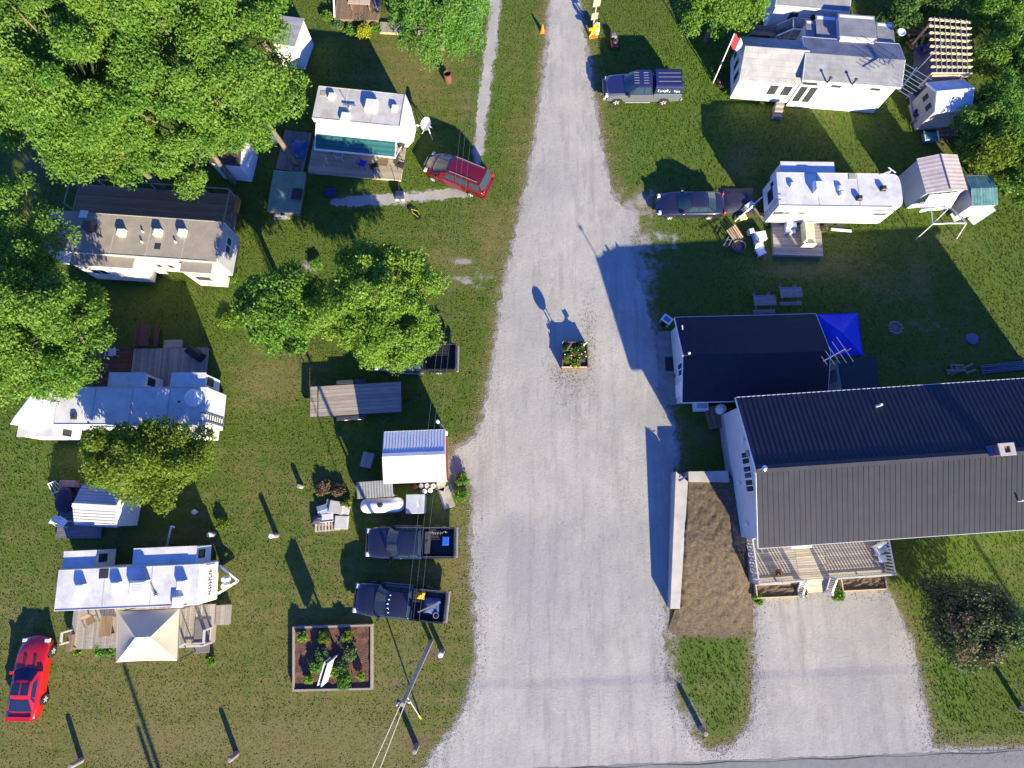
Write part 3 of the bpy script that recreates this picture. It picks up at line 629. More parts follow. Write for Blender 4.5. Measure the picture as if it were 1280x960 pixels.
# utility trailer with a plank bed
o, rz, L, W = frame((388, 483.5), (501, 477), (390, 521), .75)
WOODG = pm('grey weathered planks', (.36, .31, .26), (.24, .21, .18), 4, .85, .2, stretch=(.3, 4, 1), tint=.5)
t = thing('utility_trailer', 'flat utility trailer with a grey plank bed and white wheels, half in tree shade', 'trailer', o, rz)
m = M(); rg = random.Random(1); nb = 8; bw = W/nb
for i in range(nb):
    y = -W/2+i*bw
    m.box(-L/2+.55, L/2, y+.008, y+bw-.008, .70, .75, rg.uniform(-.3, .3)); m.box(-L/2, -L/2+.46, y+.008, y+bw-.008, .70, .745, rg.uniform(-.3, .3))
m.build('plank_bed', WOODG, t)
m = M()
for s in (-1, 1): m.box(-L/2, L/2, s*(W/2+.012), s*(W/2+.06), .58, .72)
m.box(-L/2-.05, -L/2-.005, -W/2, W/2, .56, .74); m.bar((L/2, -W*.35, .6), (L/2+1.2, 0, .55), .08); m.bar((L/2, W*.35, .6), (L/2+1.2, 0, .55), .08); m.box(L/2+.004, L/2+.05, -W/2, W/2, .56, .74)
m.build('frame', pm('dark steel', (.04, .035, .035), (.08, .05, .04), 4, .6), t)
for x in (-.75, .15):
    for s in (-1, 1):
        wl = M().lathe((x, s*(W/2+.2), .34), [(.2, -.1), (.33, -.1), (.34, 0), (.33, .1), (.2, .1)], 18, 'y').build('wheel', TYRE, t)
        M().lathe((x, s*(W/2+.27), .34), [(.2, 0), (.2, .04), (.05, .05)] if s > 0 else [(.2, .03), (.2, -.02), (.05, -.04)], 16, 'y').build('rim', pm('white rim', (.75, .75, .73), None, 3, .4), wl)
for s in (-1, 1):
    M().bbox(-1.3, .65, min(s*(W/2+.07), s*(W/2+.34)), max(s*(W/2+.07), s*(W/2+.34)), .70, .74, .02).build('fender', pm('dark fender', (.05, .055, .07), None, 4, .4), t)
M().bar((-L/2+.1, W/2+.02, .7), (-L/2+.1, W/2+.02, 1.35), .05).build('stake', BLACKP, t)
# ================================================================== BUILDINGS AND CAMPERS
WHITE = pm('white siding', (.72, .72, .71), (.66, .66, .65), 2, .55, dirt=.12)
WHITER = pm('white camper roof', (.63, .625, .62), (.56, .555, .55), 1.2, .6, dirt=.35)
GREYR = pm('grey camper roof', (.50, .495, .48), (.40, .40, .39), 1.5, .6, dirt=.45)
CREAM = pm('cream siding', (.62, .59, .53), (.56, .53, .48), 2, .55, dirt=.15)
BEIGER = pm('beige camper roof', (.33, .29, .24), (.28, .245, .205), 1.5, .7, dirt=.35)
TRIM = pm('white trim', (.78, .78, .77), None, 3, .45)
PANE = pm('window pane', (.03, .036, .045), (.05, .055, .06), 1, .08, spec=.8)
DARKST = pm('dark steel paint', (.035, .035, .04), None, 4, .5)
PLASTW = pm('white plastic', (.74, .74, .72), (.66, .66, .64), 4, .4)
DARKROOF = pm('charcoal metal roof', (.034, .036, .048), (.029, .031, .042), 1.2, .55, spec=.15, dirt=.12)
ALU = pm('aluminium', (.55, .56, .58), None, 5, .35, metal=.8)
def wood(name, c1, c2, **k): return pm(name, c1, c2, 4, .85, .25, stretch=(.35, 3.5, 3.5), tint=.55, **k)
DECKG = wood('weathered deck boards', (.34, .30, .255), (.25, .22, .19))
DECKB = wood('brown deck boards', (.21, .145, .095), (.15, .10, .065))
DECKT = wood('tan deck boards', (.38, .335, .265), (.30, .26, .205))
DECKR = wood('red stained boards', (.15, .062, .042), (.10, .045, .032))
PINE = wood('fresh pine', (.62, .50, .33), (.52, .40, .25))
def deck(t, x0, x1, y0, y1, z, mat=DECKG, along='x', bw=.14, name='deck_boards', th=.04, skirt=True, seed=1):
    m = M(); rg = random.Random(seed)
    if along == 'x':
        n = max(1, round((y1-y0)/bw)); b = (y1-y0)/n
        for i in range(n): m.box(x0+rg.uniform(0, .015), x1-rg.uniform(0, .015), y0+i*b+.006, y0+(i+1)*b-.006, z-th, z+rg.uniform(-.003, .003), rg.uniform(-.4, .4))
    else:
        n = max(1, round((x1-x0)/bw)); b = (x1-x0)/n
        for i in range(n): m.box(x0+i*b+.006, x0+(i+1)*b-.006, y0+rg.uniform(0, .015), y1-rg.uniform(0, .015), z-th, z+rg.uniform(-.003, .003), rg.uniform(-.4, .4))
    o = m.build(name, mat, t)
    if skirt and z > .1:
        m = M()
        m.box(x0+.02, x1-.02, y0+.02, y0+.06, .02, z-th-.004); m.box(x0+.02, x1-.02, y1-.06, y1-.02, .02, z-th-.004); m.box(x0+.02, x0+.06, y0+.065, y1-.065, .02, z-th-.004); m.box(x1-.06, x1-.02, y0+.065, y1-.065, .02, z-th-.004)
        m.build('rim_joist', mat, t)
    return o
def railing(t, a, b, z, h=.95, mat=TRIM, gap=.13, balus=True, name='railing', cap=.09, posts=True, bw=.04):
    a = Vector((*a, z)); b = Vector((*b, z)); L = (b-a).length; d = (b-a)/L; m = M()
    m.bar(a+Vector((0,0,h)), b+Vector((0,0,h)), cap, .04); m.bar(a+Vector((0,0,.12)), b+Vector((0,0,.12)), .05, .05)
    if balus:
        k = int(L/gap)
        for i in range(1, k): p = a+d*(L*i/k); m.bar(p+Vector((0,0,.14)), p+Vector((0,0,h-.02)), .03, bw, d)
    k = max(1, round(L/1.8))
    for i in range(k+1): p = a+d*(L*i/k); m.bar(p+Vector((0,0,0)), p+Vector((0,0,h+.05 if posts else h-.02)), .09, .09, d)
    return m.build(name, mat, t)
def window(t, c, nrm, w_, h_, sash=1, mat=TRIM, pane=PANE, name='window'):
    """framed window on a wall at c, facing nrm (local); panes are sub-parts"""
    c = Vector(c); nrm = Vector(nrm).normalized(); u = Vector((-nrm.y, nrm.x, 0)).normalized(); v = Vector((0,0,1)); m = M(); f = .06
    def bx(mb, u0, u1, v0, v1, d0, d1):
        vs = [c+u*a+v*b+nrm*d for d in (d0, d1) for a, b in ((u0, v0), (u1, v0), (u1, v1), (u0, v1))]
        mb.add(vs, [(0,1,2,3),(7,6,5,4),(4,5,1,0),(5,6,2,1),(6,7,3,2),(7,4,0,3)])
    for a0, a1, b0, b1 in ((-w_/2, w_/2, h_/2-f, h_/2), (-w_/2, w_/2, -h_/2, -h_/2+f), (-w_/2, -w_/2+f, -h_/2+f+.002, h_/2-f-.002), (w_/2-f, w_/2, -h_/2+f+.002, h_/2-f-.002)): bx(m, a0, a1, b0, b1, -.02, .04)
    for i in range(1, sash): x = -w_/2+w_*i/sash; bx(m, x-.03, x+.03, -h_/2+f+.002, h_/2-f-.002, -.02, .035)
    o = m.build(name, mat, t)
    m = M(); bx(m, -w_/2+f-.005, w_/2-f+.005, -h_/2+f-.005, h_/2-f+.005, -.015, .012); m.build('pane', pane, o)
    return o
def gable(t, L, W, he, hr, wall, roof, oh=.25, ohx=.25, ribs=0, rmat_cap=None, z0=0, th=.08, fascia=TRIM, rib_h=.025, x0=None, x1=None, asym=0.0):
    x0 = -L/2 if x0 is None else x0; x1 = L/2 if x1 is None else x1; s = (hr-he)/(W/2); wi = W/2-oh; zi = he+s*oh
    M().xprism([(-wi, z0), (wi, z0), (wi, zi-th), (0, hr-th-.01), (-wi, zi-th)], x0+ohx, x1-ohx).build('wall', wall, t)
    m = M()
    m.slab((x0, -W/2, he), (x1, -W/2, he), (x1, -.003, hr), (x0, -.003, hr), th); m.slab((x0, .003, hr), (x1, .003, hr), (x1, W/2, he), (x0, W/2, he), th)
    if ribs:
        n = int((x1-x0)/ribs)
        for i in range(n+1):
            x = x0+.03+(x1-x0-.06)*i/n
            for y in (-1, 1): m.bar((x, y*(W/2-.01), he+rib_h*.5), (x, y*.02, hr+rib_h*.5-.004), .045, rib_h)
    r = m.build('roof', roof, t)
    if rmat_cap:
        m = M(); m.slab((x0-.02, -.22, hr-.22*s+.045), (x1+.02, -.22, hr-.22*s+.045), (x1+.02, 0, hr+.05), (x0-.02, 0, hr+.05), .02); m.slab((x0-.02, .001, hr+.05), (x1+.02, .001, hr+.05), (x1+.02, .22, hr-.22*s+.045), (x0-.02, .22, hr-.22*s+.045), .02)
        m.build('ridge_cap', rmat_cap, r)
    if fascia:
        m = M()
        for y in (-1, 1): m.box(x0+.004, x1-.004, min(y*(W/2+.004), y*(W/2+.03)), max(y*(W/2+.004), y*(W/2+.03)), he-.16, he+.005)
        for x in (x0-.034, x1+.006):
            for y in (-1, 1): m.add([(x, y*W/2, he-.17), (x+.028, y*W/2, he-.17), (x+.028, 0, hr-.17), (x, 0, hr-.17), (x, y*W/2, he-.002), (x+.028, y*W/2, he-.002), (x+.028, 0, hr-.002), (x, 0, hr-.002)], [(0,3,2,1),(4,5,6,7),(0,1,5,4),(1,2,6,5),(2,3,7,6),(3,0,4,7)])
        m.build('fascia', fascia, t)
    return r
def pipe(t, p, h=.3, r=.06, mat=PLASTW, name='vent_pipe'):
    m = M(); m.tube([p, (p[0], p[1], p[2]+h)], r, 10); return m.build(name, mat, t)
# ---- main building ------------------------------------------------
HE, HR = 4.75, 6.12
o, rz, Lv, Wv = frame((920, 497), (1280, 473), (941, 686), HE)
mh = thing('house', 'long white building with a big ribbed charcoal metal roof running off the right edge', 'building', o, rz)
x0, x1 = -Lv/2, -Lv/2+23.5
BLUEW = pm('pale siding', (.58, .575, .56), (.53, .53, .52), 1.5, .6, dirt=.1)
gable(mh, Lv, Wv, HE, HR, BLUEW, DARKROOF, oh=.45, ohx=.45, ribs=.305, rmat_cap=DARKROOF, x0=x0, x1=x1, rib_h=.02)
yr = -Wv/2
def wallpt(px, py, z): return loc(o, rz, P(px, py, z))
for py in (573, 591, 608):   # paired sash windows in the west gable
    y = loc(o, rz, P(924, py, 3.7)).y; window(mh, (x0+.45, y, 3.75), (-1, 0, 0), .8, 1.2, 2)
m = M()
for y, z in ((1.9, 4.0), (-.6, 2.3), (-3.1, 2.6)): M().bbox(x0+.28, x0+.449, y-.09, y+.09, z-.12, z+.12, .02).build('wall_lamp', PLASTW, mh)
m = M(); m.bbox(x0+.37, x0+.448, .9, 1.25, 4.0, 4.4, .02); m.build('wall_vent', pm('vent grey', (.25, .27, .3), None, 3), mh)
bc = loc(o, rz, P(1256, 562, HR+.6)); yb = bc.y
ch = M().box(bc.x-.45, bc.x+.35, yb-.3, yb+.3, HR-.7, HR+.75).build('chimney', pm('red brick', (.26, .10, .07), (.20, .08, .06), 8, .9, .3), mh)
m = M(); m.box(bc.x-.5, bc.x+.4, yb-.35, yb-.18, HR+.752, HR+.84); m.box(bc.x-.5, bc.x+.4, yb+.18, yb+.35, HR+.752, HR+.84); m.box(bc.x-.5, bc.x-.2, yb-.178, yb+.178, HR+.752, HR+.84); m.box(bc.x+.12, bc.x+.4, yb-.178, yb+.178, HR+.752, HR+.84); m.build('chimney_cap', pm('concrete cap', (.45, .42, .38), None, 4), ch)
M().box(bc.x-.505, bc.x-.455, yb-.25, yb+.25, HR-.2, HR+.4).build('flashing', pm('blue flashing', (.06, .10, .32), None, 3, .4), ch)
v = loc(o, rz, P(1098, 507, 5.3)); pipe(mh, (v.x, v.y, 4.9), .75, .07)
v = loc(o, rz, P(1275, 626, 5.4)); pipe(mh, (v.x, v.y, 5.2), .4, .05)
m = M(); m.tube([(x0+.1, 0, HR+.02), (x0+.1, 0, HR+.9)], .035, 8); m.lathe((x0+.1, 0, HR+.9), [(.03, 0), (.16, .03), (.03, .14)], 10); m.build('mast', ALU, mh)
m = M()
for xx in (x0+1.7+.0, x0+1.7): pass
m.bbox(x0+1.9, x0+3.1, -Wv/2-.16, -Wv/2-.034, HE-.3, HE-.05, .02); m.build('entrance_light_panel', TRIM, mh)
M().box(x0+2.0, x0+3.0, -Wv/2+.39, -Wv/2+.44, .95, 3.0).build('door', pm('door paint', (.5, .5, .48), None, 2), mh)
for xx in (x0+.9, x0+4.6, x0+9, x0+13): window(mh, (xx, -Wv/2+.45, 2.6), (0, -1, 0), 1.0, 1.1, 2)
M().box(x0+.44, x1-.5, -Wv/2+.43, Wv/2-.43, 0, 1.05).build('foundation', pm('foundation concrete', (.34, .36, .36), (.28, .3, .3), 2, .9), mh)
# ---- porch of the main building
pz = .95
pa = loc(o, rz, P(944, 724, pz+.6)); pb = loc(o, rz, P(1112, 718, pz)); xa, xb_ = pa.x, loc(o, rz, P(1115, 690, pz+1.0)).x; yf = loc(o, rz, P(1000, 725, pz)).y
po = thing('porch', 'grey board porch with baluster railings and a centre ramp below the charcoal roof', 'porch', o, rz)
rx0, rx1 = loc(o, rz, P(1000, 724, pz)).x, loc(o, rz, P(1036, 724, pz)).x
yw = -Wv/2+.42
deck(po, xa, rx0-.03, yf, yw, pz, DECKG, 'x', .14, seed=3); deck(po, rx1+.03, xb_, yf, yw, pz, DECKG, 'x', .14, seed=4); deck(po, rx0-.026, rx1+.026, yf, yw, pz+.003, DECKT, 'x', .14, seed=5)
# ramp from the deck down to the drive
ye = loc(o, rz, P(1024, 740, .05)).y
m = M(); nr = 9
for i in range(nr):
    f0, f1 = i/nr, (i+1)/nr; ya, yb2 = yf-.02+(ye-yf)*f0, yf-.02+(ye-yf)*f1; za, zb2 = pz*(1-f0)+.05*f0, pz*(1-f1)+.05*f1
    m.slab((rx0, yb2+.01, zb2), (rx1, yb2+.01, zb2), (rx1, ya-.01, za), (rx0, ya-.01, za), .04, random.Random(i).uniform(-.3, .3))
m.build('ramp', DECKT, po)
PW = pm('weathered white rail', (.52, .50, .47), (.44, .42, .39), 4, .7, dirt=.2)
railing(po, (xa+.05, yf+.06), (rx0-.05, yf+.06), pz, 1.0, PW, .19, bw=.095)
railing(po, (rx1+.05, yf+.06), (xb_-.05, yf+.06), pz, 1.0, PW, .19, bw=.095)
railing(po, (xa+.05, yf+.2), (xa+.05, yw-.1), pz, 1.0, PW, .19, bw=.095)
railing(po, (xb_-.05, yf+.2), (xb_-.05, yw-.6), pz, 1.0, PW, .19, bw=.095)
for xx in (rx0-.02, rx1+.02):
    m = M(); m.bar((xx, yf, pz+.95), (xx, ye-.05, .95), .1, .05); m.bar((xx, yf+.05, pz+.15), (xx, ye-.05, .2), .06, .05)
    for i in range(8): f0 = (i+.5)/8; m.bar((xx, yf+(ye-yf)*f0, pz*(1-f0)+.1), (xx, yf+(ye-yf)*f0, pz*(1-f0)+.92+.03*f0), .04)
    m.bar((xx, ye-.05, 0), (xx, ye-.05, 1.1), .12); m.build('ramp_rail', TRIM, po)
m = M(); m.box(xa+.1, xa+.22, yf+.08, yf+.2, pz, HE-.3); m.box(xb_-.22, xb_-.1, yf+.08, yf+.2, pz, HE-.3)
SOIL = pm('dark soil', (.13, .095, .06), (.08, .058, .038), 5, .95, .8, 14)
for (pxa, pxb, py0, py1, lab) in ((945, 1009, 731, 746, 'wooden planter box of bare soil left of the ramp, in front of the porch'), (1052, 1108, 722, 738, 'wooden planter box of bare soil right of the ramp, in front of the porch')):
    a, b = P(pxa, (py0+py1)/2+1, .45), P(pxb, (py0+py1)/2-2, .45); c = (a+b)/2; L_ = (b-a).length; w2 = .42
    bt = thing('planter_box', lab, 'planter', (c.x, c.y, 0), heading(a, b), 'soil planters before the porch')
    m = M(); m.box(-L_/2, L_/2, -w2, -w2+.06, 0, .5); m.box(-L_/2, L_/2, w2-.06, w2, 0, .5); m.box(-L_/2, -L_/2+.06, -w2+.062, w2-.062, 0, .5); m.box(L_/2-.06, L_/2, -w2+.062, w2-.062, 0, .5); m.build('box', PINE, bt)
    m = M(); n = 14; vs = [(-L_/2+.06+(L_-.12)*i/n, -w2+.06+(2*w2-.12)*j/6, .40+random.uniform(-.05, .05)) for i in range(n+1) for j in range(7)]
    m.add(vs, [(i*7+j, i*7+j+1, (i+1)*7+j+1, (i+1)*7+j) for i in range(n) for j in range(6)]); m.build('soil', SOIL, bt)
# porch furniture
c = P(1100, 686, pz+.4); single('wicker_chair', M().bbox(-.3, .3, -.3, .3, .25, .42, .05).bbox(-.32, .32, .22, .34, .42, .95, .04).bbox(-.34, -.24, -.3, .2, .42, .62, .03).bbox(.24, .34, -.3, .2, .42, .62, .03).box(-.28, -.22, -.28, -.22, 0, .25).box(.22, .28, -.28, -.22, 0, .25).box(-.28, -.22, .2, .26, 0, .25).box(.22, .28, .2, .26, 0, .25), PLASTW, 'white armchair in the right corner of the porch', 'chair', (c.x, c.y, pz), rz+.4)
c = P(1101, 693, pz+.3); single('side_table', M().bbox(-.25, .25, -.22, .22, .42, .46, .01).box(-.22, -.18, -.2, -.16, 0, .42).box(.18, .22, -.2, -.16, 0, .42).box(-.22, -.18, .16, .2, 0, .42).box(.18, .22, .16, .2, 0, .42), PLASTW, 'small white table in front of the porch armchair', 'table', (c.x, c.y-.25, pz), rz)
c = P(975, 716, pz+.5)
t = thing('flower_pot', 'clay pot with a dark red plant on the porch rail left of the ramp', 'pot', (c.x, c.y, pz))
M().lathe((0,0,0), [(.14, 0), (.2, .3), (.22, .34), (.18, .34), (.16, .26)], 14).build('pot', pm('terracotta', (.32, .10, .05), None, 4), t)
M().dome((0,0,.32), .2, .2, .22, 10, 4).build('plant', pm('dark red leaves', (.18, .03, .02), (.06, .05, .02), 14, .7, .8, 20), t)
# ---- retaining wall + soil bank
CONC = pm('fresh concrete', (.50, .47, .41), (.42, .39, .34), 1.5, .9, .15, 20, dirt=.25)
zt = 1.25
def wq(px, py, z): p = P(px, py, z); return (p.x, p.y)
rw = thing('retaining_wall', 'pale concrete retaining wall holding back bare soil west of the house', 'wall', P(850, 680, 0))
m = M(); O = rw.location
A = [P(845, 589.5, zt), P(838, 761, .75), P(850, 761, .75), P(860, 602, zt)]; B = [P(846.5, 589.5, zt), P(861, 602.5, zt), P(912, 603, zt), P(910, 588.5, zt)]
def wallmesh(q, name):
    m = M(); q = [x-O for x in q]; n = len(q)
    m.add([(x.x, x.y, -.1) for x in q]+[(x.x, x.y, x.z) for x in q], [(3,2,1,0),(4,5,6,7)]+[(i, (i+1)%4, 4+(i+1)%4, 4+i) for i in range(4)]); return m.build(name, CONC, rw)
wallmesh(A, 'side_wall'); wallmesh([P(860.6, 589.5, zt-.003), P(860.9, 602, zt-.003), P(912, 603, zt-.003), P(910, 588.5, zt-.003)], 'end_wall')
# painted initials on the corner of the wall
m = M(); BL = pm('blue grey stencil', (.05, .07, .2), None, 3)
def stroke(a, b, w_): p, q = P(*a, zt+.004)-O, P(*b, zt+.004)-O; d = (q-p).normalized(); nn = Vector((-d.y, d.x, 0))*w_; m.add([p-nn, q-nn, q+nn, p+nn], [(0,1,2,3)])
stroke((849, 601.5), (858.5, 595), .045); stroke((849.5, 597), (850.5, 592), .03); stroke((851, 592.5), (853.5, 596), .03)
m.build('painted_mark', BL, rw, fix=False)
def soilmat():
    m, N, L, b = newmat('bank soil'); tc = N.new('ShaderNodeTexCoord')
    n = N.new('ShaderNodeTexNoise'); n.inputs['Scale'].default_value = 5.5; n.inputs['Detail'].default_value = 8; n.inputs['Roughness'].default_value = .75; L.new(tc.outputs['Object'], n.inputs['Vector'])
    r = N.new('ShaderNodeValToRGB'); r.color_ramp.elements[0].position = .3; r.color_ramp.elements[0].color = (.085, .064, .042, 1); r.color_ramp.elements[1].position = .72; r.color_ramp.elements[1].color = (.205, .160, .105, 1); L.new(n.outputs[0], r.inputs[0]); L.new(r.outputs[0], b.inputs['Base Color']); b.inputs['Roughness'].default_value = .95; b.inputs['Specular IOR Level'].default_value = .1
    n2 = N.new('ShaderNodeTexNoise'); n2.inputs['Scale'].default_value = 12; n2.inputs['Detail'].default_value = 6; n2.inputs['Roughness'].default_value = .7; L.new(tc.outputs['Object'], n2.inputs['Vector'])
    bp = N.new('ShaderNodeBump'); bp.inputs['Strength'].default_value = .9; bp.inputs['Distance'].default_value = .1; L.new(n2.outputs[0], bp.inputs['Height']); L.new(bp.outputs[0], b.inputs['Normal']); return m
nu, nv = 60, 110; vs = []; rgs = np.random.default_rng(5)
from mathutils import noise as mnoise
for j in range(nv+1):
    py = 597+(812-597)*j/nv; f = j/nv
    left = 856-10*f if py < 758 else 845-(py-758)*.35
    right = 925+14*f if py < 690 else 941-(py-690)*.0
    for i in range(nu+1):
        u = i/nu; pxx = left+(right-left)*u
        s = min(1, max(0, (812-py)/150)); h = 1.12*(s*s*(3-2*s))
        e = min(1, (1-u)*5) if py > 690 else 1
        h *= (.25+.75*e)
        if py > 745: h *= min(1, (u*6)+.1+max(0, (790-py)/45))
        p = P(pxx, py, h*.8)
        hh_ = max(-.02, h+.06*mnoise.fractal(Vector((p.x*2.6, p.y*2.0, 0)), .8, 2, 6)*min(1, h*3+.25)-(.12 if u < .05 and py < 760 else 0)) if s > 0.01 else -.02
        vs.append((p.x, p.y, hh_+.01-max(0, (py-772)/40)*.075))
F = np.array([(j*(nu+1)+i, (j+1)*(nu+1)+i, (j+1)*(nu+1)+i+1, j*(nu+1)+i+1) for j in range(nv) for i in range(nu)])
sb = faces_np('soil_bank', np.array(vs), F, soilmat(), smooth=True); tag(sb, kind='structure')
# ---- the low dark-roofed building behind it
o2, rz2, L2, W2 = frame((846, 394), (1024, 389.5), (852, 501.5), 2.8)
nb = thing('cottage', 'low pale building with a plain dark navy roof beside the blue canopy, all in shade', 'building', o2, rz2)
gable(nb, L2, W2, 2.35, 2.35+W2*.5*.38, BLUEW, pm('dark shingle roof', (.024, .022, .028), (.019, .018, .024), 3, .85, .2, 30), oh=.3, ohx=.3)
window(nb, (-L2/2+.3, -.5, 1.6), (-1, 0, 0), .9, 1.1, 2); window(nb, (-L2/2+.3, 2.0, 2.6), (-1, 0, 0), .3, .5)
M().box(-L2/2+.25, -L2/2+.296, -.0-2.2, -1.3, .05, 2.05).build('door', TRIM, nb)
m = M(); v = loc(o2, rz2, P(863, 440, 3.7)); m.dome((v.x, v.y, 2.35+(W2*.5-abs(v.y))*.38-.05), .1, .1, .25, 8, 3); m.build('roof_vent', PLASTW, nb)
a, b = P(822, 416, 0), P(848, 505, 0)
WALK = pm('walk concrete', (.27, .265, .25), (.21, .205, .195), 1.5, .9, .1, 20, dirt=.3)
sheet('concrete_walk', jit([P(822, 414, 0), P(824, 506, 0), P(856, 505, 0), P(850, 414, 0)], .3, .03, 2), .012, WALK)
c = P(838, 455, 0); single('door_mat', M().bbox(-.36, .36, -.5, .5, 0, .02, .005), pm('dark mat', (.04, .035, .035), None, 9, .95), 'dark mat on the shaded concrete walk before the low building', 'mat', (c.x, c.y, .018), rz2)
c = P(845, 470, .1)
single('toy_bucket', M().lathe((0,0,0), [(.12, 0), (.17, .28), (.18, .3), (.15, .3), (.11, .05)], 14), pm('orange plastic', (.75, .10, .02), None, 3, .4), 'orange bucket on the walk beside the low building wall', 'bucket', (c.x, c.y, .016))
c = P(834, 399, .7); t = thing('sandwich_board', 'white framed panel leaning at the corner of the low building', 'sign board', (c.x, c.y, 0), R(-38))
m = M(); m.slab((-.35, -.22, .55), (.35, -.22, .55), (.35, .22, .8), (-.35, .22, .8), .04); m.bar((-.3, -.2, 0), (-.3, -.2, .52), .05); m.bar((.3, -.2, 0), (.3, -.2, .52), .05); m.bar((-.3, .2, 0), (-.3, .2, .76), .05); m.bar((.3, .2, 0), (.3, .2, .76), .05); m.build('panel', PLASTW, t)
M().slab((-.24, -.13, .607), (.24, -.13, .607), (.24, .14, .76), (-.24, .14, .76), .006).build('screen', pm('blue panel', (.10, .16, .34), None, 3, .3), t)
c = P(828, 407, .2); single('clay_pot', M().lathe((0,0,0), [(.16, 0), (.24, .36), (.26, .4), (.2, .4), (.18, .1)], 14), pm('brown pot', (.18, .09, .06), None, 4), 'brown pot by the corner of the low building, beneath the white panel', 'pot', (c.x, c.y, 0))
c = P(876, 508, .5); t = thing('air_conditioner', 'white boxy outdoor unit between the two big buildings', 'outdoor unit', (c.x, c.y, 0), rz2)
M().bbox(-.45, .45, -.3, .3, .08, .75, .05).build('case', PLASTW, t); m = M(); [m.box(-.32, .32, y-.015, y+.015, .752, .765) for y in (-.12, 0, .12)]; m.build('grille', DARKST, t)
c = P(900, 512, .6); single('propane_cylinder', M().lathe((0,0,0), [(.3, 0), (.34, .1), (.34, .95), (.26, 1.12), (.12, 1.18), (.12, 1.28), (.04, 1.29)], 20), PLASTW, 'white upright tank at the corner of the main building', 'gas tank', (c.x, c.y, 0))
c = P(891, 522, .3); t = thing('storage_bin', 'brown wooden bin next to the white upright tank', 'bin', (c.x, c.y, 0), rz2+R(-80))
deck(t, -.75, .75, -.38, .38, .6, DECKB, 'x', .19, 'lid', skirt=False); M().box(-.72, .72, -.35, .35, 0, .555).build('box', DECKB, t)
# ---- blue canopy
def canopy(name, label, cat, corners, peak, ze, zp, mat, ridge=None, group=None, legs=DARKST, sag=.06, legz=0, val=.16):
    cs = [P(*c, ze) for c in corners]; ctr = sum(cs, Vector())/4; t = thing(name, label, cat, (ctr.x, ctr.y, 0)); L0 = Vector((ctr.x, ctr.y, 0))
    cl = [c-L0 for c in cs]; pk = [P(*p, zp)-L0 for p in (peak if isinstance(peak, list) else [peak])]
    m = M(); n = 10
    for i in range(4):
        a, b = cl[i], cl[(i+1) % 4]
        if len(pk) == 1: pa = pb = pk[0]
        else: pa, pb = [(pk[0], pk[1]), (pk[1], pk[1]), (pk[1], pk[0]), (pk[0], pk[0])][i]
        vs = []
        for u in range(n+1):
            for v in range(n+1):
                fu, fv = u/n, v/n; e = a.lerp(b, fu); p = pa.lerp(pb, fu); q = e.lerp(p, fv)
                q = q+Vector((0, 0, -sag*4*fu*(1-fu)*(1-fv)*.5-.10*4*fv*(1-fv)*(4*fu*(1-fu))*.5-sag*2*fv*(1-fv))); vs.append(q)
        m.add(vs, [(u*(n+1)+v, (u+1)*(n+1)+v, (u+1)*(n+1)+v+1, u*(n+1)+v+1) for u in range(n) for v in range(n)], 0, True)
        d = Vector((0,0,-val)); m.add([a, b, b+d, a+d], [(0,1,2,3)])
    m.build('canopy', mat, t, fix=False)
    m = M()
    for i in range(4):
        a, b = cl[i], cl[(i+1) % 4]
        m.bar(a-Vector((0,0,.08)), b-Vector((0,0,.08)), .04)
        pp = pk[0] if len(pk) == 1 else (pk[0] if i in (0, 3) else pk[1]); m.bar(a-Vector((0,0,.06)), pp-Vector((0,0,.07)), .03)
    m.build('frame', legs, t)
    for c in cl:
        i = c*.97; M().bar((i.x, i.y, legz), (i.x, i.y, ze-.1), .05).build('leg', legs, t)
    return t
canopy('pop_up_canopy', 'bright blue square canopy beside the low dark roof', 'canopy', [(1028, 445), (1079, 444), (1072, 391), (1021, 393)], (1053.5, 416), 2.2, 2.95, pm('blue canopy fabric', (.012, .035, .50), (.01, .028, .42), 1.5, .7, .1, 3))
# ---- small flat-roofed shed below the canopy
o3, rz3, L3, W3 = frame((1047, 448), (1094, 446), (1048, 489), 2.4)
t = thing('garden_shed', 'little shed with a plain dark green flat roof just below the blue canopy', 'shed', o3, rz3)
M().box(-L3/2+.05, L3/2-.05, -W3/2+.05, W3/2-.05, 0, 2.28).build('wall', BLUEW, t)
M().slab((-L3/2, -W3/2, 2.36), (L3/2, -W3/2, 2.36), (L3/2, W3/2, 2.44), (-L3/2, W3/2, 2.44), .07).build('roof', pm('dark green roof', (.022, .036, .036), (.018, .03, .03), 2, .7), t)
M().box(-L3/2+.01, -L3/2+.046, -.3, .5, .05, 1.95).build('door', pm('grey door', (.2, .23, .28), None, 3), t)
# ---- roof-top yagi antennas
def yagi(name, label, base, zb, tip, tail, za, els, mat=ALU, group=None, drop=None):
    b = P(*base, zb); a, c = P(*tail, za), P(*tip, za); L0 = Vector((b.x, b.y, 0)); t = thing(name, label, 'antenna', L0, 0, group)
    a, c, b = a-L0, c-L0, b-L0; M().tube([b, (b.x, b.y, za)], .03, 8).build('mast', mat, t)
    M().bar(a, c, .06).build('boom', mat, t)
    d = (c-a).normalized(); nn = Vector((-d.y, d.x, 0))
    for k, (f, hl) in enumerate(els): p = a.lerp(c, f); M().tube([p-nn*hl, p+nn*hl], .018, 6).build('element', mat, t)
    return t
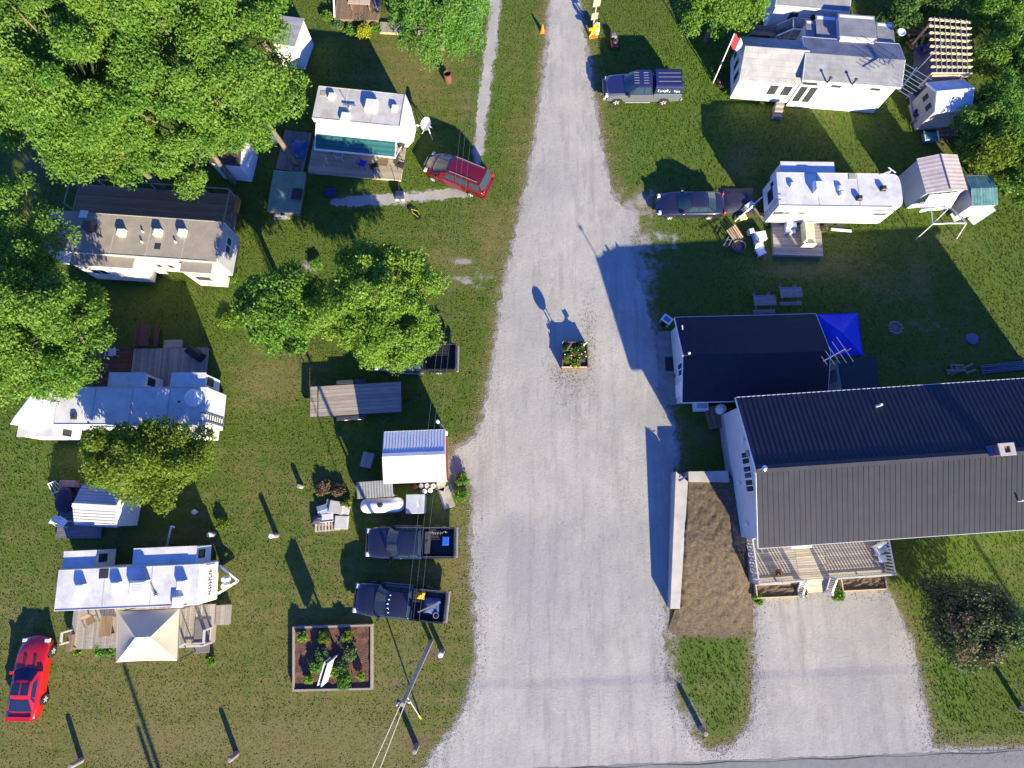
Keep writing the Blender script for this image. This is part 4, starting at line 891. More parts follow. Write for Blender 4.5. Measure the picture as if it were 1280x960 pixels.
# ---- white house, upper right
SHING = shingle('grey shingles', (.22, .225, .238), (.245, .25, .262)); SHINGB = shingle('pale shingles', (.28, .28, .287), (.31, .31, .315))
o4, rz4, L4, W4 = frame((1003, 46), (1124, 55), (1001, 99.5), 3.1)
wh = thing('mobile_home', 'white house with stepped grey shingle roofs and a row of windows, upper right', 'house', o4, rz4)
gable(wh, L4, W4, 3.1, 3.62, WHITE, SHING, oh=.2, ohx=.15)
# lower west wing
wl0, wl1 = loc(o4, rz4, P(925, 48, 2.6)), loc(o4, rz4, P(1001, 106, 2.6)); wx0 = wl0.x; wx1 = -L4/2+.14; wy0, wy1 = loc(o4, rz4, P(960, 102, 2.55)).y, loc(o4, rz4, P(960, 47, 2.55)).y
wing = bpy.data.objects.new('wing', None); COL.objects.link(wing); wing.parent = wh; wing.location = (0, (wy0+wy1)/2, 0)
def wingmesh():
    W_ = wy1-wy0; he, hr = 2.5, 3.65; s = (hr-he)/(W_/2); oh = .2
    M().xprism([(-W_/2+oh, .3), (W_/2-oh, .3), (W_/2-oh, he+s*oh-.08), (0, hr-.09), (-W_/2+oh, he+s*oh-.08)], wx0+.12, wx1).build('wing_wall', WHITE, wing)
    m = M(); m.slab((wx0, -W_/2, he), (wx1+.12, -W_/2, he), (wx1+.12, -.003, hr), (wx0, -.003, hr), .08); m.slab((wx0, .003, hr), (wx1+.12, .003, hr), (wx1+.12, W_/2, he), (wx0, W_/2, he), .08); m.build('wing_roof', SHINGB, wing)
    return W_
WW = wingmesh(); yS = -WW/2+.2
for x in (966, 983): v = loc(o4, rz4, P(x, 112, 1.6)); window(wing, (v.x, yS, 1.55), (0, -1, 0), .75, 1.1, 1)
window(wing, (wx0+.12, -.8, 1.6), (-1, 0, 0), .7, 1.2); window(wing, (wx0+.12, .2, 1.6), (-1, 0, 0), .7, 1.2); window(wing, (wx0+.12, 1.2, 1.6), (-1, 0, 0), .7, 1.2)
ySo = -W4/2+.2
for x in (998, 1012): v = loc(o4, rz4, P(x, 116, 1.6)); window(wh, (max(v.x, -L4/2+.6), ySo, 1.45), (0, -1, 0), .78, 1.7, 1)
v = loc(o4, rz4, P(1013, 105, 2.7)); m = M(); m.yprism([(v.x+.62*math.cos(R(a)), 2.42+.42*math.sin(R(a))) for a in range(0, 181, 20)], ySo-.03, ySo-.005); m.build('fan_light', PANE, wh)
for x in (1046, 1095): v = loc(o4, rz4, P(x, 108, 2.6)); window(wh, (v.x, ySo, 2.5), (0, -1, 0), .85, .4, 1)
v = loc(o4, rz4, P(976, 127, .8)); m = M(); [m.box(v.x-.3, v.x+.3, -W4/2-.35-.3*k, -W4/2-.05-.3*k, 0, .75-.22*k) for k in range(3)]; m.build('steps', DECKG, wh)
# rear additions
def addition(px0, px1, py0, py1, z, name='rear_addition', mat=SHING, slope=.12):
    a, b = loc(o4, rz4, P(px0, py0, z)), loc(o4, rz4, P(px1, py1, z)); x0_, x1_ = a.x, b.x; y1_, y0_ = a.y, max(b.y, W4/2+.035)
    y0_ = W4/2-.1
    M().box(x0_+.1, x1_-.1, W4/2-.19, y1_-.1, .3, z-.1).build(name, WHITE, wh)
    return M().slab((x0_, W4/2+.036, z), (x1_, W4/2+.036, z), (x1_, y1_, z-slope), (x0_, y1_, z-slope), .08).build('addition_roof', mat, wh)
addition(1008, 1020, 23, 45, 2.75); addition(1020.5, 1047.5, 17, 44, 2.9); addition(1048.5, 1096, 15, 47, 3.4); addition(1096.5, 1119, 26, 52, 2.9)
for x, y in ((1036.5, 100), (1068, 102)):
    v = loc(o4, rz4, P(x, y, 3.4)); m = M(); m.tube([(v.x, v.y, 3.1), (v.x, v.y, 3.6)], .06, 8); m.lathe((v.x, v.y, 3.6), [(.05, 0), (.13, .03), (.03, .12)], 10); m.build('stove_pipe', DARKST, wh)
m = M(); v = loc(o4, rz4, P(1108, 80, 3.6))
for a, l in ((62, .95), (215, .95), (150, .45), (262, .4), (305, .6)): m.tube([(v.x, v.y, 3.95), (v.x+l*math.cos(R(a)), v.y+l*math.sin(R(a)), 3.85)], .022, 6)
m.tube([(v.x, v.y, 3.5), (v.x, v.y, 4.0)], .025, 6); an = m.build('star_antenna', pm('grey aerial', (.12, .16, .26), None, 4, .4), wh)
m = M(); v = loc(o4, rz4, P(1120, 42, 3.0)); c_ = M().lathe((v.x+.3, v.y, 3.1), [(.1, 0), (.28, .02), (.3, .1), (.27, .1), (.2, .05)], 16).build('satellite_dish', PLASTW, wh)
# stair with rails at the back of the wing
c = P(990, 44, .6); t = thing('back_steps', 'white railed steps in shade behind the white house', 'steps', (c.x, c.y, 0), rz4)
m = M(); [m.box(-1.3+.3*k, -1.0+.3*k, -.5, .5, 0, .22*(k+1)) for k in range(3)]; m.box(-.4, .9, -.5, .5, 0, .8); m.build('treads', DECKG, t)
m = M()
for y in (-.5, .5): m.bar((-1.3, y, .95), (-.4, y, 1.7), .08); m.bar((-.4, y, 1.7), (.9, y, 1.7), .08); [m.bar((x, y, .1), (x, y, z), .06) for x, z in ((-1.3, .98), (-.4, 1.72), (.9, 1.72))]
m.bar((-.4, -.5, 1.7), (-.4, .5, 1.7), .07); m.build('handrail', TRIM, t)
c = P(951, 43, .3); single('garden_bench', M().bbox(-1.0, 1.0, -.2, .2, .42, .47, .01).box(-.9, -.84, -.18, .18, 0, .42).box(.84, .9, -.18, .18, 0, .42).bbox(-1.0, 1.0, .2, .25, .5, .9, .01).box(-.9, -.84, .19, .24, .42, .85).box(.84, .9, .19, .24, .42, .85), DECKG, 'long pale bench in deep shade behind the west wing of the white house', 'bench', (c.x, c.y, 0), rz4)
# flag pole
b, tp_ = P(893, 100, .3), P(918, 42, 4.2)
t = thing('flag_pole', 'slanting white flag pole with a red flag at the corner of the white house', 'flag pole', (b.x, b.y, 0))
tipl = Vector((tp_.x-b.x, tp_.y-b.y, 4.2)); M().tube([(0, 0, 0), tipl], .045, 8).build('pole', PLASTW, t)
m = M(); n = 8; d = Vector((.75, -.35, 0)); dn = -tipl.normalized()*.95
vs = [tipl+dn*(j/4)+d*(i/n)+Vector((0, 0, -.45*(i/n)**1.5+.08*math.sin(i*1.4))) for i in range(n+1) for j in range(5)]
m.add(vs, [(i*5+j, i*5+j+1, (i+1)*5+j+1, (i+1)*5+j) for i in range(n) for j in range(4)], 0, True)
fl = m.build('flag', pm('red flag cloth', (.5, .03, .05), (.42, .03, .04), 3, .8), t, fix=False)
m = M(); o_ = Vector((0, 0, .012)); m.add([vs[k]+o_ for k in range(len(vs))], [(i*5+j, i*5+j+1, (i+1)*5+j+1, (i+1)*5+j) for i in range(5, n) for j in range(4)], 0, True); m.build('flag_stripe', pm('white flag cloth', (.7, .68, .7), None, 3, .8), fl, fix=False)
yagi('tv_antenna', 'large silver television antenna beside the east end of the white house', (1128, 108), 0, (1146, 84), (1124, 114), 4.6, [(.02, .75), (.16, .85), (.30, .95), (.44, 1.05), (.58, 1.12), (.72, 1.2), (.9, 1.3)])
yagi('tv_antenna', 'pale television antenna on the low building by the blue canopy', (1042, 446), 2.4, (1057, 436), (1029, 451.5), 4.4, [(.05, .3), (.3, .5), (.5, .62), (.72, .78), (.97, .9)])
# ---- camper maker
def camper(name, label, nw, ne, sw, z, wall=WHITE, roof=WHITER, z0=.65, nose=None, cat='camper', bev=.07, group=None, wheels_=(-.6, .6)):
    o, rz, L, W = frame(nw, ne, sw, z); t = thing(name, label, cat, o, rz, group)
    m = M()
    if nose == 'round':      # fifth wheel nose, rounded in plan
        pl = [(-L/2, -W/2), (L/2-.7, -W/2)]+[(L/2-.55+.75*math.sin(R(a))**.6, -W/2*(1 if math.cos(R(a)) > 0 else -1)*abs(math.cos(R(a)))**.5) for a in range(10, 180, 10)]+[(L/2-.7, W/2), (-L/2, W/2)]
    elif nose == 'east': pl = [(-L/2, -W/2), (L/2+.15, -W/2), (L/2+.5, -W/2*.55), (L/2+.55, W/2*.25), (L/2, W/2), (-L/2, W/2)]
    elif nose == 'west': pl = [(-L/2, -W/2+.02), (L/2, -W/2), (L/2, W/2), (-L/2+1.4, W/2), (-L/2, W/2-.45)]
    else: pl = [(-L/2, -W/2), (L/2, -W/2), (L/2, W/2), (-L/2, W/2)]
    m.prism(pl, z0, z-.05); m.build('body', wall, t, bev)
    k = 1.0; m = M(); m.prism([(x*k, y*k) for x, y in pl], z-.048, z); m.build('roof', roof, t, .03)
    m = M(); ns = max(3, int(L/2.2)); [m.box(-L/2+L*i/ns-.025, -L/2+L*i/ns+.025, -W/2+.06, W/2-.06, z+.001, z+.010) for i in range(1, ns)]; m.box(-L/2+.08, L/2-.6, -W/2+.02, -W/2+.05, z+.001, z+.03); m.box(-L/2+.08, L/2-.6, W/2-.05, W/2-.02, z+.001, z+.03); m.build('roof_seam', pm('roof sealant', (.42, .41, .39), (.3, .29, .27), 5, .7), t)
    for x in wheels_:
        for s in (-1, 1): M().lathe((x, s*(W/2-.16), .36), [(.2, -.1), (.35, -.1), (.36, 0), (.35, .1), (.2, .1)], 18, 'y').build('wheel', TYRE, t)
    M().box(-L/2+.2, L/2-.2, -W/2+.35, W/2-.35, .3, z0-.005).build('chassis', DARKST, t)
    return t, o, rz, L, W
def vent(t, p, z, s=.38, h=.22, mat=PLASTW, name='roof_vent'):
    m = M(); m.bbox(p.x-s/2, p.x+s/2, p.y-s/2, p.y+s/2, z-.01, z+h, .05); return m.build(name, mat, t)
def acunit(t, p, z, sx=.95, sy=.72, h=.36):
    m = M(); m.bbox(p.x-sx/2, p.x+sx/2, p.y-sy/2, p.y+sy/2, z-.01, z+h, .09); a = m.build('air_conditioner', PLASTW, t)
    m = M(); [m.box(p.x-sx*.3, p.x+sx*.3, p.y+y-.012, p.y+y+.012, z+h-.002, z+h+.004) for y in (-.15, -.07, .01, .09, .17)]; m.build('louvre', pm('louvre grey', (.45, .45, .45), None, 3), a); return a
def slide(t, x0, x1, side, y, dep, z, wall=WHITE, roof=WHITER, z0=.9, win=None):
    y0, y1 = (y, y+dep) if side > 0 else (y-dep, y)
    s = M().box(x0, x1, y0, y1, z0, z-.06).build('slide_out', wall, t, .03)
    e = .05
    M().box(x0-e, x1+e, y0-(e if side < 0 else -.004), y1+(e if side > 0 else -.004), z-.058, z).build('slide_roof', roof, s)
    if win: 
        xx = x1 if win == 'e' else x0; window(s, (xx, (y0+y1)/2+.05*side, z-.75), (1 if win == 'e' else -1, 0, 0), min(.5, dep*.6), .75, 1, DARKST)
    return s
def LP(o, rz, px, py, z): return loc(o, rz, P(px, py, z))
# white fifth wheel, right
cz = 3.0
t, o, rz, L, W = camper('camper', 'white fifth wheel camper with a rounded nose, right of the navy sedan', (970, 215), (1121, 217), (972, 257.5), cz, nose='round', wheels_=(.6, 1.5))
for x, y in ((990, 232), (1052, 243), (1050, 236)): vent(t, LP(o, rz, x, y, cz), cz, .36, .2)
acunit(t, LP(o, rz, 1023, 236, cz), cz, .85, .8, .42); vent(t, LP(o, rz, 1065, 220.5, cz), cz, .5, .04, pm('skylight', (.35, .33, .27), None, 3, .3), 'skylight')
for x, y in ((1103, 236), (1073, 248)): vent(t, LP(o, rz, x, y+.5, cz), cz, .34, .26, DARKST)
v = LP(o, rz, 1110, 217, cz+.1); m = M(); m.bar((v.x-.5, v.y-.1, cz+.05), (v.x+.1, v.y+.1, cz+.35), .05); m.bar((v.x, v.y, cz), (v.x, v.y, cz+.35), .05); m.bar((v.x-.1, v.y+.3, cz+.37), (v.x+.35, v.y-.1, cz+.37), .05); m.build('bat_antenna', PLASTW, t)
a, b = LP(o, rz, 976, 203, 2.7), LP(o, rz, 1041, 203, 2.7); slide(t, a.x, b.x, 1, W/2-.02, a.y-W/2+.02, 2.75, win=None)
window(t, (-L/2, .1, 1.9), (-1, 0, 0), .9, .8, 1, DARKST); window(t, (-L/2, .75, 2.3), (-1, 0, 0), .3, .4, 1, DARKST)
m = M(); xl = -L/2-.06
for y in (-W/2+.2, -W/2+.6): m.tube([(xl, y, .7), (xl, y, cz+.12), (xl+.4, y, cz+.12)], .025, 6)
for k in range(8): m.tube([(xl, -W/2+.2, .8+.3*k), (xl, -W/2+.6, .8+.3*k)], .02, 6)
m.build('ladder', ALU, t)
for x, w_, h_ in ((973, .8, .45), (984, .45, .3), (1007, .9, .3), (1100, .9, .35)): v = LP(o, rz, x, 261, 2.2); window(t, (v.x, -W/2, 2.1), (0, -1, 0), w_, h_, 1, pm('grey frame', (.3, .3, .3), None, 3), pm('tan blind pane', (.10, .09, .08), None, 2, .2))
M().box(L/2-1.6, L/2-.1, -W/2-.012, -W/2-.002, 2.5, 2.62).build('dark_stripe', DARKST, t)
M().box(-L/2+2.2, -L/2+2.85, -W/2-.02, -W/2-.002, .75, 2.55).build('door', PLASTW, t)
# its deck
o5, rz5, L5, W5 = frame((965, 278), (1026, 280), (965, 318), .35)
t = thing('wooden_deck', 'grey plank deck on the south side of the white fifth wheel', 'deck', o5, rz5); deck(t, -L5/2, L5/2, -W5/2, W5/2+.4, .35, DECKG, 'x', .13, seed=5)
c = P(1010, 293, .75); t = thing('porch_swing', 'pale yellow cushioned swing seat on the grey deck of the fifth wheel', 'swing seat', (c.x, c.y, .352), rz5)
CY = pm('pale yellow cushion', (.62, .58, .36), (.54, .5, .32), 4, .8, .2)
M().bbox(-.2, .45, -.75, .75, .35, .5, .05).build('seat', CY, t); M().bbox(-.5, -.32, -.75, .75, .42, 1.0, .05).build('backrest', CY, t)
for s in (-1, 1): M().bbox(-.45, .45, min(s*.77, s*.86), max(s*.77, s*.86), .0, .66, .03).build('side_frame', pm('cream metal', (.6, .57, .45), None, 3), t)
M().slab((-.55, -.85, 1.45), (.3, -.85, 1.5), (.3, .85, 1.5), (-.55, .85, 1.45), .04).build('awning', CY, t) if False else None
c = P(988, 281, .6); single('step_box', M().bbox(-.35, .35, -.3, .3, 0, .5, .03).bbox(-.35, .35, -.62, -.32, 0, .26, .03), PLASTW, 'white step box at the camper door on the grey deck', 'steps', (c.x, c.y, .352), rz5)
c = P(1052, 287, .1); single('plank', M().bbox(-.75, .75, -.1, .1, 0, .06, .01), PLASTW, 'white board lying on the grass below the fifth wheel nose', 'board', (c.x, c.y, 0), R(-6))
# grey-roofed camper with the green awning, upper left
cz = 3.05
t, o, rz, L, W = camper('camper', 'white camper with a grey roof and a white and green striped awning, upper left', (398, 107), (507, 118), (393, 148), cz, roof=GREYR, nose='east', wheels_=(.2, 1.1)); top_camper = t
acunit(t, LP(o, rz, 464, 131, cz+.2), cz, .85, .8, .4)
for x, y in ((414, 119), (493, 134)): vent(t, LP(o, rz, x, y, cz+.2), cz, .42, .26)
vent(t, LP(o, rz, 432, 147, cz), cz, .6, .24); vent(t, LP(o, rz, 404, 117, cz), cz, .42, .03, pm('skylight', (.35, .33, .27)), 'skylight')
v = LP(o, rz, 437, 134, cz); m = M(); m.bar((v.x, v.y, cz), (v.x-.75, v.y+1.0, cz+.12), .05); m.bar((v.x-.45, v.y+.1, cz+.12), (v.x+.45, v.y+.1, cz+.12), .12, .04); m.dome((v.x, v.y, cz), .14, .14, .14, 10, 3); m.build('bat_antenna', ALU, t)
M().prism([(L/2-.02, -W/2+.01), (L/2+.15, -W/2+.01), (L/2+.5, -W/2*.55), (L/2+.55, W/2*.25), (L/2-.02, W/2-.01)], cz-.02, cz+.06).build('front_cap', PLASTW, t)
# small lettering on the side of the nose
rg = random.Random(8); m = M(); zz = 2.55; x_ = LP(o, rz, 498, 166, zz).x
for i in range(8): w_ = rg.uniform(.05, .08); m.box(x_, x_+w_*.4, -W/2-.012, -W/2-.003, zz, zz+.18); m.box(x_+w_*.4+.002, x_+w_, -W/2-.012, -W/2-.003, zz+rg.choice((0, .07, .14)), zz+.04+rg.choice((0, .07, .14))); x_ += w_+.04
m.build('lettering', pm('grey lettering', (.18, .18, .18), None, 3), t)
slide(t, LP(o, rz, 446, 107, 2.5).x, LP(o, rz, 477, 107, 2.5).x, 1, W/2-.02, .42, 2.5, roof=BLUEW)
# awning, rolled out over the deck
a0, a1 = LP(o, rz, 397, 150, 2.8), LP(o, rz, 497, 162, 2.8); b0 = LP(o, rz, 395, 186, 2.15); b1 = LP(o, rz, 493, 197, 2.15)
ya = -W/2-.02; yb = (b0.y+b1.y)/2; xa_, xb_ = a0.x, b1.x
m = M(); mg = M()
def aw(mb, f0, f1, t_=0): mb.slab((xa_, ya+(yb-ya)*f1, 2.82-.62*f1), (xb_, ya+(yb-ya)*f1, 2.82-.62*f1), (xb_, ya+(yb-ya)*f0, 2.82-.62*f0), (xa_, ya+(yb-ya)*f0, 2.82-.62*f0), .015, t_)
aw(m, 0, .46); fa = m.build('awning', pm('white awning cloth', (.72, .72, .72), None, 3, .7), t)
for k, f in enumerate(np.linspace(.462, .98, 7)[:-1]): aw(mg, f, f+.083, (.5 if k % 2 else -.2))
mg.build('awning_stripe', pm('teal awning cloth', (.018, .115, .115), (.015, .095, .10), 3, .7, tint=.5), fa)
m = M(); m.tube([(xa_-.1, yb-.05, 2.2), (xb_+.1, yb-.05, 2.2)], .06, 8)
for x in (xa_-.06, xb_+.06): m.bar((x, yb-.05, 2.2), (x, ya-.03, 1.0), .06); m.bar((x, yb-.05, 2.2), (x, ya, 2.8), .05)
m.build('awning_frame', PLASTW, fa)
window(t, (L/2-2.6, -W/2, 1.9), (0, -1, 0), .9, .6); M().box(.2, .85, -W/2-.02, -W/2-.003, .75, 2.6).build('door', PLASTW, t)
# deck under the awning
o6, rz6, L6, W6 = frame((392, 174), (507, 184), (396, 215), .3)
t = thing('wooden_deck', 'tan plank deck under the green awning', 'deck', o6, rz6); deck(t, -L6/2, L6/2, -W6/2-.05, W6/2, .3, DECKT, 'x', .14, seed=6)
def chair(name, label, px, py, z, rz_, mat, group=None):
    c = P(px, py, z+.4); t = thing(name, label, 'chair', (c.x, c.y, z), rz_, group)
    M().bbox(-.25, .25, -.25, .25, .38, .44, .02).build('seat', mat, t)
    M().add([(-.25, .22, .42), (.25, .22, .42), (.27, .38, .92), (-.27, .38, .92), (-.25, .26, .42), (.25, .26, .42), (.27, .42, .92), (-.27, .42, .92)], [(0,1,2,3),(7,6,5,4),(0,4,5,1),(1,5,6,2),(2,6,7,3),(3,7,4,0)]).build('backrest', mat, t)
    for x in (-.22, .22):
        for y in (-.22, .22): M().bar((x, y, 0), (x*.9, y*.9, .38), .04).build('leg', mat, t)
    for s in (-1, 1): M().bar((s*.29, -.25, .62), (s*.29, .3, .62), .06, .035).build('armrest', mat, t)
    return t
chair('folding_chair', 'bright blue folding chair on the tan deck', 453, 204, .302, R(160), pm('blue chair cloth', (.02, .06, .6), (.015, .05, .45), 5, .7))
chair('folding_chair', 'dark grey chair beside the bright blue one on the tan deck', 468, 208, .302, R(200), pm('dark chair cloth', (.03, .03, .035), None, 5, .8))
chair('folding_chair', 'dark chair folded near the end of the tan deck', 501, 206, .302, R(70), pm('dark chair cloth', (.03, .03, .035)))
chair('folding_chair', 'pale grey chair in the shade at the left end of the tan deck', 424, 194, .302, R(170), pm('pale chair cloth', (.45, .45, .47), None, 5, .8))
c = P(479, 205, .6); t = thing('patio_table', 'small brown table between chairs on the tan deck', 'table', (c.x, c.y, .302), rz6); deck(t, -.4, .4, -.3, .3, .55, DECKB, 'x', .15, 'tabletop', skirt=False); [M().box(x-.03, x+.03, y-.03, y+.03, 0, .505).build('leg', DECKB, t) for x in (-.33, .33) for y in (-.24, .24)]
c = P(503, 186, .5); single('barbecue', M().lathe((0,0,.0), [(.05, 0), (.05, .5), (.24, .55), (.3, .72), (.27, .86), (.12, .97), (.03, .98)], 16), DARKST, 'dark kettle barbecue at the right end of the tan deck', 'barbecue', (c.x, c.y, .302))
# satellite dish on a tripod beside the nose
c = P(534, 157, 1.0); t = thing('satellite_dish', 'white satellite dish on a stand beside the grey roofed camper nose', 'satellite dish', (c.x, c.y, 0), R(-60))
m = M(); prof = [(.02, 0), (.2, .02), (.38, .08), (.46, .14)]
vs = [(r*math.cos(2*math.pi*j/18), .0, 0) for r, h in prof for j in range(18)]
vs = [Vector((r*math.cos(2*math.pi*j/18), r*1.05*math.sin(2*math.pi*j/18), h)) for r, h in prof for j in range(18)]
rot = Matrix.Rotation(R(38), 3, 'X'); vs = [rot @ v+Vector((0, 0, 1.15)) for v in vs]
m.add(vs, [(i*18+j, i*18+(j+1)%18, (i+1)*18+(j+1)%18, (i+1)*18+j) for i in range(3) for j in range(18)], 0, True); m.build('dish', PLASTW, t, fix=False)
m = M(); [m.tube([(0, 0, 1.1), (.55*math.cos(a), .55*math.sin(a), 0)], .03, 6) for a in (0, 2.1, 4.2)]; m.tube([(0, 0, 1.1), (0, -.7, 1.5)], .025, 6); m.box(-.06, .06, -.78, -.66, 1.45, 1.57); m.build('stand', PLASTW, t)
# beige park model, left
cz = 3.3
t, o, rz, L, W = camper('park_trailer', 'long beige park trailer with three white roof vents and two bay sections, left side', (60, 262), (280, 277), (58, 313), cz, CREAM, BEIGER, .95, None, 'trailer home', bev=.03, wheels_=(-1.5, -.6))
M().box(L/2+.002, L/2+.03, -W/2+.1, W/2-.1, 1.0, cz-.1).build('end_shade_panel', pm('end wall shade grey', (.36, .37, .40), (.30, .31, .34), 2), t); window(t, (L/2+.03, .2, 2.3), (1, 0, 0), 1.2, .7, 2)  # grey panel paints the tree shade onto the cream end wall
for x in (152, 197.5, 228): vent(t, LP(o, rz, x, 291, cz+.15), cz, .46, .36)
m = M(); v = LP(o, rz, 115, 285, cz); m.lathe((v.x, v.y, cz), [(.42, 0), (.42, .12), (.36, .16), (.1, .2)], 16); m.bbox(v.x-.3, v.x+.3, v.y-.3, v.y+.3, cz-.01, cz+.6, .1); m.build('roof_fan', pm('brown fan', (.10, .085, .075), None, 4), t)
vent(t, LP(o, rz, 105, 268, cz), cz, .5, .12); vent(t, LP(o, rz, 197, 308, cz), cz, .4, .03, DARKST, 'skylight')
for x, y in ((179, 290), (178, 303), (220, 303)): v = LP(o, rz, x, y, cz); pipe(t, (v.x, v.y, cz-.02), .2, .06)
a, b = LP(o, rz, 88, 330, 3.1), LP(o, rz, 166, 330, 3.1); slide(t, a.x, b.x, -1, -W/2+.02, .75, 3.12, CREAM, BEIGER, .5, None)
window(t, (a.x+1.2, -W/2-.73, 2.0), (0, -1, 0), 1.3, .9, 2)
a, b = LP(o, rz, 227, 332, 3.1), LP(o, rz, 264, 334, 3.1); slide(t, a.x, b.x, -1, -W/2+.02, .72, 3.12, CREAM, BEIGER, .5, None)
window(t, ((a.x+b.x)/2, -W/2-.70, 2.0), (0, -1, 0), 1.2, .8, 1, CREAM)
for x in (200, 215): v = LP(o, rz, x, 326, 2.0); window(t, (v.x, -W/2, 2.0), (0, -1, 0), .55, .7)
M().box(LP(o, rz, 190, 326, 2).x-.35, LP(o, rz, 190, 326, 2).x+.35, -W/2-.03, -W/2-.004, .55, 2.5).build('door', TRIM, t)
o7, rz7, L7, W7 = frame((95, 224), (292, 238), (88, 262), 1.0)
t = thing('wooden_deck', 'brown railed deck along the back of the beige park trailer', 'deck', o7, rz7)
deck(t, -L7/2, L7/2+.1, -W7/2-.3, W7/2-.1, .55, wood('warm brown deck boards', (.30, .19, .105), (.21, .135, .075)), 'x', .14, seed=7)
DR = pm('brown rail', (.30, .26, .21), (.24, .2, .16), 4, .8)
railing(t, (-L7/2+.06, W7/2-.2), (L7/2-.1, W7/2-.2), .55, 1.0, DR, .5, False); railing(t, (-L7/2+.06, -W7/2+.2), (-L7/2+.06, W7/2-.35), .55, 1.0, DR, .5, False)
railing(t, (L7/2+.02, -W7/2-.2), (L7/2+.02, W7/2-.35), .55, 1.0, DR, .5, False)
c = P(293, 256, .9); single('orange_cushion', M().bbox(-.25, .25, -.5, .5, 0, .14, .05), pm('orange cloth', (.45, .2, .03), (.3, .15, .04), 6, .8), 'orange brown cushion at the east end of the railed deck', 'cushion', (c.x, c.y, .555), rz7)
# red and grey decks behind the left camper
o8, rz8, L8, W8 = frame((75, 434), (167, 434), (75, 482), .35)
t = thing('wooden_deck', 'dark red stained deck in shade behind the long white camper', 'deck', o8, rz8); deck(t, -L8/2, L8/2-.01, -W8/2-.3, W8/2, .35, DECKR, 'x', .14, seed=8)
o9, rz9, L9, W9 = frame((167, 436), (259, 434), (167, 482), .35)
t = thing('wooden_deck', 'grey plank deck with one step, joined to the dark red deck', 'deck', o9, rz9); deck(t, -L9/2+.01, L9/2, -W9/2-.3, W9/2, .35, DECKG, 'y', .14, seed=9)
v = LP(o9, rz9, 216, 428, .2); M().bbox(v.x-.62, v.x+.62, W9/2+.03, W9/2+.62, 0, .24, .02).build('step', DECKT, t)
chair('lawn_chair', 'pale blue plastic chair on the dark red deck', 140, 440, .352, R(185), pm('pale blue plastic', (.5, .55, .68), None, 4, .5))
c = P(246, 443, .5); single('covered_grill', M().bbox(-.55, .55, -.3, .3, 0, .8, .12), pm('black cover', (.02, .02, .03), None, 5, .6, .3), 'black covered grill on the grey plank deck', 'grill', (c.x, c.y, .352), R(-35))
def picnic(label, px, py, rz_, mat, L_=1.8, group=None, one=False):
    c = P(px, py, .6); t = thing('picnic_table', label, 'picnic table', (c.x, c.y, 0), rz_, group)
    deck(t, -L_/2, L_/2, -.38, .38, .74, mat, 'x', .15, 'tabletop', skirt=False)
    for s in ((-1,) if one else (-1, 1)): deck(t, -L_/2, L_/2, s*.72-.14, s*.72+.14, .44, mat, 'x', .14, 'bench', skirt=False)
    for x in (-L_/2+.25, L_/2-.25):
        m = M(); m.bar((x, -.72, 0), (x, -.2, .69), .08, .04, (1, 0, 0)); m.bar((x, .72, 0), (x, .2, .69), .08, .04, (1, 0, 0)); m.bar((x, -.82, .375), (x, .82, .375), .04, .09); m.build('leg_frame', mat, t)
    return t
picnic('red brown picnic table standing by the dark red deck', 181, 419, R(91), DECKR, 1.5)
for x, y, lab in ((955, 376, 'grey picnic table in deep shade, the left of the two above the low dark roof'), (988, 366, 'grey picnic table in deep shade, the right of the two above the low dark roof')): picnic(lab, x, y, R(2), pm('pale picnic boards', (.25, .22, .21), (.19, .17, .165), 4, .8, tint=.4), 1.55, 'picnic tables in the shade', True)
# long white camper, left middle
cz = 3.2
t, o, rz, L, W = camper('camper', 'long white camper with four slide outs, its roof half shaded by the round tree', (74, 483), (260, 483.5), (73, 531), cz, wheels_=(-1.2, -.3))
M().prism([(-L/2+.01, -W/2+.02), (-L/2+.01, W/2-.02), (-L/2-1.6, W/2-.25), (-L/2-2.6, -W/2+.45), (-L/2-2.75, -W/2+.03)], 1.3, cz-.04).build('front_section', PLASTW, t, .06)
for x0_, x1_, sd_ in ((137, 181, 1), (215, 256, 1), (35, 84, -1), (237, 262, -1)):
    a, b = LP(o, rz, x0_, 470, 2.95), LP(o, rz, x1_, 470, 2.95); slide(t, a.x, b.x, sd_, sd_*(W/2-.02), .95 if sd_ > 0 else .7, 2.95, win='e')
m = M(); v = LP(o, rz, 241, 497, cz+.2); m.lathe((v.x, v.y, cz), [(.55, 0), (.55, .18), (.4, .3), (.1, .36)], 24); m.build('round_vent', PLASTW, t)
for x, y in ((86, 491), (93, 521)): vent(t, LP(o, rz, x, y, cz), cz, .34, .16, DARKST)
vent(t, LP(o, rz, 67, 505, cz), cz, .3, .06); vent(t, LP(o, rz, 224, 502, cz), cz, .12, .1, DARKST)
m = M()
for y in (-W/2+.25, -W/2+.75): m.tube([(L/2+.06, y, .8), (L/2+.06, y, cz+.12), (L/2-.25, y, cz+.12)], .028, 6)
for k in range(7): m.tube([(L/2+.06, -W/2+.25, .9+.3*k), (L/2+.06, -W/2+.75, .9+.3*k)], .022, 6)
m.build('ladder', DARKST, t)
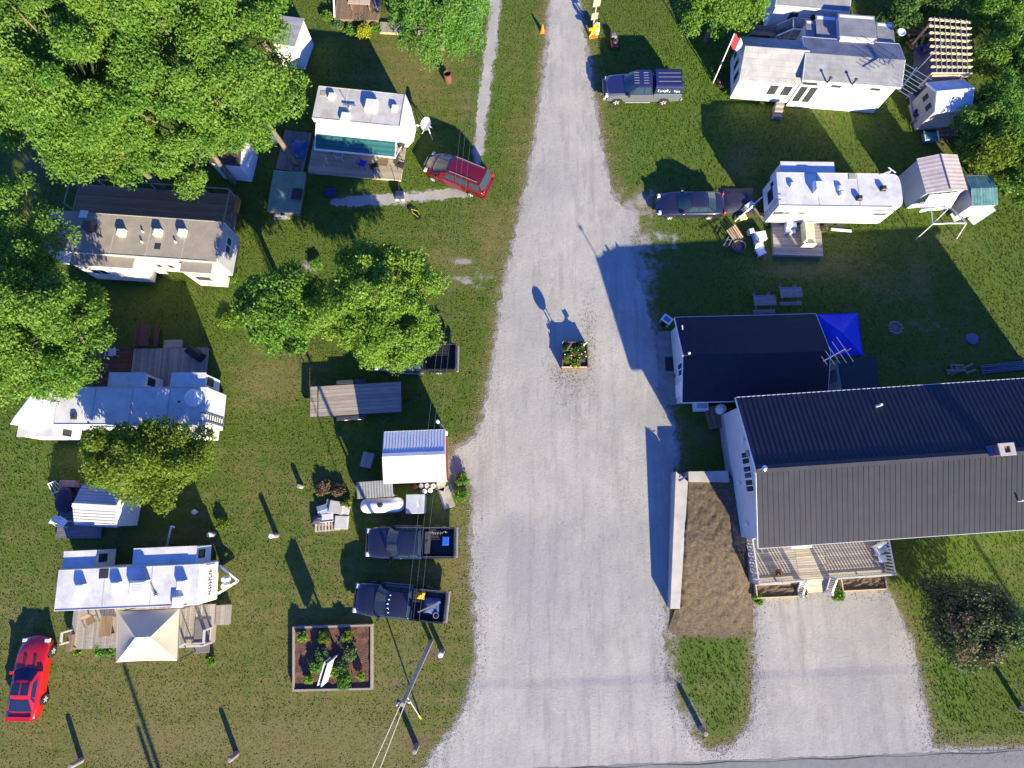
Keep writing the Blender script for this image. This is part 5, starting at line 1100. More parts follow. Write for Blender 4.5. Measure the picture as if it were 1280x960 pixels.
# camper with gazebo, lower left
cz = 3.1
t, o, rz, L, W = camper('camper', 'white camper with a beige gazebo on its deck, lower left', (73, 712), (250, 704.5), (69, 764), cz, wheels_=(-.3, .6)); low_camper = t
acunit(t, LP(o, rz, 174, 734, cz+.25), cz, 1.0, .75, .5)
for x, y in ((100, 736), (145, 733), (227, 731)): vent(t, LP(o, rz, x, y, cz+.2), cz, .5, .34)
vent(t, LP(o, rz, 223, 752, cz), cz, .6, .22); vent(t, LP(o, rz, 130, 717, cz), cz, .55, .05, DARKST, 'skylight')
v = LP(o, rz, 195, 744, cz); m = M(); m.bar((v.x, v.y, cz+.05), (v.x-.85, v.y+1.6, cz+.12), .07); m.dome((v.x, v.y, cz), .12, .12, .14, 10, 3); m.build('bat_antenna', ALU, t)
a, b = LP(o, rz, 83, 692, 2.7), LP(o, rz, 121, 692, 2.7); slide(t, a.x, b.x, 1, W/2-.02, 1.0, 2.86, win='e')
a, b = LP(o, rz, 170, 690, 2.7), LP(o, rz, 246, 690, 2.7); slide(t, a.x, b.x, 1, W/2-.02, 1.0, 2.88, win='e')
np_ = M().box(L/2+.002, L/2+.03, -W/2+.2, W/2-.15, 1.25, 2.35).build('name_plate', PLASTW, t)
m = M(); rg = random.Random(4); y_ = -W/2+.42; xf_ = L/2+.031
m.box(xf_, xf_+.006, -W/2+.25, W/2-.2, 1.30, 1.33); m.box(xf_, xf_+.006, -W/2+.25, W/2-.2, 2.27, 2.30)
for i in range(9): w_ = rg.uniform(.10, .15); h_ = rg.uniform(.3, .55); zc_ = 1.8; m.box(xf_, xf_+.006, y_, y_+.045, zc_-h_/2, zc_+h_/2); q_ = zc_+rg.choice((-.12, 0, .12)); m.box(xf_, xf_+.006, y_+.047, y_+w_, q_-.06, q_+.06); y_ += w_+.045
m.build('lettering', DARKST, np_)
m = M(); v = LP(o, rz, 298, 726, .6); m.bar((L/2, W*.36, .6), (v.x, v.y, .6), .12); m.bar((L/2, -W*.36, .6), (v.x, v.y, .6), .12); m.build('hitch', PLASTW, t)
v = LP(o, rz, 282, 728, .9); m = M(); m.lathe((v.x, v.y-.18, .62), [(.2, 0), (.2, .5), (.12, .62), (.03, .63)], 14); m.lathe((v.x, v.y+.2, .62), [(.2, 0), (.2, .5), (.12, .62), (.03, .63)], 14); m.build('gas_bottles', PLASTW, t)
# deck with gazebo
o10, rz10, L10, W10 = frame((92, 762), (268, 755), (95, 812), .5)
dk = thing('wooden_deck', 'weathered deck under the beige gazebo with low white board rails', 'deck', o10, rz10)
deck(dk, -L10/2, L10/2, -W10/2, W10/2, .5, DECKG, 'y', .14, seed=10)
v0, v1 = LP(o10, rz10, 270, 755, .3), LP(o10, rz10, 287, 755, .3)
deck(dk, L10/2+.02, L10/2+.9, W10/2-1.3, W10/2-.1, .3, DECKG, 'y', .3, 'steps', skirt=True)
PR = pm('pale rail boards', (.50, .47, .43), (.42, .39, .36), 4, .75)
railing(dk, (L10/2-.08, -W10/2+.1), (L10/2-.08, W10/2-1.4), .5, .9, PR, .5, False, cap=.14)
railing(dk, (-L10/2+.08, -W10/2+.5), (-L10/2+.08, W10/2-1.2), .5, .9, PR, .5, False, cap=.14)
gx = LP(o10, rz10, 224, 800, .9).x; railing(dk, (gx+.2, -W10/2+.1), (L10/2-.2, -W10/2+.1), .5, .9, PR, .5, False, cap=.14)
CAN = pm('beige canopy fabric', (.50, .44, .32), (.46, .40, .29), 1.5, .8, .12, 2.5)
canopy('gazebo', 'beige hip roofed fabric gazebo standing on the deck of the lower left camper', 'gazebo', [(145, 828), (221, 826), (224, 761), (147, 764)], [(169, 797), (188, 796)], 2.75, 3.55, CAN, legz=.502, sag=.05)
c = P(137, 782, .8); t = thing('patio_bench', 'brown bench on the open left end of the gazebo deck', 'bench', (c.x, c.y, .502), rz10+R(90)); M().bbox(-.6, .6, -.2, .2, .38, .44, .02).build('seat', DECKB, t); M().bbox(-.6, .6, .2, .26, .44, .85, .02).build('backrest', DECKB, t); [M().box(x-.03, x+.03, -.18, .2, 0, .378).build('leg', DECKB, t) for x in (-.5, .5)]
chair('patio_chair', 'dark folding chair by the camper wall on the left end of the gazebo deck', 113, 776, .502, R(30), DECKB)
c = P(122, 803, .5); deckbox = single('flower_trough', M().box(-.5, .5, -.15, .15, 0, .25), DECKB, 'low wooden trough at the left edge of the gazebo deck', 'planter', (c.x-1.6, c.y, .502), rz10+R(88))
t = thing('hot_tub_cover', 'flat grey cover lying on the right end of the gazebo deck', 'cover', P(252, 795, .6)-Vector((0, 0, .1)), rz10); t.location.z = .503; M().bbox(-.5, .5, -1.0, 1.0, 0, .06, .02).build('panel', pm('grey cover', (.16, .15, .16), (.13, .12, .13), 3, .7), t)
# shed and its deck under the round tree
o11, rz11, L11, W11 = frame((103, 606), (156, 609), (101, 657), 2.1)
t = thing('metal_shed', 'small grey and white metal shed with a ribbed gable roof, under the round tree', 'shed', o11, rz11)
gable(t, L11, W11, 2.1, 2.62, PLASTW, pm('ribbed shed roof', (.46, .46, .47), (.4, .4, .41), 2, .5), oh=.08, ohx=.06, fascia=None)
m = M(); s_ = (2.62-2.1)/(W11/2)
for k in range(7):
    y = .12+k*(W11/2-.14)/6
    for sg in (-1, 1): m.box(-L11/2+.01, L11/2-.01, sg*y-.02, sg*y+.02, 2.62-y*s_-.0, 2.62-y*s_+.025)
m.build('roof_seam', pm('seam grey', (.36, .36, .38), None, 3, .5), t)
M().bbox(-L11/2-.01, L11/2+.01, -.12, .12, 2.62, 2.66, .02).build('ridge_cap', PLASTW, t)
o12, rz12, L12, W12 = frame((82, 604), (160, 604), (74, 673), .2)
t = thing('wooden_deck', 'dark plank platform with a white chair beside the small metal shed', 'deck', o12, rz12); deck(t, -L12/2-.1, L12/2-1.3, -W12/2, W12/2, .2, pm('dark platform boards', (.15, .14, .16), (.11, .10, .12), 4, .85, .2, stretch=(.3, 4, 1), tint=.5), 'x', .14, seed=12)
c = P(82, 625, .5); t = thing('covered_fire_pit', 'dark oval covered tub on the platform beside the metal shed', 'tub', (c.x, c.y, .202)); M().dome((0, 0, .5), .55, .82, .12, 20, 4, low=4.1).build('cover', pm('navy cover', (.014, .016, .04), None, 4, .55, .2), t)
chair('lawn_chair', 'white plastic chair at the edge of the dark platform', 78, 653, .202, R(60), PLASTW)
c = P(70, 609, .4); t = thing('drying_rack', 'white folded drying rack beside a pinkish bin, left of the metal shed', 'rack', (c.x, c.y, 0), R(20)); m = M(); [m.bar((-.5+.25*k, -.25, .1), (-.2+.15*k, .3, .75), .035) for k in range(4)]; m.bar((-.5, -.25, .1), (.3, -.25, .12), .04); m.bar((-.2, .3, .75), (.3, .3, .75), .04); m.build('frame', PLASTW, t)
c = P(84, 605, .4); single('bin', M().bbox(-.5, .5, -.22, .22, 0, .42, .04).bbox(-.55, -.4, -.24, .24, .42, .47, .01), pm('pinkish brown bin', (.32, .2, .17), None, 4), 'long pinkish brown bin on the platform left of the metal shed', 'bin', (c.x+.2, c.y, .202), 0)
b, e = P(205, 684, .3), P(214, 658, 1.6); single('awning_pole', M().tube([(0, 0, 0), (e.x-b.x, e.y-b.y, 1.6)], .06, 8).tube([(e.x-b.x, e.y-b.y, 1.6), (e.x-b.x+.22, e.y-b.y-.05, 1.65)], .06, 8), PLASTW, 'white slanted pipe standing in the shade behind the lower left camper', 'pipe', (b.x, b.y, 0))
c = P(245, 640, .2); single('lawn_globe', M().lathe((0, 0, 0), [(.05, 0), (.05, .25), (.14, .3), (.17, .42), (.12, .54), (.02, .58)], 14), PLASTW, 'small white round lamp on the shaded grass under the round tree', 'garden lamp', (c.x, c.y, 0))
# ================================================================== SHEDS, YARD THINGS
# white ribbed shed by the gravel road
o, rz, L, W = frame((480, 540), (556, 537), (483, 604), 2.5)
t = thing('metal_shed', 'shed with a white ribbed metal roof and red end trim beside the gravel road', 'shed', o, rz)
WR = pm('white ribbed roof', (.66, .67, .68), (.60, .61, .63), 1.5, .45, dirt=.12)
gable(t, L, W, 2.45, 2.85, PLASTW, WR, oh=.1, ohx=.12, ribs=.19, rib_h=.014, rmat_cap=WR)
RED = pm('red trim', (.42, .03, .03), None, 3, .6)
M().box(L/2-.115, L/2-.06, -W/2+.12, W/2-.12, .3, 2.2).build('end_door', pm('dull red door', (.24, .035, .035), None, 3, .7), t)
v = LP(o, rz, 555, 533, 2.2); M().bbox(L/2-.1, L/2+.12, W/2-.3, W/2-.05, 1.9, 2.3, .04).build('wall_lamp', PLASTW, t)
# lean-to, propane tank, cabinet
o, rz, L, W = frame((446, 603), (491, 600), (442, 624), 1.7)
t = thing('lean_to', 'low grey corrugated lean-to roof above the white propane tank', 'lean-to', o, rz)
m = M(); n = 26
for i in range(n): y0, y1 = 0, 0; m.slab((-L/2+L*i/n, -W/2, 1.65+.02*(i % 2)), (-L/2+L*(i+1)/n, -W/2, 1.65+.02*((i+1) % 2)), (-L/2+L*(i+1)/n, W/2, 1.85+.02*((i+1) % 2)), (-L/2+L*i/n, W/2, 1.85+.02*(i % 2)), .02, (.25 if i % 2 else -.2))
m.build('roof', pm('grey corrugated', (.20, .21, .21), (.16, .16, .155), 2, .55, tint=.4, dirt=.4), t)
for x in (-L/2+.1, L/2-.1):
    for y in (-W/2+.1, W/2-.1): M().box(x-.05, x+.05, y-.05, y+.05, 0, 1.62).build('post', DECKG, t)
M().box(-L/2+.16, L/2-.16, W/2-.08, W/2-.03, .05, 1.6).build('back_wall', DECKG, t)
c = P(478, 631.5, .9); t = thing('propane_tank', 'long white propane tank with a dark filler dome', 'gas tank', (c.x, c.y, 0), R(2))
Lt, r = 2.85, .47
M().lathe((0, 0, .85), [(.03, -Lt/2), (.26, -Lt/2+.07), (.41, -Lt/2+.22), (r, -Lt/2+.45), (r, Lt/2-.45), (.41, Lt/2-.22), (.26, Lt/2-.07), (.03, Lt/2)], 28, 'x').build('tank', pm('tank white', (.74, .74, .74), (.7, .7, .7), 1.5, .25, spec=.5), t)
M().lathe((-.05, 0, .85+r-.03), [(.17, 0), (.17, .14), (.12, .2), (.02, .21)], 18).build('filler_dome', DARKST, t)
for x in (-.8, .8): M().box(x-.08, x+.08, -.38, .38, 0, .5).build('saddle', CONC, t)
c = P(518.5, 630, 1.1); t = thing('cabinet', 'grey metal cabinet at the right end of the white propane tank', 'cabinet', (c.x, c.y, 0), R(1))
M().bbox(-.56, .56, -.6, .6, 0, 1.2, .03).build('case', pm('pale grey metal', (.40, .42, .47), (.35, .37, .41), 2, .45, dirt=.15), t)
m = M(); rg = random.Random(5); [m.box(.12+rg.uniform(-.05, .05), .2+rg.uniform(-.03, .08), -.2+.08*i, -.15+.08*i, 1.2, 1.206) for i in range(6)]; m.build('worn_label', pm('white label', (.78, .78, .76), None, 3), t)
BOT = pm('bottle white', (.74, .73, .71), (.66, .64, .62), 4, .4)
for i, (x, y) in enumerate(((526, 607.5), (533.5, 607), (541, 607.5), (530.5, 614), (537.5, 613))):
    c = P(x, y, .45); tag(t := thing('gas_bottle', 'white gas bottle in the cluster along the south eave of the white ribbed shed', 'gas bottle', (c.x, c.y, 0), i, 'white gas bottles by the shed'))
    M().lathe((0, 0, 0), [(.15, 0), (.16, .05), (.16, .36), (.12, .45), (.03, .47)], 16).build('cylinder', BOT, t); M().lathe((0, 0, .46), [(.11, 0), (.11, .12), (.09, .12), (.09, .02), (.03, .02), (.03, .1)], 14).build('collar', BOT, t)
c = P(518.5, 608.5, .45); t = thing('gas_bottle', 'rusty orange gas bottle left of the white ones by the white ribbed shed', 'gas bottle', (c.x, c.y, 0)); M().lathe((0, 0, 0), [(.15, 0), (.16, .05), (.16, .36), (.12, .45), (.03, .47)], 16).build('cylinder', pm('orange bottle', (.45, .16, .06), (.3, .12, .05), 5, .6), t); M().lathe((0, 0, .46), [(.11, 0), (.11, .12), (.09, .12), (.09, .02)], 14).build('collar', RED, t)
SLABM = pm('old concrete slab', (.36, .34, .31), (.28, .265, .24), 2, .95, .2, 12, dirt=.3)
for x, y, sx, sy, a, lab in ((558, 622, .38, .7, -20, 'pale concrete slab slanting beside the gas bottles'), (551, 606, .3, .4, 10, 'broken concrete piece at the corner of the white ribbed shed')):
    c = P(x, y, 0); single('concrete_slab', M().bbox(-sx, sx, -sy, sy, 0, .07, .02), SLABM, lab, 'slab', (c.x, c.y, 0), R(-a))
c = P(459, 575, .4); t = thing('crate', 'small tan plywood crate alone on the dark ground left of the white ribbed shed', 'crate', (c.x, c.y, 0), R(-12))
m = M(); m.box(-.36, -.01, -.5, .5, .45, .5); m.box(.01, .36, -.5, .5, .45, .49); m.build('lid', DECKT, t); M().box(-.33, .33, -.47, .47, 0, .445).build('box', DECKT, t)
# rubble heap: each piece its own thing
PAL = wood('pale scrap wood', (.46, .40, .31), (.34, .29, .22))
def bits(name, mb, mat, label, cat, x, y, rz_, z=0.0, group=None): c = P(x, y, .15); return single(name, mb, mat, label, cat, (c.x, c.y, z), R(rz_), group)
m = M(); [m.box(-.75+.21*i, -.75+.21*i+.13, -.42, .42, .1, .13, random.uniform(-.4, .4)) for i in range(8)]; [m.box(-.75, .85, y-.04, y+.04, 0, .098) for y in (-.36, 0, .36)]
bits('pallet', m, PAL, 'pale broken wooden pallet at the bottom of the scrap heap', 'pallet', 408, 656, 4)
bits('slab', M().bbox(-.42, .42, -.42, .42, 0, .3, .02), pm('pale block', (.5, .49, .46), None, 3), 'square pale block at the right edge of the scrap heap', 'block', 427, 653, -2)
bits('slab', M().bbox(-.45, .45, -.4, .4, 0, .35, .02), pm('grey board', (.44, .42, .38), None, 3), 'square grey box top in the middle of the scrap heap', 'box', 421, 634, -8)
bits('slab', M().bbox(-.25, .25, -.4, .4, 0, .25, .02), pm('cream block', (.6, .55, .45), None, 3), 'narrow cream block at the right of the scrap heap', 'block', 431, 640, -12)
bits('box', M().bbox(-.4, .4, -.25, .25, 0, .3, .02).bbox(-.44, .44, -.29, -.24, .3, .34, .01), pm('white box', (.62, .6, .55), None, 3), 'white edged box over the pallet in the scrap heap', 'box', 409, 647, 6)
bits('plastic_tub', M().bbox(-.32, .32, -.2, .2, 0, .35, .04), pm('blue grey tub', (.14, .2, .3), None, 4, .4), 'blue grey plastic tub at the upper left of the scrap heap', 'tub', 403, 635, 18)
bits('plastic_tub', M().bbox(-.35, .35, -.22, .22, 0, .28, .04).bbox(-.38, -.3, -.24, .24, .28, .31, .01), pm('pale tub', (.45, .47, .5), None, 4, .4), 'pale tub with a white rim left of the middle of the scrap heap', 'tub', 406, 641, 28)
bits('engine_block', tarp(.9, .7, .4, 6), pm('dark blue scrap', (.025, .04, .09), (.05, .05, .06), 6, .5, .5), 'dark blue crumpled scrap at the left of the scrap heap', 'scrap', 398, 649, 0)
bits('bricks', M().box(-.3, -.02, -.15, .15, 0, .12).box(.02, .3, -.1, .2, 0, .1).box(-.2, .15, .22, .4, 0, .11), pm('brick', (.26, .13, .1), (.2, .1, .08), 6), 'few reddish bricks between the blocks of the scrap heap', 'bricks', 421, 646, 14)
bits('board', M().bbox(-.2, .2, -.3, .3, 0, .2, .01), PAL, 'pale wooden board at the top of the scrap heap', 'board', 412, 630, -4)
# tan ribbed shed and green roofed hut, right
o, rz, L, W = frame((1146, 198), (1197, 193), (1158, 242), 2.3)
t = thing('metal_shed', 'shed with a tan and pinkish ribbed roof below the dark trees, right side', 'shed', o, rz)
M().box(-L/2+.08, L/2-.08, -W/2+.08, W/2-.08, 0, 2.2).build('wall', pm('grey blue siding', (.36, .40, .43), (.32, .35, .38), 2, .5, stretch=(1, 1, .2)), t)
m = M()
for s in (-1, 1):
    n = 18; 
    for i in range(n): y0, y1 = -W/2+W*i/n, -W/2+W*(i+1)/n; m.slab((0 if s > 0 else -L/2, y0, (2.62 if s > 0 else 2.28)+.0), (L/2 if s > 0 else 0, y0, 2.28 if s > 0 else 2.62), (L/2 if s > 0 else 0, y1, 2.28 if s > 0 else 2.62), (0 if s > 0 else -L/2, y1, 2.62 if s > 0 else 2.28), .03, (.18 if i % 2 else -.25)+random.uniform(-.08, .08))
m.build('roof', pm('tan ribbed roof', (.56, .48, .44), (.48, .41, .38), 3, .6, tint=.7, dirt=.3), t)
M().box(-.03, .03, -W/2-.01, W/2+.01, 2.63, 2.66).build('ridge_cap', pm('dark ridge', (.2, .17, .16), None, 3), t)
m = M(); 
for k, (x, a) in enumerate(((-.9, .0), (-.1, .1), (.55, .05))): m.slab((x-.4, -W/2-.75, 1.0+a), (x+.35, -W/2-.75, 1.05), (x+.5, -W/2-.05, 2.1), (x-.25, -W/2-.05, 2.15), .03)
m.build('leaning_panel', pm('white panel', (.72, .72, .71), None, 2, .5), t)
o, rz, L, W = frame((1207, 218), (1240, 217), (1213, 257), 2.0)
t = thing('metal_shed', 'small hut with a green metal roof next to the tan roofed shed', 'shed', o, rz)
M().box(-L/2+.06, L/2-.06, -W/2+.06, W/2-.06, 0, 1.92).build('wall', pm('lilac grey siding', (.40, .39, .44), (.35, .34, .39), 2, .5), t)
GR = pm('green metal roof', (.06, .18, .18), (.14, .27, .26), 2.5, .45, tint=.5, dirt=.2)
m = M(); n = 9
for i in range(n):
    x0_, x1_ = -L/2+L*i/n, -L/2+L*(i+1)/n; tt = random.uniform(-.25, .25)
    m.slab((x0_, -W/2, 1.95), (x1_-.02, -W/2, 1.95), (x1_-.02, 0, 2.2), (x0_, 0, 2.2), .03, tt); m.slab((x0_, 0.002, 2.2), (x1_-.02, .002, 2.2), (x1_-.02, W/2, 1.9), (x0_, W/2, 1.9), .03, tt)
m.build('roof', GR, t)
for x, y, a, lab in ((1208, 265, 38, 'white sheet panel lying left of the round drum below the green hut'), (1229, 267, 33, 'white sheet panel lying right of the round drum below the green hut')):
    c = P(x, y, .5); t = single('sheet_panel', M().slab((-.95, -.32, .25), (.95, -.32, .5), (.95, .32, .5), (-.95, .32, .25), .04), pm('white panel', (.72, .72, .71)), lab, 'panel', (c.x, c.y, 0), R(a if x > 1215 else 20))
c = P(1222, 258, .8); single('drum', M().lathe((0, 0, 0), [(.3, 0), (.3, .85), (.27, .87), (.02, .87)], 18), pm('blue grey drum', (.16, .2, .3), None, 3, .5), 'blue grey round drum between two white panels below the green hut', 'drum', (c.x, c.y, 0))
# metal tube frame on the lawn
t = thing('swing_frame', 'white tubular swing frame standing without its seat, below the tan roofed shed', 'swing frame', P(1178, 272, 0))
O = t.location
def rp(x, y, z): return P(x, y, z)-O
for q in (((1145, 299, 0), (1166, 280, 1.9)), ((1166, 280, 1.9), (1200, 246, .3)), ((1196, 298, 0), (1208, 279, 1.9)), ((1208, 279, 1.9), (1181, 252, .3)), ((1140, 252, .5), (1160, 240, 1.3)), ((1166, 280, 1.9), (1163, 252, .2)), ((1208, 279, 1.9), (1202, 270, .9))):
    M().tube([rp(*q[0]), rp(*q[1])], .035, 8).build('leg', PLASTW, t)
M().tube([rp(1166, 280, 1.9), rp(1187, 279, 1.9), rp(1208, 279, 1.9)], .05, 8).build('top_bar', PLASTW, t)
# pergola frame of new timber and its stone floor
c0 = [P(1163, 24, 2.5), P(1211, 28, 2.5), P(1166, 92, 2.5), P(1213, 92, 2.5)]
ctr = sum(c0, Vector())/4; t = thing('pergola', 'new pine lattice pergola beside the green bushes, upper right', 'pergola', (ctr.x, ctr.y, 0)); q = [c-Vector((ctr.x, ctr.y, 0)) for c in c0]
for i in range(9):
    f = i/8; a, b = q[0].lerp(q[2], f), q[1].lerp(q[3], f); M().bar(a-(b-a)*.04, b+(b-a)*.05, .05, .20).build('rafter', PINE, t)
for i in range(7):
    f = .07+i/7*.98*.98; f = min(f, .97); a, b = q[0].lerp(q[1], f), q[2].lerp(q[3], f); M().bar(a-Vector((0, 0, -.13))*1+(a-b)*.02, b+Vector((0, 0, .13)), .05, .05).build('batten', DECKG, t)
for i in range(4): p = q[i].lerp(Vector((0, 0, 2.5)), .08); M().bar((p.x, p.y, 0), (p.x, p.y, 2.38), .12).build('post', PINE, t)
m = M(); m.bar(q[2]-Vector((0, .12, .1)), q[3]-Vector((0, .12, .1)), .05, .24); m.bar(q[0]+Vector((0, .12, -.1)), q[1]+Vector((0, .12, -.1)), .05, .24); m.build('beam', PINE, t)
sheet('stone_terrace', jit([P(1143, 58, 0), P(1166, 52, 0), P(1205, 50, 0), P(1206, 110, 0), P(1150, 112, 0), P(1141, 90, 0)], .25, .06, 4), .012, pm('terrace stone', (.23, .2, .19), (.16, .135, .12), 2, .9, .3, 8, dirt=.3))
m = M(); rg = random.Random(12)
for i in range(26): x, y, a = rg.uniform(-.9, .9), rg.uniform(-1.2, 1.2), rg.uniform(0, 3.1); m.bar((x-.4*math.cos(a), y-.4*math.sin(a), .08+rg.uniform(0, .3)), (x+.4*math.cos(a), y+.4*math.sin(a), .08+rg.uniform(0, .3)), .12, .12, t=rg.uniform(-.5, .5))
c = P(1151, 48, .2); single('firewood_pile', m, wood('split firewood', (.34, .21, .11), (.22, .13, .07)), 'heap of split firewood left of the pine pergola', 'firewood', (c.x, c.y, 0))
c = P(1155, 62, .3); single('plastic_tub', M().lathe((0, 0, 0), [(.3, 0), (.36, .3), (.38, .32), (.33, .32), (.28, .08)], 18), pm('purple tub', (.06, .05, .22), None, 3, .5), 'dark blue round tub on the stone terrace below the firewood', 'tub', (c.x, c.y, .016))
rg = random.Random(21)
for i, (x, y) in enumerate(((1175, 50), (1190, 66), (1201, 45))):
    c = P(x, y, .5); m = M(); a = rg.uniform(0, 3); [m.box(-.5, .5, -.3+.16*k, -.18+.16*k, .42, .46) for k in range(4)]; [m.box(xx-.03, xx+.03, yy-.03, yy+.03, 0, .42) for xx in (-.42, .42) for yy in (-.22, .22)]
    single('garden_bench', m, DECKB, ('brown slatted bench under the left side of the pine pergola', 'brown slatted bench under the middle of the pine pergola', 'brown slatted bench under the upper right of the pine pergola')[i], 'bench', (c.x, c.y, .014), a)
# shed with the blue shaded roof
o, rz, L, W = frame((1163, 99), (1208, 95), (1164, 137), 2.7)
t = thing('garden_shed', 'shed with a pale shingle gable roof dappled by leaf shade, below the pine pergola', 'shed', o, rz)
gable(t, L, W, 2.35, 3.0, pm('grey board siding', (.42, .41, .38), (.36, .35, .33), 2, .7, stretch=(1, 1, 6)), shingle('white shingles', (.46, .48, .52), (.52, .54, .58), .6, .25), oh=.15, ohx=.12)
for y in (-.35, .45): window(t, (-L/2+.12, y, 1.75), (-1, 0, 0), .35, .55, 1, DARKST)
c = P(1144, 133, .5); single('plank_bench', M().bbox(-.25, .25, -1.2, 1.2, .4, .45, .01).box(-.2, .2, -1.1, -1.0, 0, .398).box(-.2, .2, 1.0, 1.1, 0, .398), pm('mauve bench', (.26, .23, .3), None, 3), 'long grey lilac bench in shade along the west wall of the pale roofed shed', 'bench', (c.x, c.y, 0), R(2))
for y, lab in ((115, 'dark round pot at the upper end of the lilac bench'), (142, 'dark round pot at the lower end of the lilac bench')):
    c = P(1145, y, .6); single('flower_pot', M().lathe((0, 0, 0), [(.16, 0), (.24, .3), (.26, .34), (.2, .34), (.18, .2)], 14), pm('purple pot', (.05, .045, .12), None, 3), lab, 'pot', (c.x, c.y, .452))
m = M(); [m.box(-.75+.19*k, -.75+.19*k+.11, -.45, .45, .1, .13, random.uniform(-.4, .4)) for k in range(9)]; [m.box(-.75, .88, y-.04, y+.04, 0, .098) for y in (-.38, 0, .38)]
c = P(1182, 163, .1); single('pallet', m, wood('tan pallet wood', (.36, .27, .17), (.26, .19, .12)), 'tan slatted pallet in shade below the pale roofed shed', 'pallet', (c.x, c.y, 0), R(2))
m = M(); [m.box(-1.3+.24*k, -1.3+.24*k+.12, -.2, .2, 0, .7+.1*(k % 3), random.uniform(-.5, .5)) for k in range(11)]
c = P(1178, 147, .3); single('lumber_stack', m, DECKR, 'row of reddish upright boards stacked along the south wall of the pale roofed shed', 'boards', (c.x, c.y, 0), R(2))
c = P(1162, 172, .3); t = thing('wheelbarrow', 'teal tub with white handles in shade below the pale roofed shed', 'wheelbarrow', (c.x, c.y, 0)); M().bbox(-.45, .45, -.35, .35, .15, .5, .08).build('tray', pm('teal tub', (.06, .22, .26), (.05, .16, .2), 4, .45), t); M().bar((-.5, -.4, .52), (-.5, .4, .52), .06).bar((.5, -.4, .52), (.5, .4, .52), .06).build('handle', PLASTW, t); M().box(-.4, .4, -.3, .3, .0, .148).build('leg', DARKST, t)
# small house corner at the top edge
o, rz, L, W = frame((972, -60), (1062, -52), (966, 4), 2.8)
t = thing('mobile_home', 'white building at the top edge, mostly out of view, in shade', 'house', o, rz); gable(t, L, W, 2.7, 3.2, WHITE, SHING, oh=.15, ohx=.15); [window(t, (x, -W/2+.15, 1.7), (0, -1, 0), .8, .8) for x in (-1, .6)]
# white shed, top left
o, rz, L, W = frame((350, 18), (381, 24), (347, 55), 2.4)
t = thing('garden_shed', 'white shed with a grey ribbed gable roof beside the big leafy trees, upper left', 'shed', o, rz+R(0))
M().box(-L/2+.08, L/2-.08, -W/2+.08, W/2-.08, 0, 2.3).build('wall', WHITE, t)
m = M(); n = 7
for i in range(n): y0, y1 = -W/2+W*i/n, -W/2+W*(i+1)/n; m.slab((-L/2, y0, 2.35), (L/2, y0, 2.5), (L/2, y1-.03, 2.5), (-L/2, y1-.03, 2.35), .05, (.15 if i % 2 else -.15))
m.build('roof', pm('grey ribbed roof', (.34, .34, .37), (.3, .3, .33), 2, .5, tint=.5), t)
M().box(-.35, .35, -W/2+.03, -W/2+.077, .05, 2.0).build('door', TRIM, t)
# half hidden white gable building under the trees
o, rz, L, W = frame((270, 168), (308, 172), (268, 204), 2.2)
t = thing('garden_shed', 'white walled shed half hidden under the big trees, above the railed deck', 'shed', o, rz)
WB = pm('bluish white siding', (.62, .63, .67), (.55, .56, .6), 2, .55)
M().yprism([(-L/2+.06, 0), (L/2-.06, 0), (L/2-.06, 2.12), (-L/2+.06, 2.12)], -W/2+.06, W/2-.06).build('wall', WB, t)
m = M(); m.slab((-L/2, -W/2, 2.15), (L/2, -W/2, 2.15), (L/2, 0, 2.5), (-L/2, 0, 2.5), .05); m.slab((-L/2, .003, 2.5), (L/2, .003, 2.5), (L/2, W/2, 2.15), (-L/2, W/2, 2.15), .05); m.build('roof', pm('dark felt roof', (.06, .05, .05), None, 3), t)
M().add([(L/2-.065, -W/2+.06, 2.12), (L/2-.065, W/2-.06, 2.12), (L/2-.065, 0, 2.44), (L/2-.12, -W/2+.06, 2.12), (L/2-.12, W/2-.06, 2.12), (L/2-.12, 0, 2.44)], [(0,1,2),(5,4,3),(0,3,4,1),(1,4,5,2),(2,5,3,0)]).build('gable', WB, t)
# cabin deck at the top edge
o, rz, L, W = frame((424, -30), (478, -28), (428, 24), .5)
t = thing('wooden_deck', 'brown plank deck with white posts at the top edge, beside the willow', 'deck', o, rz); deck(t, -L/2, L/2, -W/2, W/2, .5, DECKB, 'y', .14, seed=22)
m = M(); m.bar((-L/2+.05, -W/2+.1, .5), (-L/2+.05, -W/2+1.9, 1.5), .1); m.bar((L/2-.1, -W/2+.9, .5), (L/2-.4, -W/2+1.6, 1.5), .08); m.build('rail', TRIM, t)
c = P(451, 4, .8); t = thing('patio_table', 'pinkish slatted table with benches on the brown deck at the top edge', 'table', (c.x, c.y, .502), rz); [M().box(x0_, x1_, -.5, .5, .7, .74).build('tabletop', pm('pink wood', (.5, .38, .3), None, 4), t) for x0_, x1_ in ((-.85, -.02), (.02, .85))]; [M().box(x-.04, x+.04, -.4, .4, 0, .695).build('leg', DECKB, t) for x in (-.7, .7)]
o, rz, L, W = frame((475, 27), (530, 30), (476, 40), .25)
t = thing('boardwalk', 'weathered plank walk leading right from the brown deck under the willow', 'walkway', o, rz); deck(t, -L/2, L/2, -W/2, W/2, .25, DECKT, 'y', .14, seed=23)
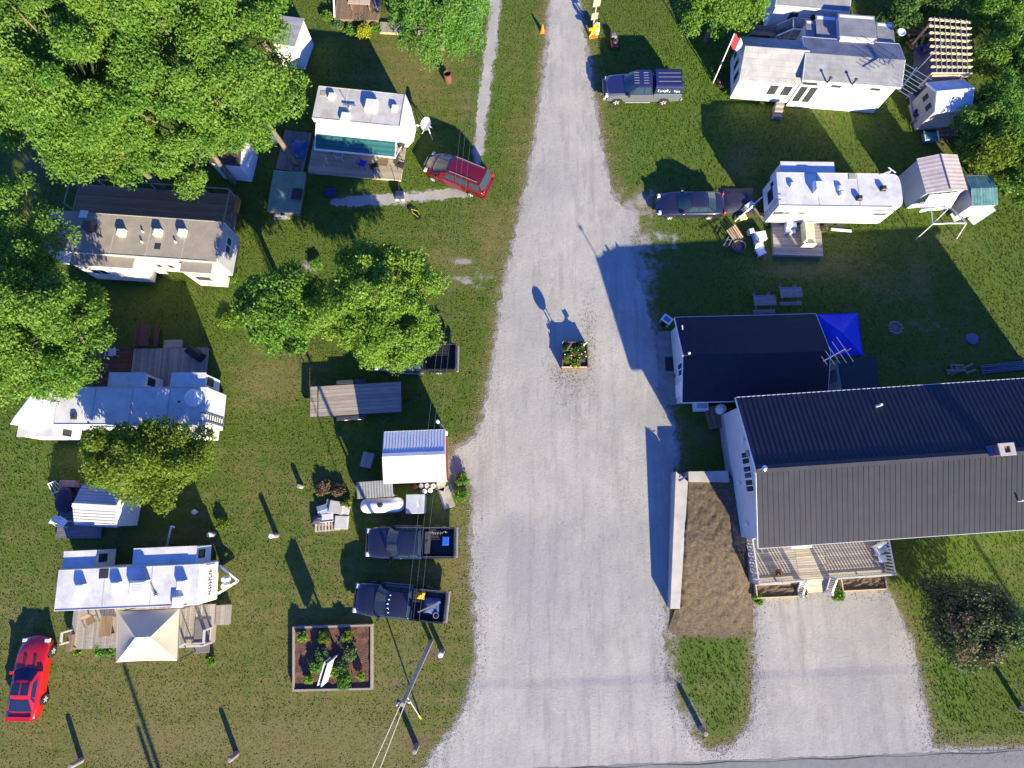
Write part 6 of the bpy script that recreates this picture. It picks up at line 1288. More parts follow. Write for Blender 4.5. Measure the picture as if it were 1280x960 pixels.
# tarped platforms beside the upper left camper
o, rz, L, W = frame((342, 212.5), (382, 215), (337, 264), .6)
t = thing('tarp_platform', 'low platform with a faded green top and dark box, left of the tan deck', 'platform', o, rz); M().bbox(-L/2, L/2, -W/2, W/2, .5, .6, .02).build('top', pm('faded green top', (.20, .29, .21), (.15, .23, .17), 2, .6, dirt=.3), t); M().box(-L/2+.08, L/2-.08, -W/2+.08, W/2-.08, 0, .498).build('base', DECKB, t)
c = P(371, 242, .75); single('box', M().bbox(-.35, .35, -.4, .4, 0, .22, .03), pm('dark box', (.04, .04, .04), None, 3), 'dark square box on the faded green platform', 'box', (c.x, c.y, .603), rz)
c = P(350, 268, .3); single('scrap_bundle', tarp(1.3, .5, .45, 9), pm('grey bundle', (.2, .2, .22), (.05, .05, .05), 6, .7, .4), 'grey bundle at the south edge of the faded green platform', 'bundle', (c.x, c.y, 0))
o, rz, L, W = frame((356, 162), (390, 166), (351, 212), .12)
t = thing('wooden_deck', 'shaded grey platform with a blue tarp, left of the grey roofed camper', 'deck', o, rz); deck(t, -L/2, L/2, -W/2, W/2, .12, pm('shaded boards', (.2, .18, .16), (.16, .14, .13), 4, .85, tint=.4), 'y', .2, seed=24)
c = P(372, 185, .3); single('tarp', tarp(1.2, 1.5, .3, 11), pm('royal blue tarp', (.02, .07, .30), (.03, .09, .22), 3, .5, .3), 'royal blue tarp on the shaded platform left of the grey roofed camper', 'tarp', (c.x, c.y, .125), rz)
c = P(345, 175, .3); single('garden_chair', M().bbox(-.3, .3, -.3, .3, .3, .38, .03).bbox(-.3, .3, .24, .32, .38, .85, .03).box(-.26, -.2, -.26, -.2, 0, .3).box(.2, .26, -.26, -.2, 0, .3).box(-.26, -.2, .2, .26, 0, .3).box(.2, .26, .2, .26, 0, .3), pm('grey chair', (.4, .4, .42), None, 3), 'grey chair in the shade left of the blue tarp', 'chair', (c.x, c.y, 0), .5)
c = P(413, 241, .2); single('bin', M().bbox(-.4, .4, -.28, .28, 0, .4, .05), pm('navy bin', (.02, .03, .1), None, 3), 'navy bin in tree shade below the tan deck', 'bin', (c.x, c.y, 0), .05)
c = P(499.5, 244, .3); t = thing('push_cart', 'dark blue cart on the gravel path below the tan deck', 'cart', (c.x, c.y, 0)); M().bbox(-.3, .3, -.25, .25, .2, .55, .06).build('body', pm('navy bin', (.02, .03, .1)), t); [M().lathe((x, y, .12), [(.1, -.03), (.12, 0), (.1, .03)], 12, 'y').build('wheel', PLASTW, t) for x in (-.22, .22) for y in (-.27, .27)]; M().bar((.0, .3, .5), (-.05, 1.0, .9), .03).build('handle', DARKST, t)
c = P(518, 265, .3); t = thing('bicycle', 'small yellow bicycle lying on the grass below the gravel path', 'bicycle', (c.x, c.y, 0), R(-50)); [M().lathe((x, 0, .12), [(.19, -.015), (.23, -.015), (.23, .015), (.19, .015)], 16).build('wheel', TYRE, t) for x in (-.4, .4)]; M().bar((-.4, 0, .13), (.0, .25, .16), .04).bar((0, .25, .16), (.3, .2, .16), .04).bar((-.4, 0, .13), (-.1, -.1, .15), .04).bar((-.1, -.1, .15), (.4, 0, .14), .04).build('frame', pm('yellow paint', (.5, .5, .04), None, 3, .4), t)
# ---- top centre: marker figure, sign post, mower, cone, fire barrel
c = P(742, 40, .4); t = thing('caution_figure', 'bright yellow child shaped plastic caution figure at the edge of the upper gravel road', 'road marker', (c.x, c.y, 0), R(10))
YEL = pm('bright yellow plastic', (.85, .52, .015), (.75, .42, .01), 4, .4)
m = M(); pr = [(-.22, 0), (-.06, .42), (.06, .42), (.22, 0), (.32, .06), (.17, .52), (.15, .62), (.42, .82), (.36, .92), (.12, .80), (.12, .92), (-.12, .92), (-.12, .80), (-.40, .78), (-.40, .68), (-.15, .60), (-.17, .52), (-.32, .06)]
m.yprism([(x, z) for x, z in pr], -.07, .07); m.build('figure', YEL, t); M().lathe((0, 0, 1.05), [(.03, -.15), (.12, -.1), (.15, 0), (.12, .1), (.03, .15)], 14).build('head', YEL, t)
M().bbox(-.35, .35, -.22, .22, 0, .05, .01).build('base', pm('orange base', (.6, .2, .02), None, 3), t)
c = P(740.5, 37, 0); t = thing('sign_post', 'tall post with a white square top just behind the yellow figure', 'sign', (c.x, c.y, 0), R(12))
M().bar((0, 0, 0), (0, 0, 3.3), .09).build('post', DECKG, t); M().box(-.26, .26, -.03, .03, 1.0, 1.6).build('sign_plate', DECKG, t); M().box(-.28, .28, -.03, .03, 2.2, 3.2).build('sign_plate', DECKG, t)
c = P(747, 27, .8); single('box', M().bbox(-.23, .23, -.25, .25, 0, .7, .03), PLASTW, 'white square box top behind the yellow figure', 'box', (P(746, 31, .7).x, P(746, 31, .7).y, 0))
c = P(768, 52, .3); t = thing('lawn_mower', 'red push mower in the shadow of the capped pickup', 'lawn mower', (c.x, c.y, 0), R(95))
RM = pm('mower red', (.55, .05, .04), None, 3, .35)
M().bbox(-.45, .25, -.28, .28, .12, .32, .08).build('deck', RM, t); M().lathe((-.1, 0, .32), [(.2, 0), (.2, .12), (.14, .2), (.02, .22)], 14).build('engine', DARKST, t); [M().lathe((x, y, .11), [(.06, -.03), (.11, -.03), (.11, .03), (.06, .03)], 12, 'y').build('wheel', TYRE, t) for x in (-.4, .2) for y in (-.33, .33)]; M().tube([(.2, -.24, .3), (.95, -.24, .95), (.95, .24, .95), (.2, .24, .3)], .025, 6).build('handle', DARKST, t)
M().bbox(.28, .7, -.22, .22, .12, .5, .06).build('grass_bag', pm('grey bag', (.16, .16, .17), None, 3), t)
c = P(678, 37, .2); t = thing('traffic_cone', 'orange cone on the left verge of the upper gravel road', 'traffic cone', (c.x, c.y, 0)); OR = pm('cone orange', (.75, .2, .02), None, 3, .5)
M().lathe((0, 0, .04), [(.17, 0), (.05, .62), (.04, .66), (.02, .66)], 16).build('cone', OR, t); M().bbox(-.2, .2, -.2, .2, 0, .04, .01).build('base', OR, t)
c = P(560, 98, .3); t = thing('burn_barrel', 'rusty open burn barrel on the upper left lawn', 'barrel', (c.x, c.y, 0)); M().lathe((0, 0, 0), [(.29, 0), (.30, .3), (.29, .32), (.30, .6), (.29, .62), (.29, .85), (.26, .85), (.26, .4)], 18).build('drum', pm('rust', (.14, .06, .04), (.08, .04, .03), 6, .85, .2), t); M().lathe((0, 0, .3), [(.25, 0), (.2, .2), (.02, .26)], 12).build('ash', pm('ash', (.2, .13, .11), None, 9), t)
# ---- clutter beside the sedan
rg = random.Random(31)
m = M(); [m.bar((rg.uniform(-1.0, 1.0), rg.uniform(-.7, .7), rg.uniform(.05, .3)), (rg.uniform(-1.1, 1.1), rg.uniform(-.7, .7), rg.uniform(.05, .35)), .09, .05, t=rg.uniform(-.5, .5)) for _ in range(16)]
c = P(922, 249, .2); single('dark_tarp', tarp(2.6, 2.0, .28, 13), pm('dark blue tarp', (.02, .022, .055), (.035, .035, .06), 4, .45, .4), 'dark blue crumpled tarp on the ground between the sedan and the fifth wheel', 'tarp', (c.x, c.y, 0), 0)
def stuffbox(x, y, sx, sy, h, a, mat, lab, cat, name='box'): c = P(x, y, h); return single(name, M().bbox(-sx, sx, -sy, sy, 0, h, .03), mat, lab, cat, (c.x, c.y, 0), R(a))
stuffbox(938, 256, .32, .22, .45, 35, PLASTW, 'white box at the top of the clutter by the fifth wheel', 'box')
stuffbox(929, 271, .28, .2, .25, 20, pm('pale yellow', (.66, .66, .3), None, 4), 'pale yellow carton in the clutter behind the sedan', 'carton', 'carton')
c = P(935, 262, .4); single('pole', M().tube([(-.9, -.75, .08), (.95, .8, .75)], .05, 8), PLASTW, 'white pole lying across the clutter behind the sedan', 'pole', (c.x, c.y, 0))
c = P(943, 262, .1); single('beam', M().bbox(-.1, .1, -1.1, 1.1, 0, .12, .01), wood('grey beam', (.3, .26, .22), (.22, .19, .16)), 'grey timber beam beside the white pole near the fifth wheel', 'beam', (c.x+.3, c.y-.3, 0), R(32))
stuffbox(951, 294, .42, .32, .5, 10, PLASTW, 'white cooler with a bluish lid left of the grey deck', 'cooler', 'cooler')
stuffbox(940, 288, .18, .18, .5, 10, PLASTW, 'small white tub left of the white cooler', 'tub', 'tub')
c = P(951, 314, .35); t = thing('plastic_chair', 'pale blue plastic chair lying on the shaded lawn below the white cooler', 'chair', (c.x, c.y, 0), R(25)); BLP = pm('pale blue plastic', (.5, .55, .68)); M().bbox(-.32, .32, -.3, .3, .3, .37, .04).build('seat', BLP, t); M().slab((-.32, .3, .35), (.32, .3, .35), (.3, .5, .8), (-.3, .5, .8), .04).build('backrest', BLP, t); [M().box(x-.03, x+.03, y-.03, y+.03, 0, .3).build('leg', BLP, t) for x in (-.27, .27) for y in (-.25, .25)]
for x, y, lab in ((946, 304, 'round pale blue lid left of its twin above the blue chair'), (952, 308, 'round pale blue bucket right of its twin above the blue chair')):
    c = P(x, y, .3); single('bucket', M().lathe((0, 0, 0), [(.14, 0), (.18, .32), (.19, .34), (.02, .34)], 14), BLP, lab, 'bucket', (c.x, c.y, 0))
m = M(); [m.bar((-.5, -.3+.16*k, .25+.02*k), (.55, -.35+.16*k, .2), .11, .08, t=rg.uniform(-.4, .5)) for k in range(5)]
c = P(918, 292, .2); single('firewood_stack', m, wood('pale firewood', (.5, .36, .22), (.36, .25, .15)), 'small stack of pale firewood logs below the clutter', 'firewood', (c.x, c.y, 0), R(-55))
c = P(912, 304, .3); single('rack', M().tube([(-.3, 0, 0), (-.3, 0, .45), (.3, 0, .45), (.3, 0, 0)], .04, 8).tube([(-.3, .3, 0), (-.3, .3, .45), (.3, .3, .45), (.3, .3, 0)], .04, 8).bar((-.3, 0, .2), (-.3, .3, .2), .04).bar((.3, 0, .2), (.3, .3, .2), .04), ALU, 'bent metal rack beside the pale firewood logs', 'rack', (c.x, c.y, 0), R(60))
c = P(923, 308, .15); t = thing('fire_pit', 'round metal fire pit on the shaded lawn below the firewood logs', 'fire pit', (c.x, c.y, 0)); M().lathe((0, 0, 0), [(.48, 0), (.5, .28), (.44, .3), (.42, .1), (.02, .08)], 22).build('ring', pm('fire ring', (.06, .05, .07), (.10, .08, .08), 4, .7), t); M().lathe((0, 0, .09), [(.4, 0), (.2, .05), (.02, .06)], 14).build('ash', pm('ash', (.2, .13, .11)), t)
# rubbish along the north eave of the main building
c = P(1196, 466, .2); single('board_heap', (lambda m: [m.bar((rg.uniform(-1.5, 1.0), rg.uniform(-.4, .4), rg.uniform(.05, .3)), (rg.uniform(-.6, 1.6), rg.uniform(-.4, .4), rg.uniform(.05, .35)), .14, .05, t=rg.uniform(-.4, .4)) for _ in range(12)] and m)(M()), wood('dull boards', (.22, .18, .15), (.16, .13, .1)), 'heap of dull boards in shade behind the north eave of the charcoal roof', 'boards', (c.x, c.y+.3, 0), .1)
c = P(1255, 468, .3); single('pipe_bundle', (lambda m: [m.tube([(-1.4, -.25+.13*k, .1+.05*(k % 2)), (1.9, -.2+.12*k, .12)], .06, 8) for k in range(5)] and m)(M()), pm('blue pipe', (.07, .09, .15), None, 4, .5), 'bundle of blue grey pipes behind the charcoal roof at the right edge', 'pipes', (c.x, c.y+.5, 0), .1)
c = P(1119, 410, 0); t = thing('fire_ring', 'ring of stones around ash in the deep shade right of the blue canopy', 'fire pit', (c.x, c.y, 0)); rr = random.Random(2)
m = M(); [m.dome((.42*math.cos(a), .42*math.sin(a), 0), .13, .11, .14, 8, 3) for a in np.linspace(0, 6.1, 12)]; m.build('stone', pm('fire stones', (.25, .22, .2), (.18, .15, .13), 6, .9), t); M().lathe((0, 0, .01), [(.32, 0), (.2, .05), (.02, .06)], 12).build('ash', pm('ash', (.2, .13, .11)), t)
c = P(1214, 424, .0); single('well_cover', M().lathe((0, 0, 0), [(.4, 0), (.4, .14), (.34, .17), (.02, .18)], 18), pm('blue lid', (.10, .13, .22), None, 4), 'dull blue round lid on the shaded lawn near the right edge', 'lid', (c.x, c.y, 0))
# ---- posts of the fence line and stumps
STW = wood('grey post wood', (.30, .27, .24), (.20, .18, .16))
for x, y, h, lab in ((102, 950, 1.0, 'short thick grey post at the bottom edge, lower left'), (296, 942, 1.0, 'short thick grey post on dry grass right of the two long pole shadows'), (876, 910, 1.0, 'short thick grey post on the small grass island by the driveway'), (521, 932, 1.0, 'short thick grey post beside the utility pole guy guard'), (553, 814, 1.05, 'short thick post with a white top beside the foot of the utility pole'), (346, 669, 1.0, 'short post with a white top alone on the lawn above the flower bed'), (377, 608, .6, 'low pale tree stump beside the scrap heap'), (1276, 886, 1.0, 'short thick grey post at the right edge below the dead bush'), (268, 668, .7, 'short leaning post in weeds right of the white slanted pipe')):
    b = P(x, y, 0); t = thing('post', lab, 'post', (b.x, b.y, 0), random.uniform(0, 1)); M().lathe((0, 0, -.02), [(.17, 0), (.16, h*.5), (.15, h-.04), (.12, h), (.02, h+.01)], 12).build('shaft', STW, t)
    if 'white' in lab: M().lathe((0, 0, h-.012), [(.16, -.12), (.165, .0), (.12, .05), (.02, .06)], 12).build('cap', PLASTW, t)
for x, y, lab in ((553, 534, 'thin white topped marker post at the corner of the white ribbed shed'),):
    b = P(x, y, 0); t = thing('marker_post', lab, 'post', (b.x, b.y, 0)); M().lathe((0, 0, 0), [(.10, 0), (.10, 2.6), (.02, 2.62)], 12).build('shaft', STW, t)
    M().lathe((0, 0, 2.6), [(.11, -.2), (.11, .03), (.02, .05)], 12).build('cap', PLASTW, t)
# ---- utility poles and wires
WIRE = pm('cable', (.16, .17, .19), None, 3, .5); CABL = pm('pale cable', (.42, .40, .36), None, 3, .5)
POLEW = wood('pole wood', (.36, .32, .275), (.26, .225, .19))
b = P(539, 801, 0); tp_ = P(503, 881, 12.0); t = thing('utility_pole', 'tall wooden utility pole beside the lower pickup, seen from above with its guy wire', 'utility pole', (b.x, b.y, 0))
tl = Vector((tp_.x-b.x, tp_.y-b.y, 12.0)); M().tube([(0, 0, 0), tl*.5, tl], [.135, .115, .09], 14).build('pole', POLEW, t)
M().bar(tl*.97+Vector((-.3, -.06, 0)), tl*.97+Vector((.3, .06, 0)), .07).build('crossarm', POLEW, t)
for s in (-.26, .26): M().lathe(tl*.97+Vector((s, s*.2, .05)), [(.05, 0), (.07, .06), (.04, .1), (.06, .14), (.02, .17)], 10).build('insulator', pm('insulator', (.5, .5, .52), None, 3, .3), t)
ga = P(526, 898, 0)-t.location; M().tube([ga, tl*.9], .03, 6).build('guy_wire', CABL, t); d = (tl*.9-ga).normalized(); M().tube([ga, ga+d*2.2], .05, 8).build('guy_guard', pm('yellow guard', (.65, .5, .05), None, 3, .5), t)
top_w = Vector((tp_.x, tp_.y, 11.7))
def wire(name, a, b, sag, r, mat, label, group=None, n=24):
    pts = [a.lerp(b, i/n)-Vector((0, 0, sag*4*(i/n)*(1-i/n))) for i in range(n+1)]; c = (a+b)/2
    return single(name, M().tube([p-c for p in pts], r, 6), mat, label, 'wire', c, 0, group)
for k, (pa, zz) in enumerate((((455, 985), 10.5), ((466, 988), 10.5))): e = P(*pa, zz)+Vector((0, 0, 0)); a = top_w+Vector((-.1+.18*k, 0, .1)); e2 = a+(e-a)*4; e2.z = 11.5; wire('power_line', a, e2, .3, .020, CABL, ('left one of two pale cables running from the pole to the bottom edge', 'right one of two pale cables running from the pole to the bottom edge')[k])
far = P(622, -260, 8.5)
for k in range(3): wire('overhead_wire', top_w+Vector((-.3+.3*k, .05, .15 if k != 1 else -.1)), far+Vector((-.35+.35*k, 0, 0)), 1.4-.3*(k == 1), .005, WIRE, ('thin dark wire over the pickups, left of three', 'thin dark wire over the pickups, middle of three', 'thin dark wire over the pickups, right of three')[k])
b2 = Vector((far.x, far.y, 0)); t2 = thing('utility_pole', 'wooden utility pole just beyond the top edge carrying the thin dark wires', 'utility pole', b2); M().tube([(0, 0, 0), (0, 0, 8.7)], [.15, .11], 12).build('pole', POLEW, t2); M().bar((-.5, 0, 8.45), (.5, 0, 8.45), .09).build('crossarm', POLEW, t2)
# poles beyond the lower edge whose shadows fall into view
SH = Vector((-math.sin(SUN_AZ), math.cos(SUN_AZ), 0))/math.tan(SUN_EL)
for tip, h, lab in (((154, 828), 9.5, 'utility pole beyond the bottom edge casting the long shadow on the left lawn'), ((172, 908), 6.0, 'lower pole beyond the bottom edge casting the short shadow on the left lawn'), ((1216, 672), 9.5, 'utility pole beyond the right edge casting a long shadow above the dead bush')):
    p = P(*tip, 0)-SH*h; tt = thing('utility_pole', lab, 'utility pole', (p.x, p.y, 0)); M().tube([(0, 0, 0), (0, 0, h)], [.16, .12], 12).build('pole', POLEW, tt)
# thick aerial cable parallel to the paved road: its soft shadow crosses the gravel
a, b = P(560, 858, 0)-SH*8.6, P(1160, 836, 0)-SH*8.6; a.z = b.z = 8.6; d = b-a
wire('aerial_cable', a-d*.12, b+d*.5, .0, .014, WIRE, 'thick aerial cable beyond the bottom edge shading the gravel in a faint line')
# ---- flower bed with its sign
c = [P(368, 784, .2), P(465, 781, .2), P(465, 860, .2), P(368, 862, .2)]; ctr = sum(c, Vector())/4
t = thing('flower_bed', 'square raised flower bed of brown mulch with weathered timber edging', 'flower bed', (ctr.x, ctr.y, 0)); q = [x-Vector((ctr.x, ctr.y, 0)) for x in c]
for i in range(4): a, b = q[i], q[(i+1) % 4]; d = (b-a).normalized(); M().bar((a.x+d.x*.055, a.y+d.y*.055, .2), (b.x+d.x*.055, b.y+d.y*.055, .2+.001*i), .11, .4).build('edging', DECKG, t)
n = 30; vs = []
for i in range(n+1):
    for j in range(n+1): u, v = i/n, j/n; p = q[0].lerp(q[1], u).lerp(q[3].lerp(q[2], u), v); p = p*.975; vs.append((p.x, p.y, .27+.05*mnoise.fractal(Vector((p.x*3, p.y*3, 1)), 1, 2, 4)))
M().add(vs, [(i*(n+1)+j, (i+1)*(n+1)+j, (i+1)*(n+1)+j+1, i*(n+1)+j+1) for i in range(n) for j in range(n)], 0, True).build('mulch', pm('brown mulch', (.155, .078, .05), (.085, .045, .032), 7, .95, .9, 16), t)
# sign: board on two posts, bottom 1.6 m up
s0, s1 = P(413, 838, 0), P(398, 828, 0)
tops = [P(399, 858, 2.75), P(408, 828, 2.75)]
ca = (tops[0]+tops[1])/2; sg = thing('sign_board', 'tall white board sign on two posts standing in the flower bed', 'sign', (ca.x, ca.y, 0), heading(tops[0], tops[1])); hl = (tops[1]-tops[0]).length/2
M().box(-hl, hl, -.14, -.08, 1.55, 2.75).build('board', PLASTW, sg); M().box(-hl, hl, .08, .14, 1.55, 2.74).build('board', PLASTW, sg)
for x in (-hl+.12, hl-.12): M().bar((x, 0, 0), (x, 0, 2.7), .1).build('post', DECKG, sg)
M().box(-hl+.02, hl-.02, -.06, .06, 2.5, 2.6).build('crossbar', DARKST, sg)
# ---- planter on the gravel with its oval sign
c = [P(704, 428, .6), P(734, 428, .6), P(735, 459, .6), P(703, 459, .6)]; ctr = sum(c, Vector())/4
t = thing('planter_box', 'timber flower planter standing alone in the middle of the gravel road', 'planter', (ctr.x, ctr.y, 0)); q = [x-Vector((ctr.x, ctr.y, 0)) for x in c]
RB = wood('reddish planter wood', (.17, .095, .07), (.11, .065, .05))
for i in range(4): a, b = q[i], q[(i+1) % 4]; d = (b-a).normalized(); M().bar((a.x+d.x*.03, a.y+d.y*.03, .30), (b.x+d.x*.03, b.y+d.y*.03, .30), .06, .6).build('side', RB, t); M().bar((a.x+d.x*.06, a.y+d.y*.06, .625), (b.x+d.x*.06, b.y+d.y*.06, .625+.001*i), .08, .04).build('rim', PINE if i == 2 else RB, t)
n = 12; vs = [( (q[0].lerp(q[1], i/n).lerp(q[3].lerp(q[2], i/n), j/n)*.94).x, (q[0].lerp(q[1], i/n).lerp(q[3].lerp(q[2], i/n), j/n)*.94).y, .52+random.uniform(-.03, .04)) for i in range(n+1) for j in range(n+1)]
M().add(vs, [(i*(n+1)+j, (i+1)*(n+1)+j, (i+1)*(n+1)+j+1, i*(n+1)+j+1) for i in range(n) for j in range(n)]).build('soil', SOIL, t)
sc = P(702, 452, .6); sc = Vector((ctr.x-.45, ctr.y+.35, 0))
sg = thing('oval_sign', 'oval sign on two thin posts rising from the planter in the gravel road', 'sign', (sc.x, sc.y, .5), R(58))
m = M(); m.yprism([(.42*math.cos(R(a)), .92+.33*math.sin(R(a))+.15) for a in range(0, 360, 15)], -.02, .02); m.build('plate', pm('dark sign back', (.12, .10, .08), None, 4), sg)
for x in (-.12, .12): M().bar((x, .045, 0), (x, .045, 1.2), .04).build('post', PINE, sg)
c = Vector((ctr.x+.55, ctr.y+.6, .5)); f = thing('small_flag', 'small flag on a thin stick in the planter on the gravel road', 'flag', c, R(30)); M().tube([(0, 0, 0), (0, 0, .62)], .015, 6).build('stick', PINE, f); M().box(-.0, .3, -.008, .008, .38, .6).build('cloth', PLASTW, f)
b = Vector((ctr.x-.82, ctr.y+.85, 0)); single('stake', M().bar((0, 0, 0), (0, .02, .95), .05), PINE, 'pale stake at the upper left corner of the planter in the gravel road', 'stake', b)
# ================================================================== TREES AND PLANTS
BARK = pm('bark', (.19, .155, .115), (.115, .092, .07), 6, .95, .6, 12, stretch=(1, 1, .25))
BARKO = pm('tan bark', (.30, .20, .11), (.2, .13, .075), 6, .95, .5, 12, stretch=(1, 1, .25))
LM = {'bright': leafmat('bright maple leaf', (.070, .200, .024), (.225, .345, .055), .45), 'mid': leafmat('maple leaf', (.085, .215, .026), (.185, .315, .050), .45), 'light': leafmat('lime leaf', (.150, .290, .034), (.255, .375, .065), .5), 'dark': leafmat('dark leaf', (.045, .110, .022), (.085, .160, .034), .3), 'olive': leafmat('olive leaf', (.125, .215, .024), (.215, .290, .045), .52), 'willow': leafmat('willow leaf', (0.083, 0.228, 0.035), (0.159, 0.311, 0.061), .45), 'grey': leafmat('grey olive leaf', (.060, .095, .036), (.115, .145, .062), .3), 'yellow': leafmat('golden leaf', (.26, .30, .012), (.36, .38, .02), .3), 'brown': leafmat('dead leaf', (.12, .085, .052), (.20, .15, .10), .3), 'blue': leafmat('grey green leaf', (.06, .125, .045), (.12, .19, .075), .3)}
def leaves(name, C_, Rr, per, size, mat, parent, up=.28, seed=1, tintc=None, droop=0.0):
    """leaf faces spread through clumps: C_ (k,3) centres, Rr (k,3) radii"""
    g = np.random.default_rng(seed); k = len(C_); n = k*per; ci = np.repeat(np.arange(k), per)
    u = g.normal(size=(n, 3)); u /= np.linalg.norm(u, axis=1)[:, None]; u[:, 2] = np.where(u[:, 2] < -.35, -u[:, 2]*.6, u[:, 2])
    rr = g.uniform(.35, 1.0, n)**.5*(1+.12*g.normal(size=n)); p = C_[ci]+u*Rr[ci]*rr[:, None]
    if droop: p[:, 2] -= droop*np.linalg.norm(u[:, :2], axis=1)**2*rr
    nm = u*.45+g.normal(size=(n, 3))*.6+np.array([0, 0, up]); nm /= np.linalg.norm(nm, axis=1)[:, None]
    t = np.cross(nm, g.normal(size=(n, 3))); t /= np.linalg.norm(t, axis=1)[:, None]; b = np.cross(nm, t)
    s = size*g.uniform(.6, 1.35, n)[:, None]; w = .56
    V = np.empty((n, 4, 3)); V[:, 0] = p-t*s*.55; V[:, 1] = p+b*s*w*.5-nm*s*.06; V[:, 2] = p+t*s*.55-nm*s*.16; V[:, 3] = p-b*s*w*.5-nm*s*.06
    tn = g.uniform(0, 1, n)*.55+g.uniform(0, 1, k)[ci]*.45
    return faces_np(name, V.reshape(-1, 3), np.arange(n*4).reshape(n, 4), mat, parent, tn)
def tree(name, label, px, py, zc, rx, ry, h, mat='mid', nclump=60, per=420, leaf=.24, base=None, seed=1, cr=(.75, 1.35), group=None, bark=None, lobes=None, flat=.45, top=None, droop=0.0, cat='tree', twigs=True, trunk_r=.18):
    """crown centre measured at pixel (px,py) at height zc; rx,ry metres; lobes adds (dx,dy,r) side masses"""
    g = np.random.default_rng(seed); c = P(px, py, zc); t = thing(name, label, cat, (c.x, c.y, 0), 0, group)
    ht = top or h; cz0 = base if base is not None else h*.35
    C_ = []; tries = 0
    while len(C_) < nclump and tries < nclump*40:
        tries += 1; a = g.uniform(0, 2*math.pi); r = math.sqrt(g.uniform(0, 1)); bulge = 1+.16*math.sin(3*a+seed)+.10*math.sin(5*a+seed*2.1)
        x, y = rx*r*math.cos(a)*bulge, ry*r*math.sin(a)*bulge
        dome = math.sqrt(max(0, 1-r*r*.92)); z = cz0+(ht-cz0)*(flat*(1-flat)+dome*(1-flat*(1-flat)))*g.uniform(.52, 1.04)
        p = np.array([x, y, z])
        if all(np.linalg.norm((p-q)*np.array([1, 1, .8])) > cr[0]*.85 for q in C_): C_.append(p)
    for dx, dy, lr, n_ in (lobes or []):
        for i in range(n_): a = g.uniform(0, 6.283); r = lr*math.sqrt(g.uniform(0, 1)); C_.append(np.array([dx+r*math.cos(a), dy+r*math.sin(a), cz0+(ht-cz0)*g.uniform(.35, .75)]))
    C_ = np.array(C_); rad = g.uniform(cr[0], cr[1], len(C_)); Rr = np.stack([rad, rad, rad*.72], 1)
    leaves('crown', C_, Rr, per, leaf, LM[mat], t, seed=seed, droop=droop)
    m = M(); zt_ = cz0+(ht-cz0)*.25; lean = g.normal(0, .15, 2)
    m.tube([(0, 0, -.05), (lean[0]*.4, lean[1]*.4, zt_*.5), (lean[0], lean[1], zt_)], [trunk_r*1.25, trunk_r, trunk_r*.8], 10); m.build('trunk', bark or BARK, t)
    m = M(); hub = Vector((lean[0], lean[1], zt_*.92))
    for i, cc in enumerate(C_):
        e = Vector(cc); k = hub.lerp(e, .5)+Vector((g.normal(0, .15), g.normal(0, .15), .25)); r0 = trunk_r*(.55 if i % 4 == 0 else .26)
        m.tube([hub, k, e], [r0, r0*.6, .025], 5, False)
        if twigs:
            for _ in range(2): d = Vector(g.normal(size=3)).normalized()*rad[i]*.9; d.z = abs(d.z)*.6; m.tube([e, e+d], [.035, .014], 4, False)
    m.build('limbs', bark or BARK, t); return t
G1 = 'big leafy trees of the upper left'
tree('maple_tree', 'largest bright green maple at the top left, over the edge of the photo', 70, 65, 9.5, 5.2, 4.6, 13.5, 'bright', 84, 1080, .17, 3.2, 11, (.65, 1.45), G1, BARK)
tree('maple_tree', 'broad bright maple in the middle of the top left canopy', 215, 45, 9.5, 5.0, 4.0, 13.0, 'bright', 78, 1060, .17, 3.2, 12, (.65, 1.4), G1, BARK)
tree('maple_tree', 'maple of the top left canopy overhanging the hidden white shed', 218, 140, 8.0, 3.5, 2.7, 11.0, 'bright', 46, 960, .165, 2.8, 13, (.6, 1.2), G1, BARK)
tree('maple_tree', 'maple at the right end of the top left canopy, reaching the shaded platform', 322, 128, 7.0, 2.9, 2.3, 10.0, 'bright', 34, 800, .165, 3.8, 14, (.7, 1.2), G1, BARK)
tree('maple_tree', 'maple at the lower left of the top canopy, above the railed deck', 112, 150, 8.0, 3.2, 2.5, 11.0, 'bright', 50, 980, .165, 2.8, 15, (.7, 1.2), G1, BARK)
tree('maple_tree', 'tree at the top edge beside the white shed with the grey roof', 298, -8, 6.5, 2.6, 1.6, 9.5, 'mid', 26, 430, .24, 3.0, 16, (.6, 1.1), G1)
tree('maple_tree', 'small loose tree sprawling in the left corner below the top canopy', 4, 120, 8.0, 2.4, 2.4, 9, 'mid', 20, 480, .19, 3, 17, (.6, 1.1), G1)
tree('maple_tree', 'dense green tree at the left edge over the long white camper', 40, 400, 7.0, 3.5, 4.4, 10.0, 'bright', 85, 800, .16, 3.0, 21, (.65, 1.15))
tree('maple_tree', 'thin dull tree at the left edge above the dense one, over the beige trailer end', 14, 268, 7.5, 2.2, 2.3, 9.5, 'mid', 22, 340, .18, 4.0, 22, (.6, 1.05))
tree('linden_tree', 'lime green tree with loose twigs on its upper edge, over the hidden black pickup', 473, 383, 5.0, 3.5, 3.45, 7.6, 'light', 100, 420, .165, 2.2, 23, (.5, .9), lobes=[(-.8, 3.6, .5, 2), (.9, 3.3, .4, 2), (2.4, 2.6, .5, 3), (-2.2, 3.0, .4, 2), (3.4, 1.2, .4, 2), (2.4, -2.3, .8, 6), (1.3, -2.9, .7, 6), (.2, -3.0, .7, 5)])
tree('maple_tree', 'mid green tree left of the lime green one, in the middle of the left lawn', 346, 386, 4.5, 2.4, 2.6, 6.8, 'mid', 55, 330, .19, 2.0, 24, (.5, .9))
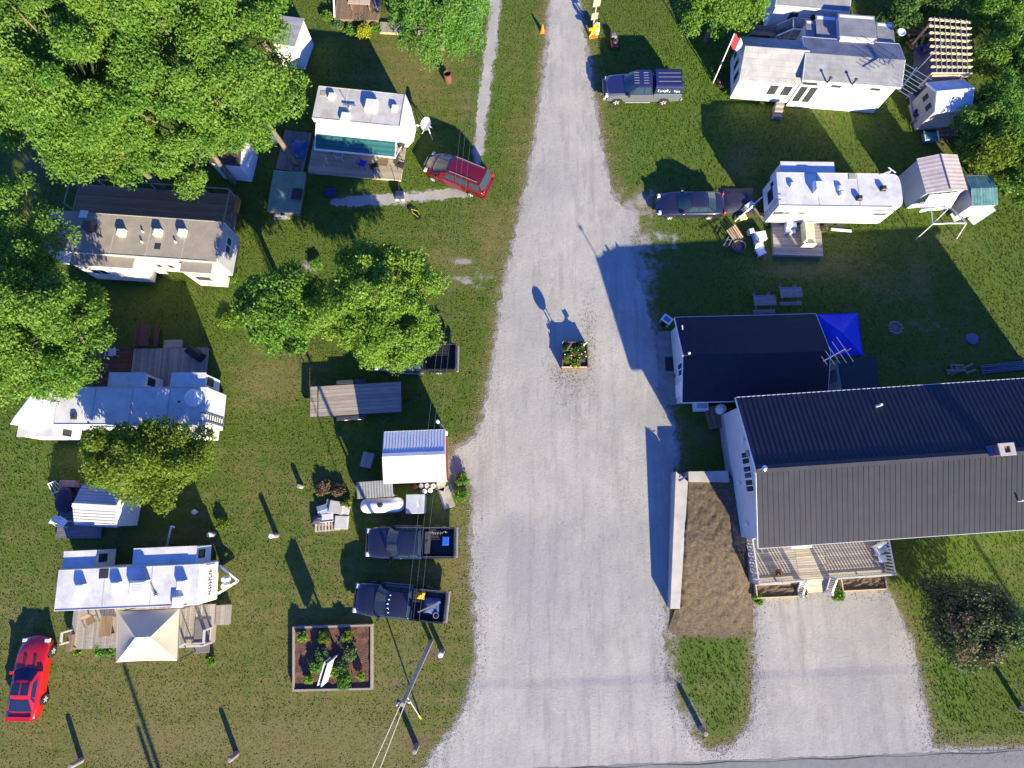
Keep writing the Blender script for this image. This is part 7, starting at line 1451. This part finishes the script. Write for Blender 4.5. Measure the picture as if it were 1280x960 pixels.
tree('locust_tree', 'round olive green tree between the long white camper and the metal shed', 178, 574, 5.0, 3.35, 2.2, 7.0, 'olive', 66, 480, .16, 2.2, 25, (.45, .9))
tree('willow_tree', 'weeping willow with fine hanging leaves at the top edge', 545, 8, 4.0, 3.35, 2.7, 6.3, 'willow', 74, 560, .16, 1.2, 26, (.6, 1.05), droop=.8)
tree('maple_tree', 'small bright tree at the top edge above the white flag pole', 903, 0, 3.8, 2.75, 1.9, 5.6, 'bright', 50, 520, .18, 1.3, 27, (.55, 1.0))
G2 = 'bushes along the right edge'
rr = [(1275, 25, 2.2, 'bright', 'tall bright bush in the upper right corner'), (1252, 70, 1.7, 'bright', 'bright bush right beside the pine pergola'), (1282, 92, 2.1, 'willow', 'pale green bush at the right edge below the corner bush'), (1250, 128, 1.9, 'willow', 'green bush right of the pale roofed shed'), (1224, 165, 1.8, 'bright', 'leafy bush above the tan roofed shed'), (1260, 185, 2.0, 'bright', 'green bush above the green roofed hut'), (1240, 8, 1.5, 'mid', 'bush at the top edge above the pine pergola'), (1285, 225, 1.7, 'bright', 'bush at the right edge beside the green roofed hut'), (1238, 198, 1.3, 'olive', 'yellowish low bush between the tan shed and the green hut')]
for i, (x, y, r, mt, lab) in enumerate(rr): tree('bush', lab, x, y, 2.0, r, r*.9, 3.2+.5*(i % 3), mt, 34, 260, .17, .4, 40+i, (.4, .8), G2, cat='bush', trunk_r=.08, twigs=False)
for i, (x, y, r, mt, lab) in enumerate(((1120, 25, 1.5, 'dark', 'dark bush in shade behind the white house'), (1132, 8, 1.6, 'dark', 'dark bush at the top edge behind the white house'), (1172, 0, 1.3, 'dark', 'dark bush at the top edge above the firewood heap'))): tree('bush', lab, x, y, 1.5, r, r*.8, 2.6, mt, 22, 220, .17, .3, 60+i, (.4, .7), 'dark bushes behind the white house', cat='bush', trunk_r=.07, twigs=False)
# half dead bush lower right: three stems
hb = tree('half_dead_bush', 'half dead rounded bush with brown patches on the lower right lawn', 1208, 772, 2.2, 2.4, 2.35, 4.2, 'grey', 88, 330, .15, .3, 70, (.5, .85), cat='bush', trunk_r=.10)
for i, (x, y, r, n_) in enumerate(((1192, 783, .75, 9), (1200, 760, .5, 5), (1216, 812, 1.0, 12), (1236, 806, .6, 6))):
    v = P(x, y, 3.4)-hb.location; g = np.random.default_rng(300+i); C_ = np.stack([v.x+g.uniform(-r, r, n_), v.y+g.uniform(-r, r, n_)*.8, g.uniform(2.6, 4.1, n_)], 1)
    leaves('dead_foliage', C_, np.full((n_, 3), .38), 110, .12, LM['brown'], hb, seed=310+i)
tree('shrub', 'pale green shrub growing into the right of the half dead bush', 1248, 782, 2.9, 1.25, 1.1, 4.4, 'blue', 24, 240, .13, 2.0, 82, (.35, .62), cat='bush', trunk_r=.05)
def tuft(name, label, x, y, r, h, mat, n=9, per=60, leaf=.14, seed=1, group=None, z=0.0, cat='plant'):
    c = P(x, y, z+h*.5); g = np.random.default_rng(seed); C_ = np.stack([g.uniform(-r*.6, r*.6, n), g.uniform(-r*.6, r*.6, n), g.uniform(h*.3, h*.75, n)], 1); Rr = np.full((n, 3), r*.5); Rr[:, 2] = h*.35
    o = leaves(name, C_, Rr, per, leaf, LM[mat], None, seed=seed); o.location = (c.x, c.y, z); return tag(o, label, cat, group)
tuft('clipped_shrub', 'round clipped yellow green shrub below the brown deck at the top edge', 454, 40, .62, .9, 'yellow', 22, 70, .11, 99, None, 0, 'shrub')
GB = 'plants of the square flower bed'
for i, (x, y, r, mt, lab) in enumerate(((403, 818, .42, 'blue', 'leafy plant left of the white sign, upper'), (396, 833, .45, 'willow', 'leafy plant left of the white sign, lower'), (438, 816, .45, 'blue', 'round plant at the right of the flower bed middle, upper'), (427, 834, .5, 'blue', 'largest round plant right of the white sign'), (417, 838, .4, 'light', 'yellow green plant beside the white sign'), (430, 853, .5, 'willow', 'round plant at the lower edge of the flower bed'), (378, 796, .32, 'light', 'small plant in the upper left corner of the flower bed'), (405, 796, .36, 'olive', 'yellowish plant at the upper edge of the flower bed'), (433, 795, .36, 'olive', 'yellowish plant at the upper middle right of the flower bed'), (386, 849, .28, 'light', 'small plant in the lower left of the flower bed'), (451, 845, .26, 'light', 'tiny plant in the lower right of the flower bed'))): tuft('garden_plant', lab, x, y, r, .5, mt, 20, 44, .12, 140+i, GB, .24)
FL = {k: pm(k+' petals', c, None, 6, .6) for k, c in {'white': (.75, .74, .7), 'pink': (.6, .08, .12), 'yellow': (.6, .45, .05)}.items()}
rg = random.Random(77); LMf = []
for i, (x, y, mt, lab) in enumerate(((709, 434, 'dark', 'dark leafy plant in the upper left of the gravel planter'), (726, 433, 'dark', 'dark leafy plant in the upper right of the gravel planter'), (711, 448, 'olive', 'green plant with white flowers in the lower left of the gravel planter'), (727, 446, 'grey', 'green plant with white flowers in the lower right of the gravel planter'), (718, 440, 'olive', 'plant with pink flowers in the middle of the gravel planter'), (719, 453, 'olive', 'plant with yellow flowers at the lower edge of the gravel planter'))):
    o = tuft('flower_plant', lab, x, y, .38, .45, mt, 9, 42, .12, 120+i, 'flowers of the gravel planter', .42)
    col = 'pink' if 'pink' in lab else 'yellow' if 'yellow' in lab else 'white'
    m = M()
    for _ in range(5): xx, yy, zz = rg.uniform(-.33, .33), rg.uniform(-.33, .33), rg.uniform(.25, .46); m.dome((xx, yy, zz), .045, .045, .03, 7, 2)
    m.build('blossoms', FL[col], o)
for i, (x, y, r, mt, lab, z) in enumerate(((425, 30, .55, 'blue', 'blue green leafy plant below the brown deck at the top edge', 0), (437, 37, .5, 'willow', 'pale leafy plant left of the yellow green clipped shrub', 0), (450, 25, .6, 'dark', 'dark leafy plant above the yellow green clipped shrub', 0), (470, 36, .45, 'mid', 'leafy plant right of the yellow green clipped shrub', 0), (411, 20, .6, 'bright', 'bright plant left of the brown deck at the top edge', 0), (126, 813, .45, 'willow', 'leafy plant along the lower edge of the gazebo deck', 0), (137, 812, .4, 'willow', 'second leafy plant along the lower edge of the gazebo deck, nearer the gazebo', 0), (262, 823, .4, 'mid', 'leafy plant at the lower right corner of the gazebo deck', 0), (99, 812, .3, 'mid', 'small plant at the lower left corner of the gazebo deck', 0), (1047, 742, .45, 'mid', 'weeds at the foot of the ramp, right of it', 0), (948, 748, .4, 'mid', 'weeds at the left corner of the driveway', 0), (1003, 742, .25, 'mid', 'few weeds at the foot of the ramp, left of it', 0), (905, 105, .6, 'brown', 'reddish flowering shrub at the foot of the flag pole', 0), (897, 92, .6, 'dark', 'dark shrub at the west end of the white house', 0), (913, 115, .5, 'mid', 'green shrub at the southwest corner of the white house', 0), (404, 610, .5, 'brown', 'brown dry weeds right of the pale tree stump', 0), (423, 612, .5, 'brown', 'brown dry weeds above the scrap heap', 0), (433, 627, .35, 'olive', 'yellowish weed at the upper right of the scrap heap', 0), (278, 655, .4, 'olive', 'weeds around the short leaning post', 0), (578, 598, .45, 'mid', 'weeds between the gravel and the white ribbed shed', 0), (575, 620, .5, 'mid', 'tall weeds on the verge right of the gas bottles', 0), (288, 345, .6, 'mid', 'green bush at the east end of the beige trailer', 0), (285, 400, .7, 'light', 'light green bush right of the shaded lawn strip', 0), (1028, 285, .3, 'brown', 'orange flowers at the upper right corner of the grey deck', 0), (395, 330, .5, 'mid', 'weeds by the pale stones under the lime green tree', 0))): tuft('plant', lab, x, y, r, .5, mt, 12, 70, .13, 200+i, None, z)
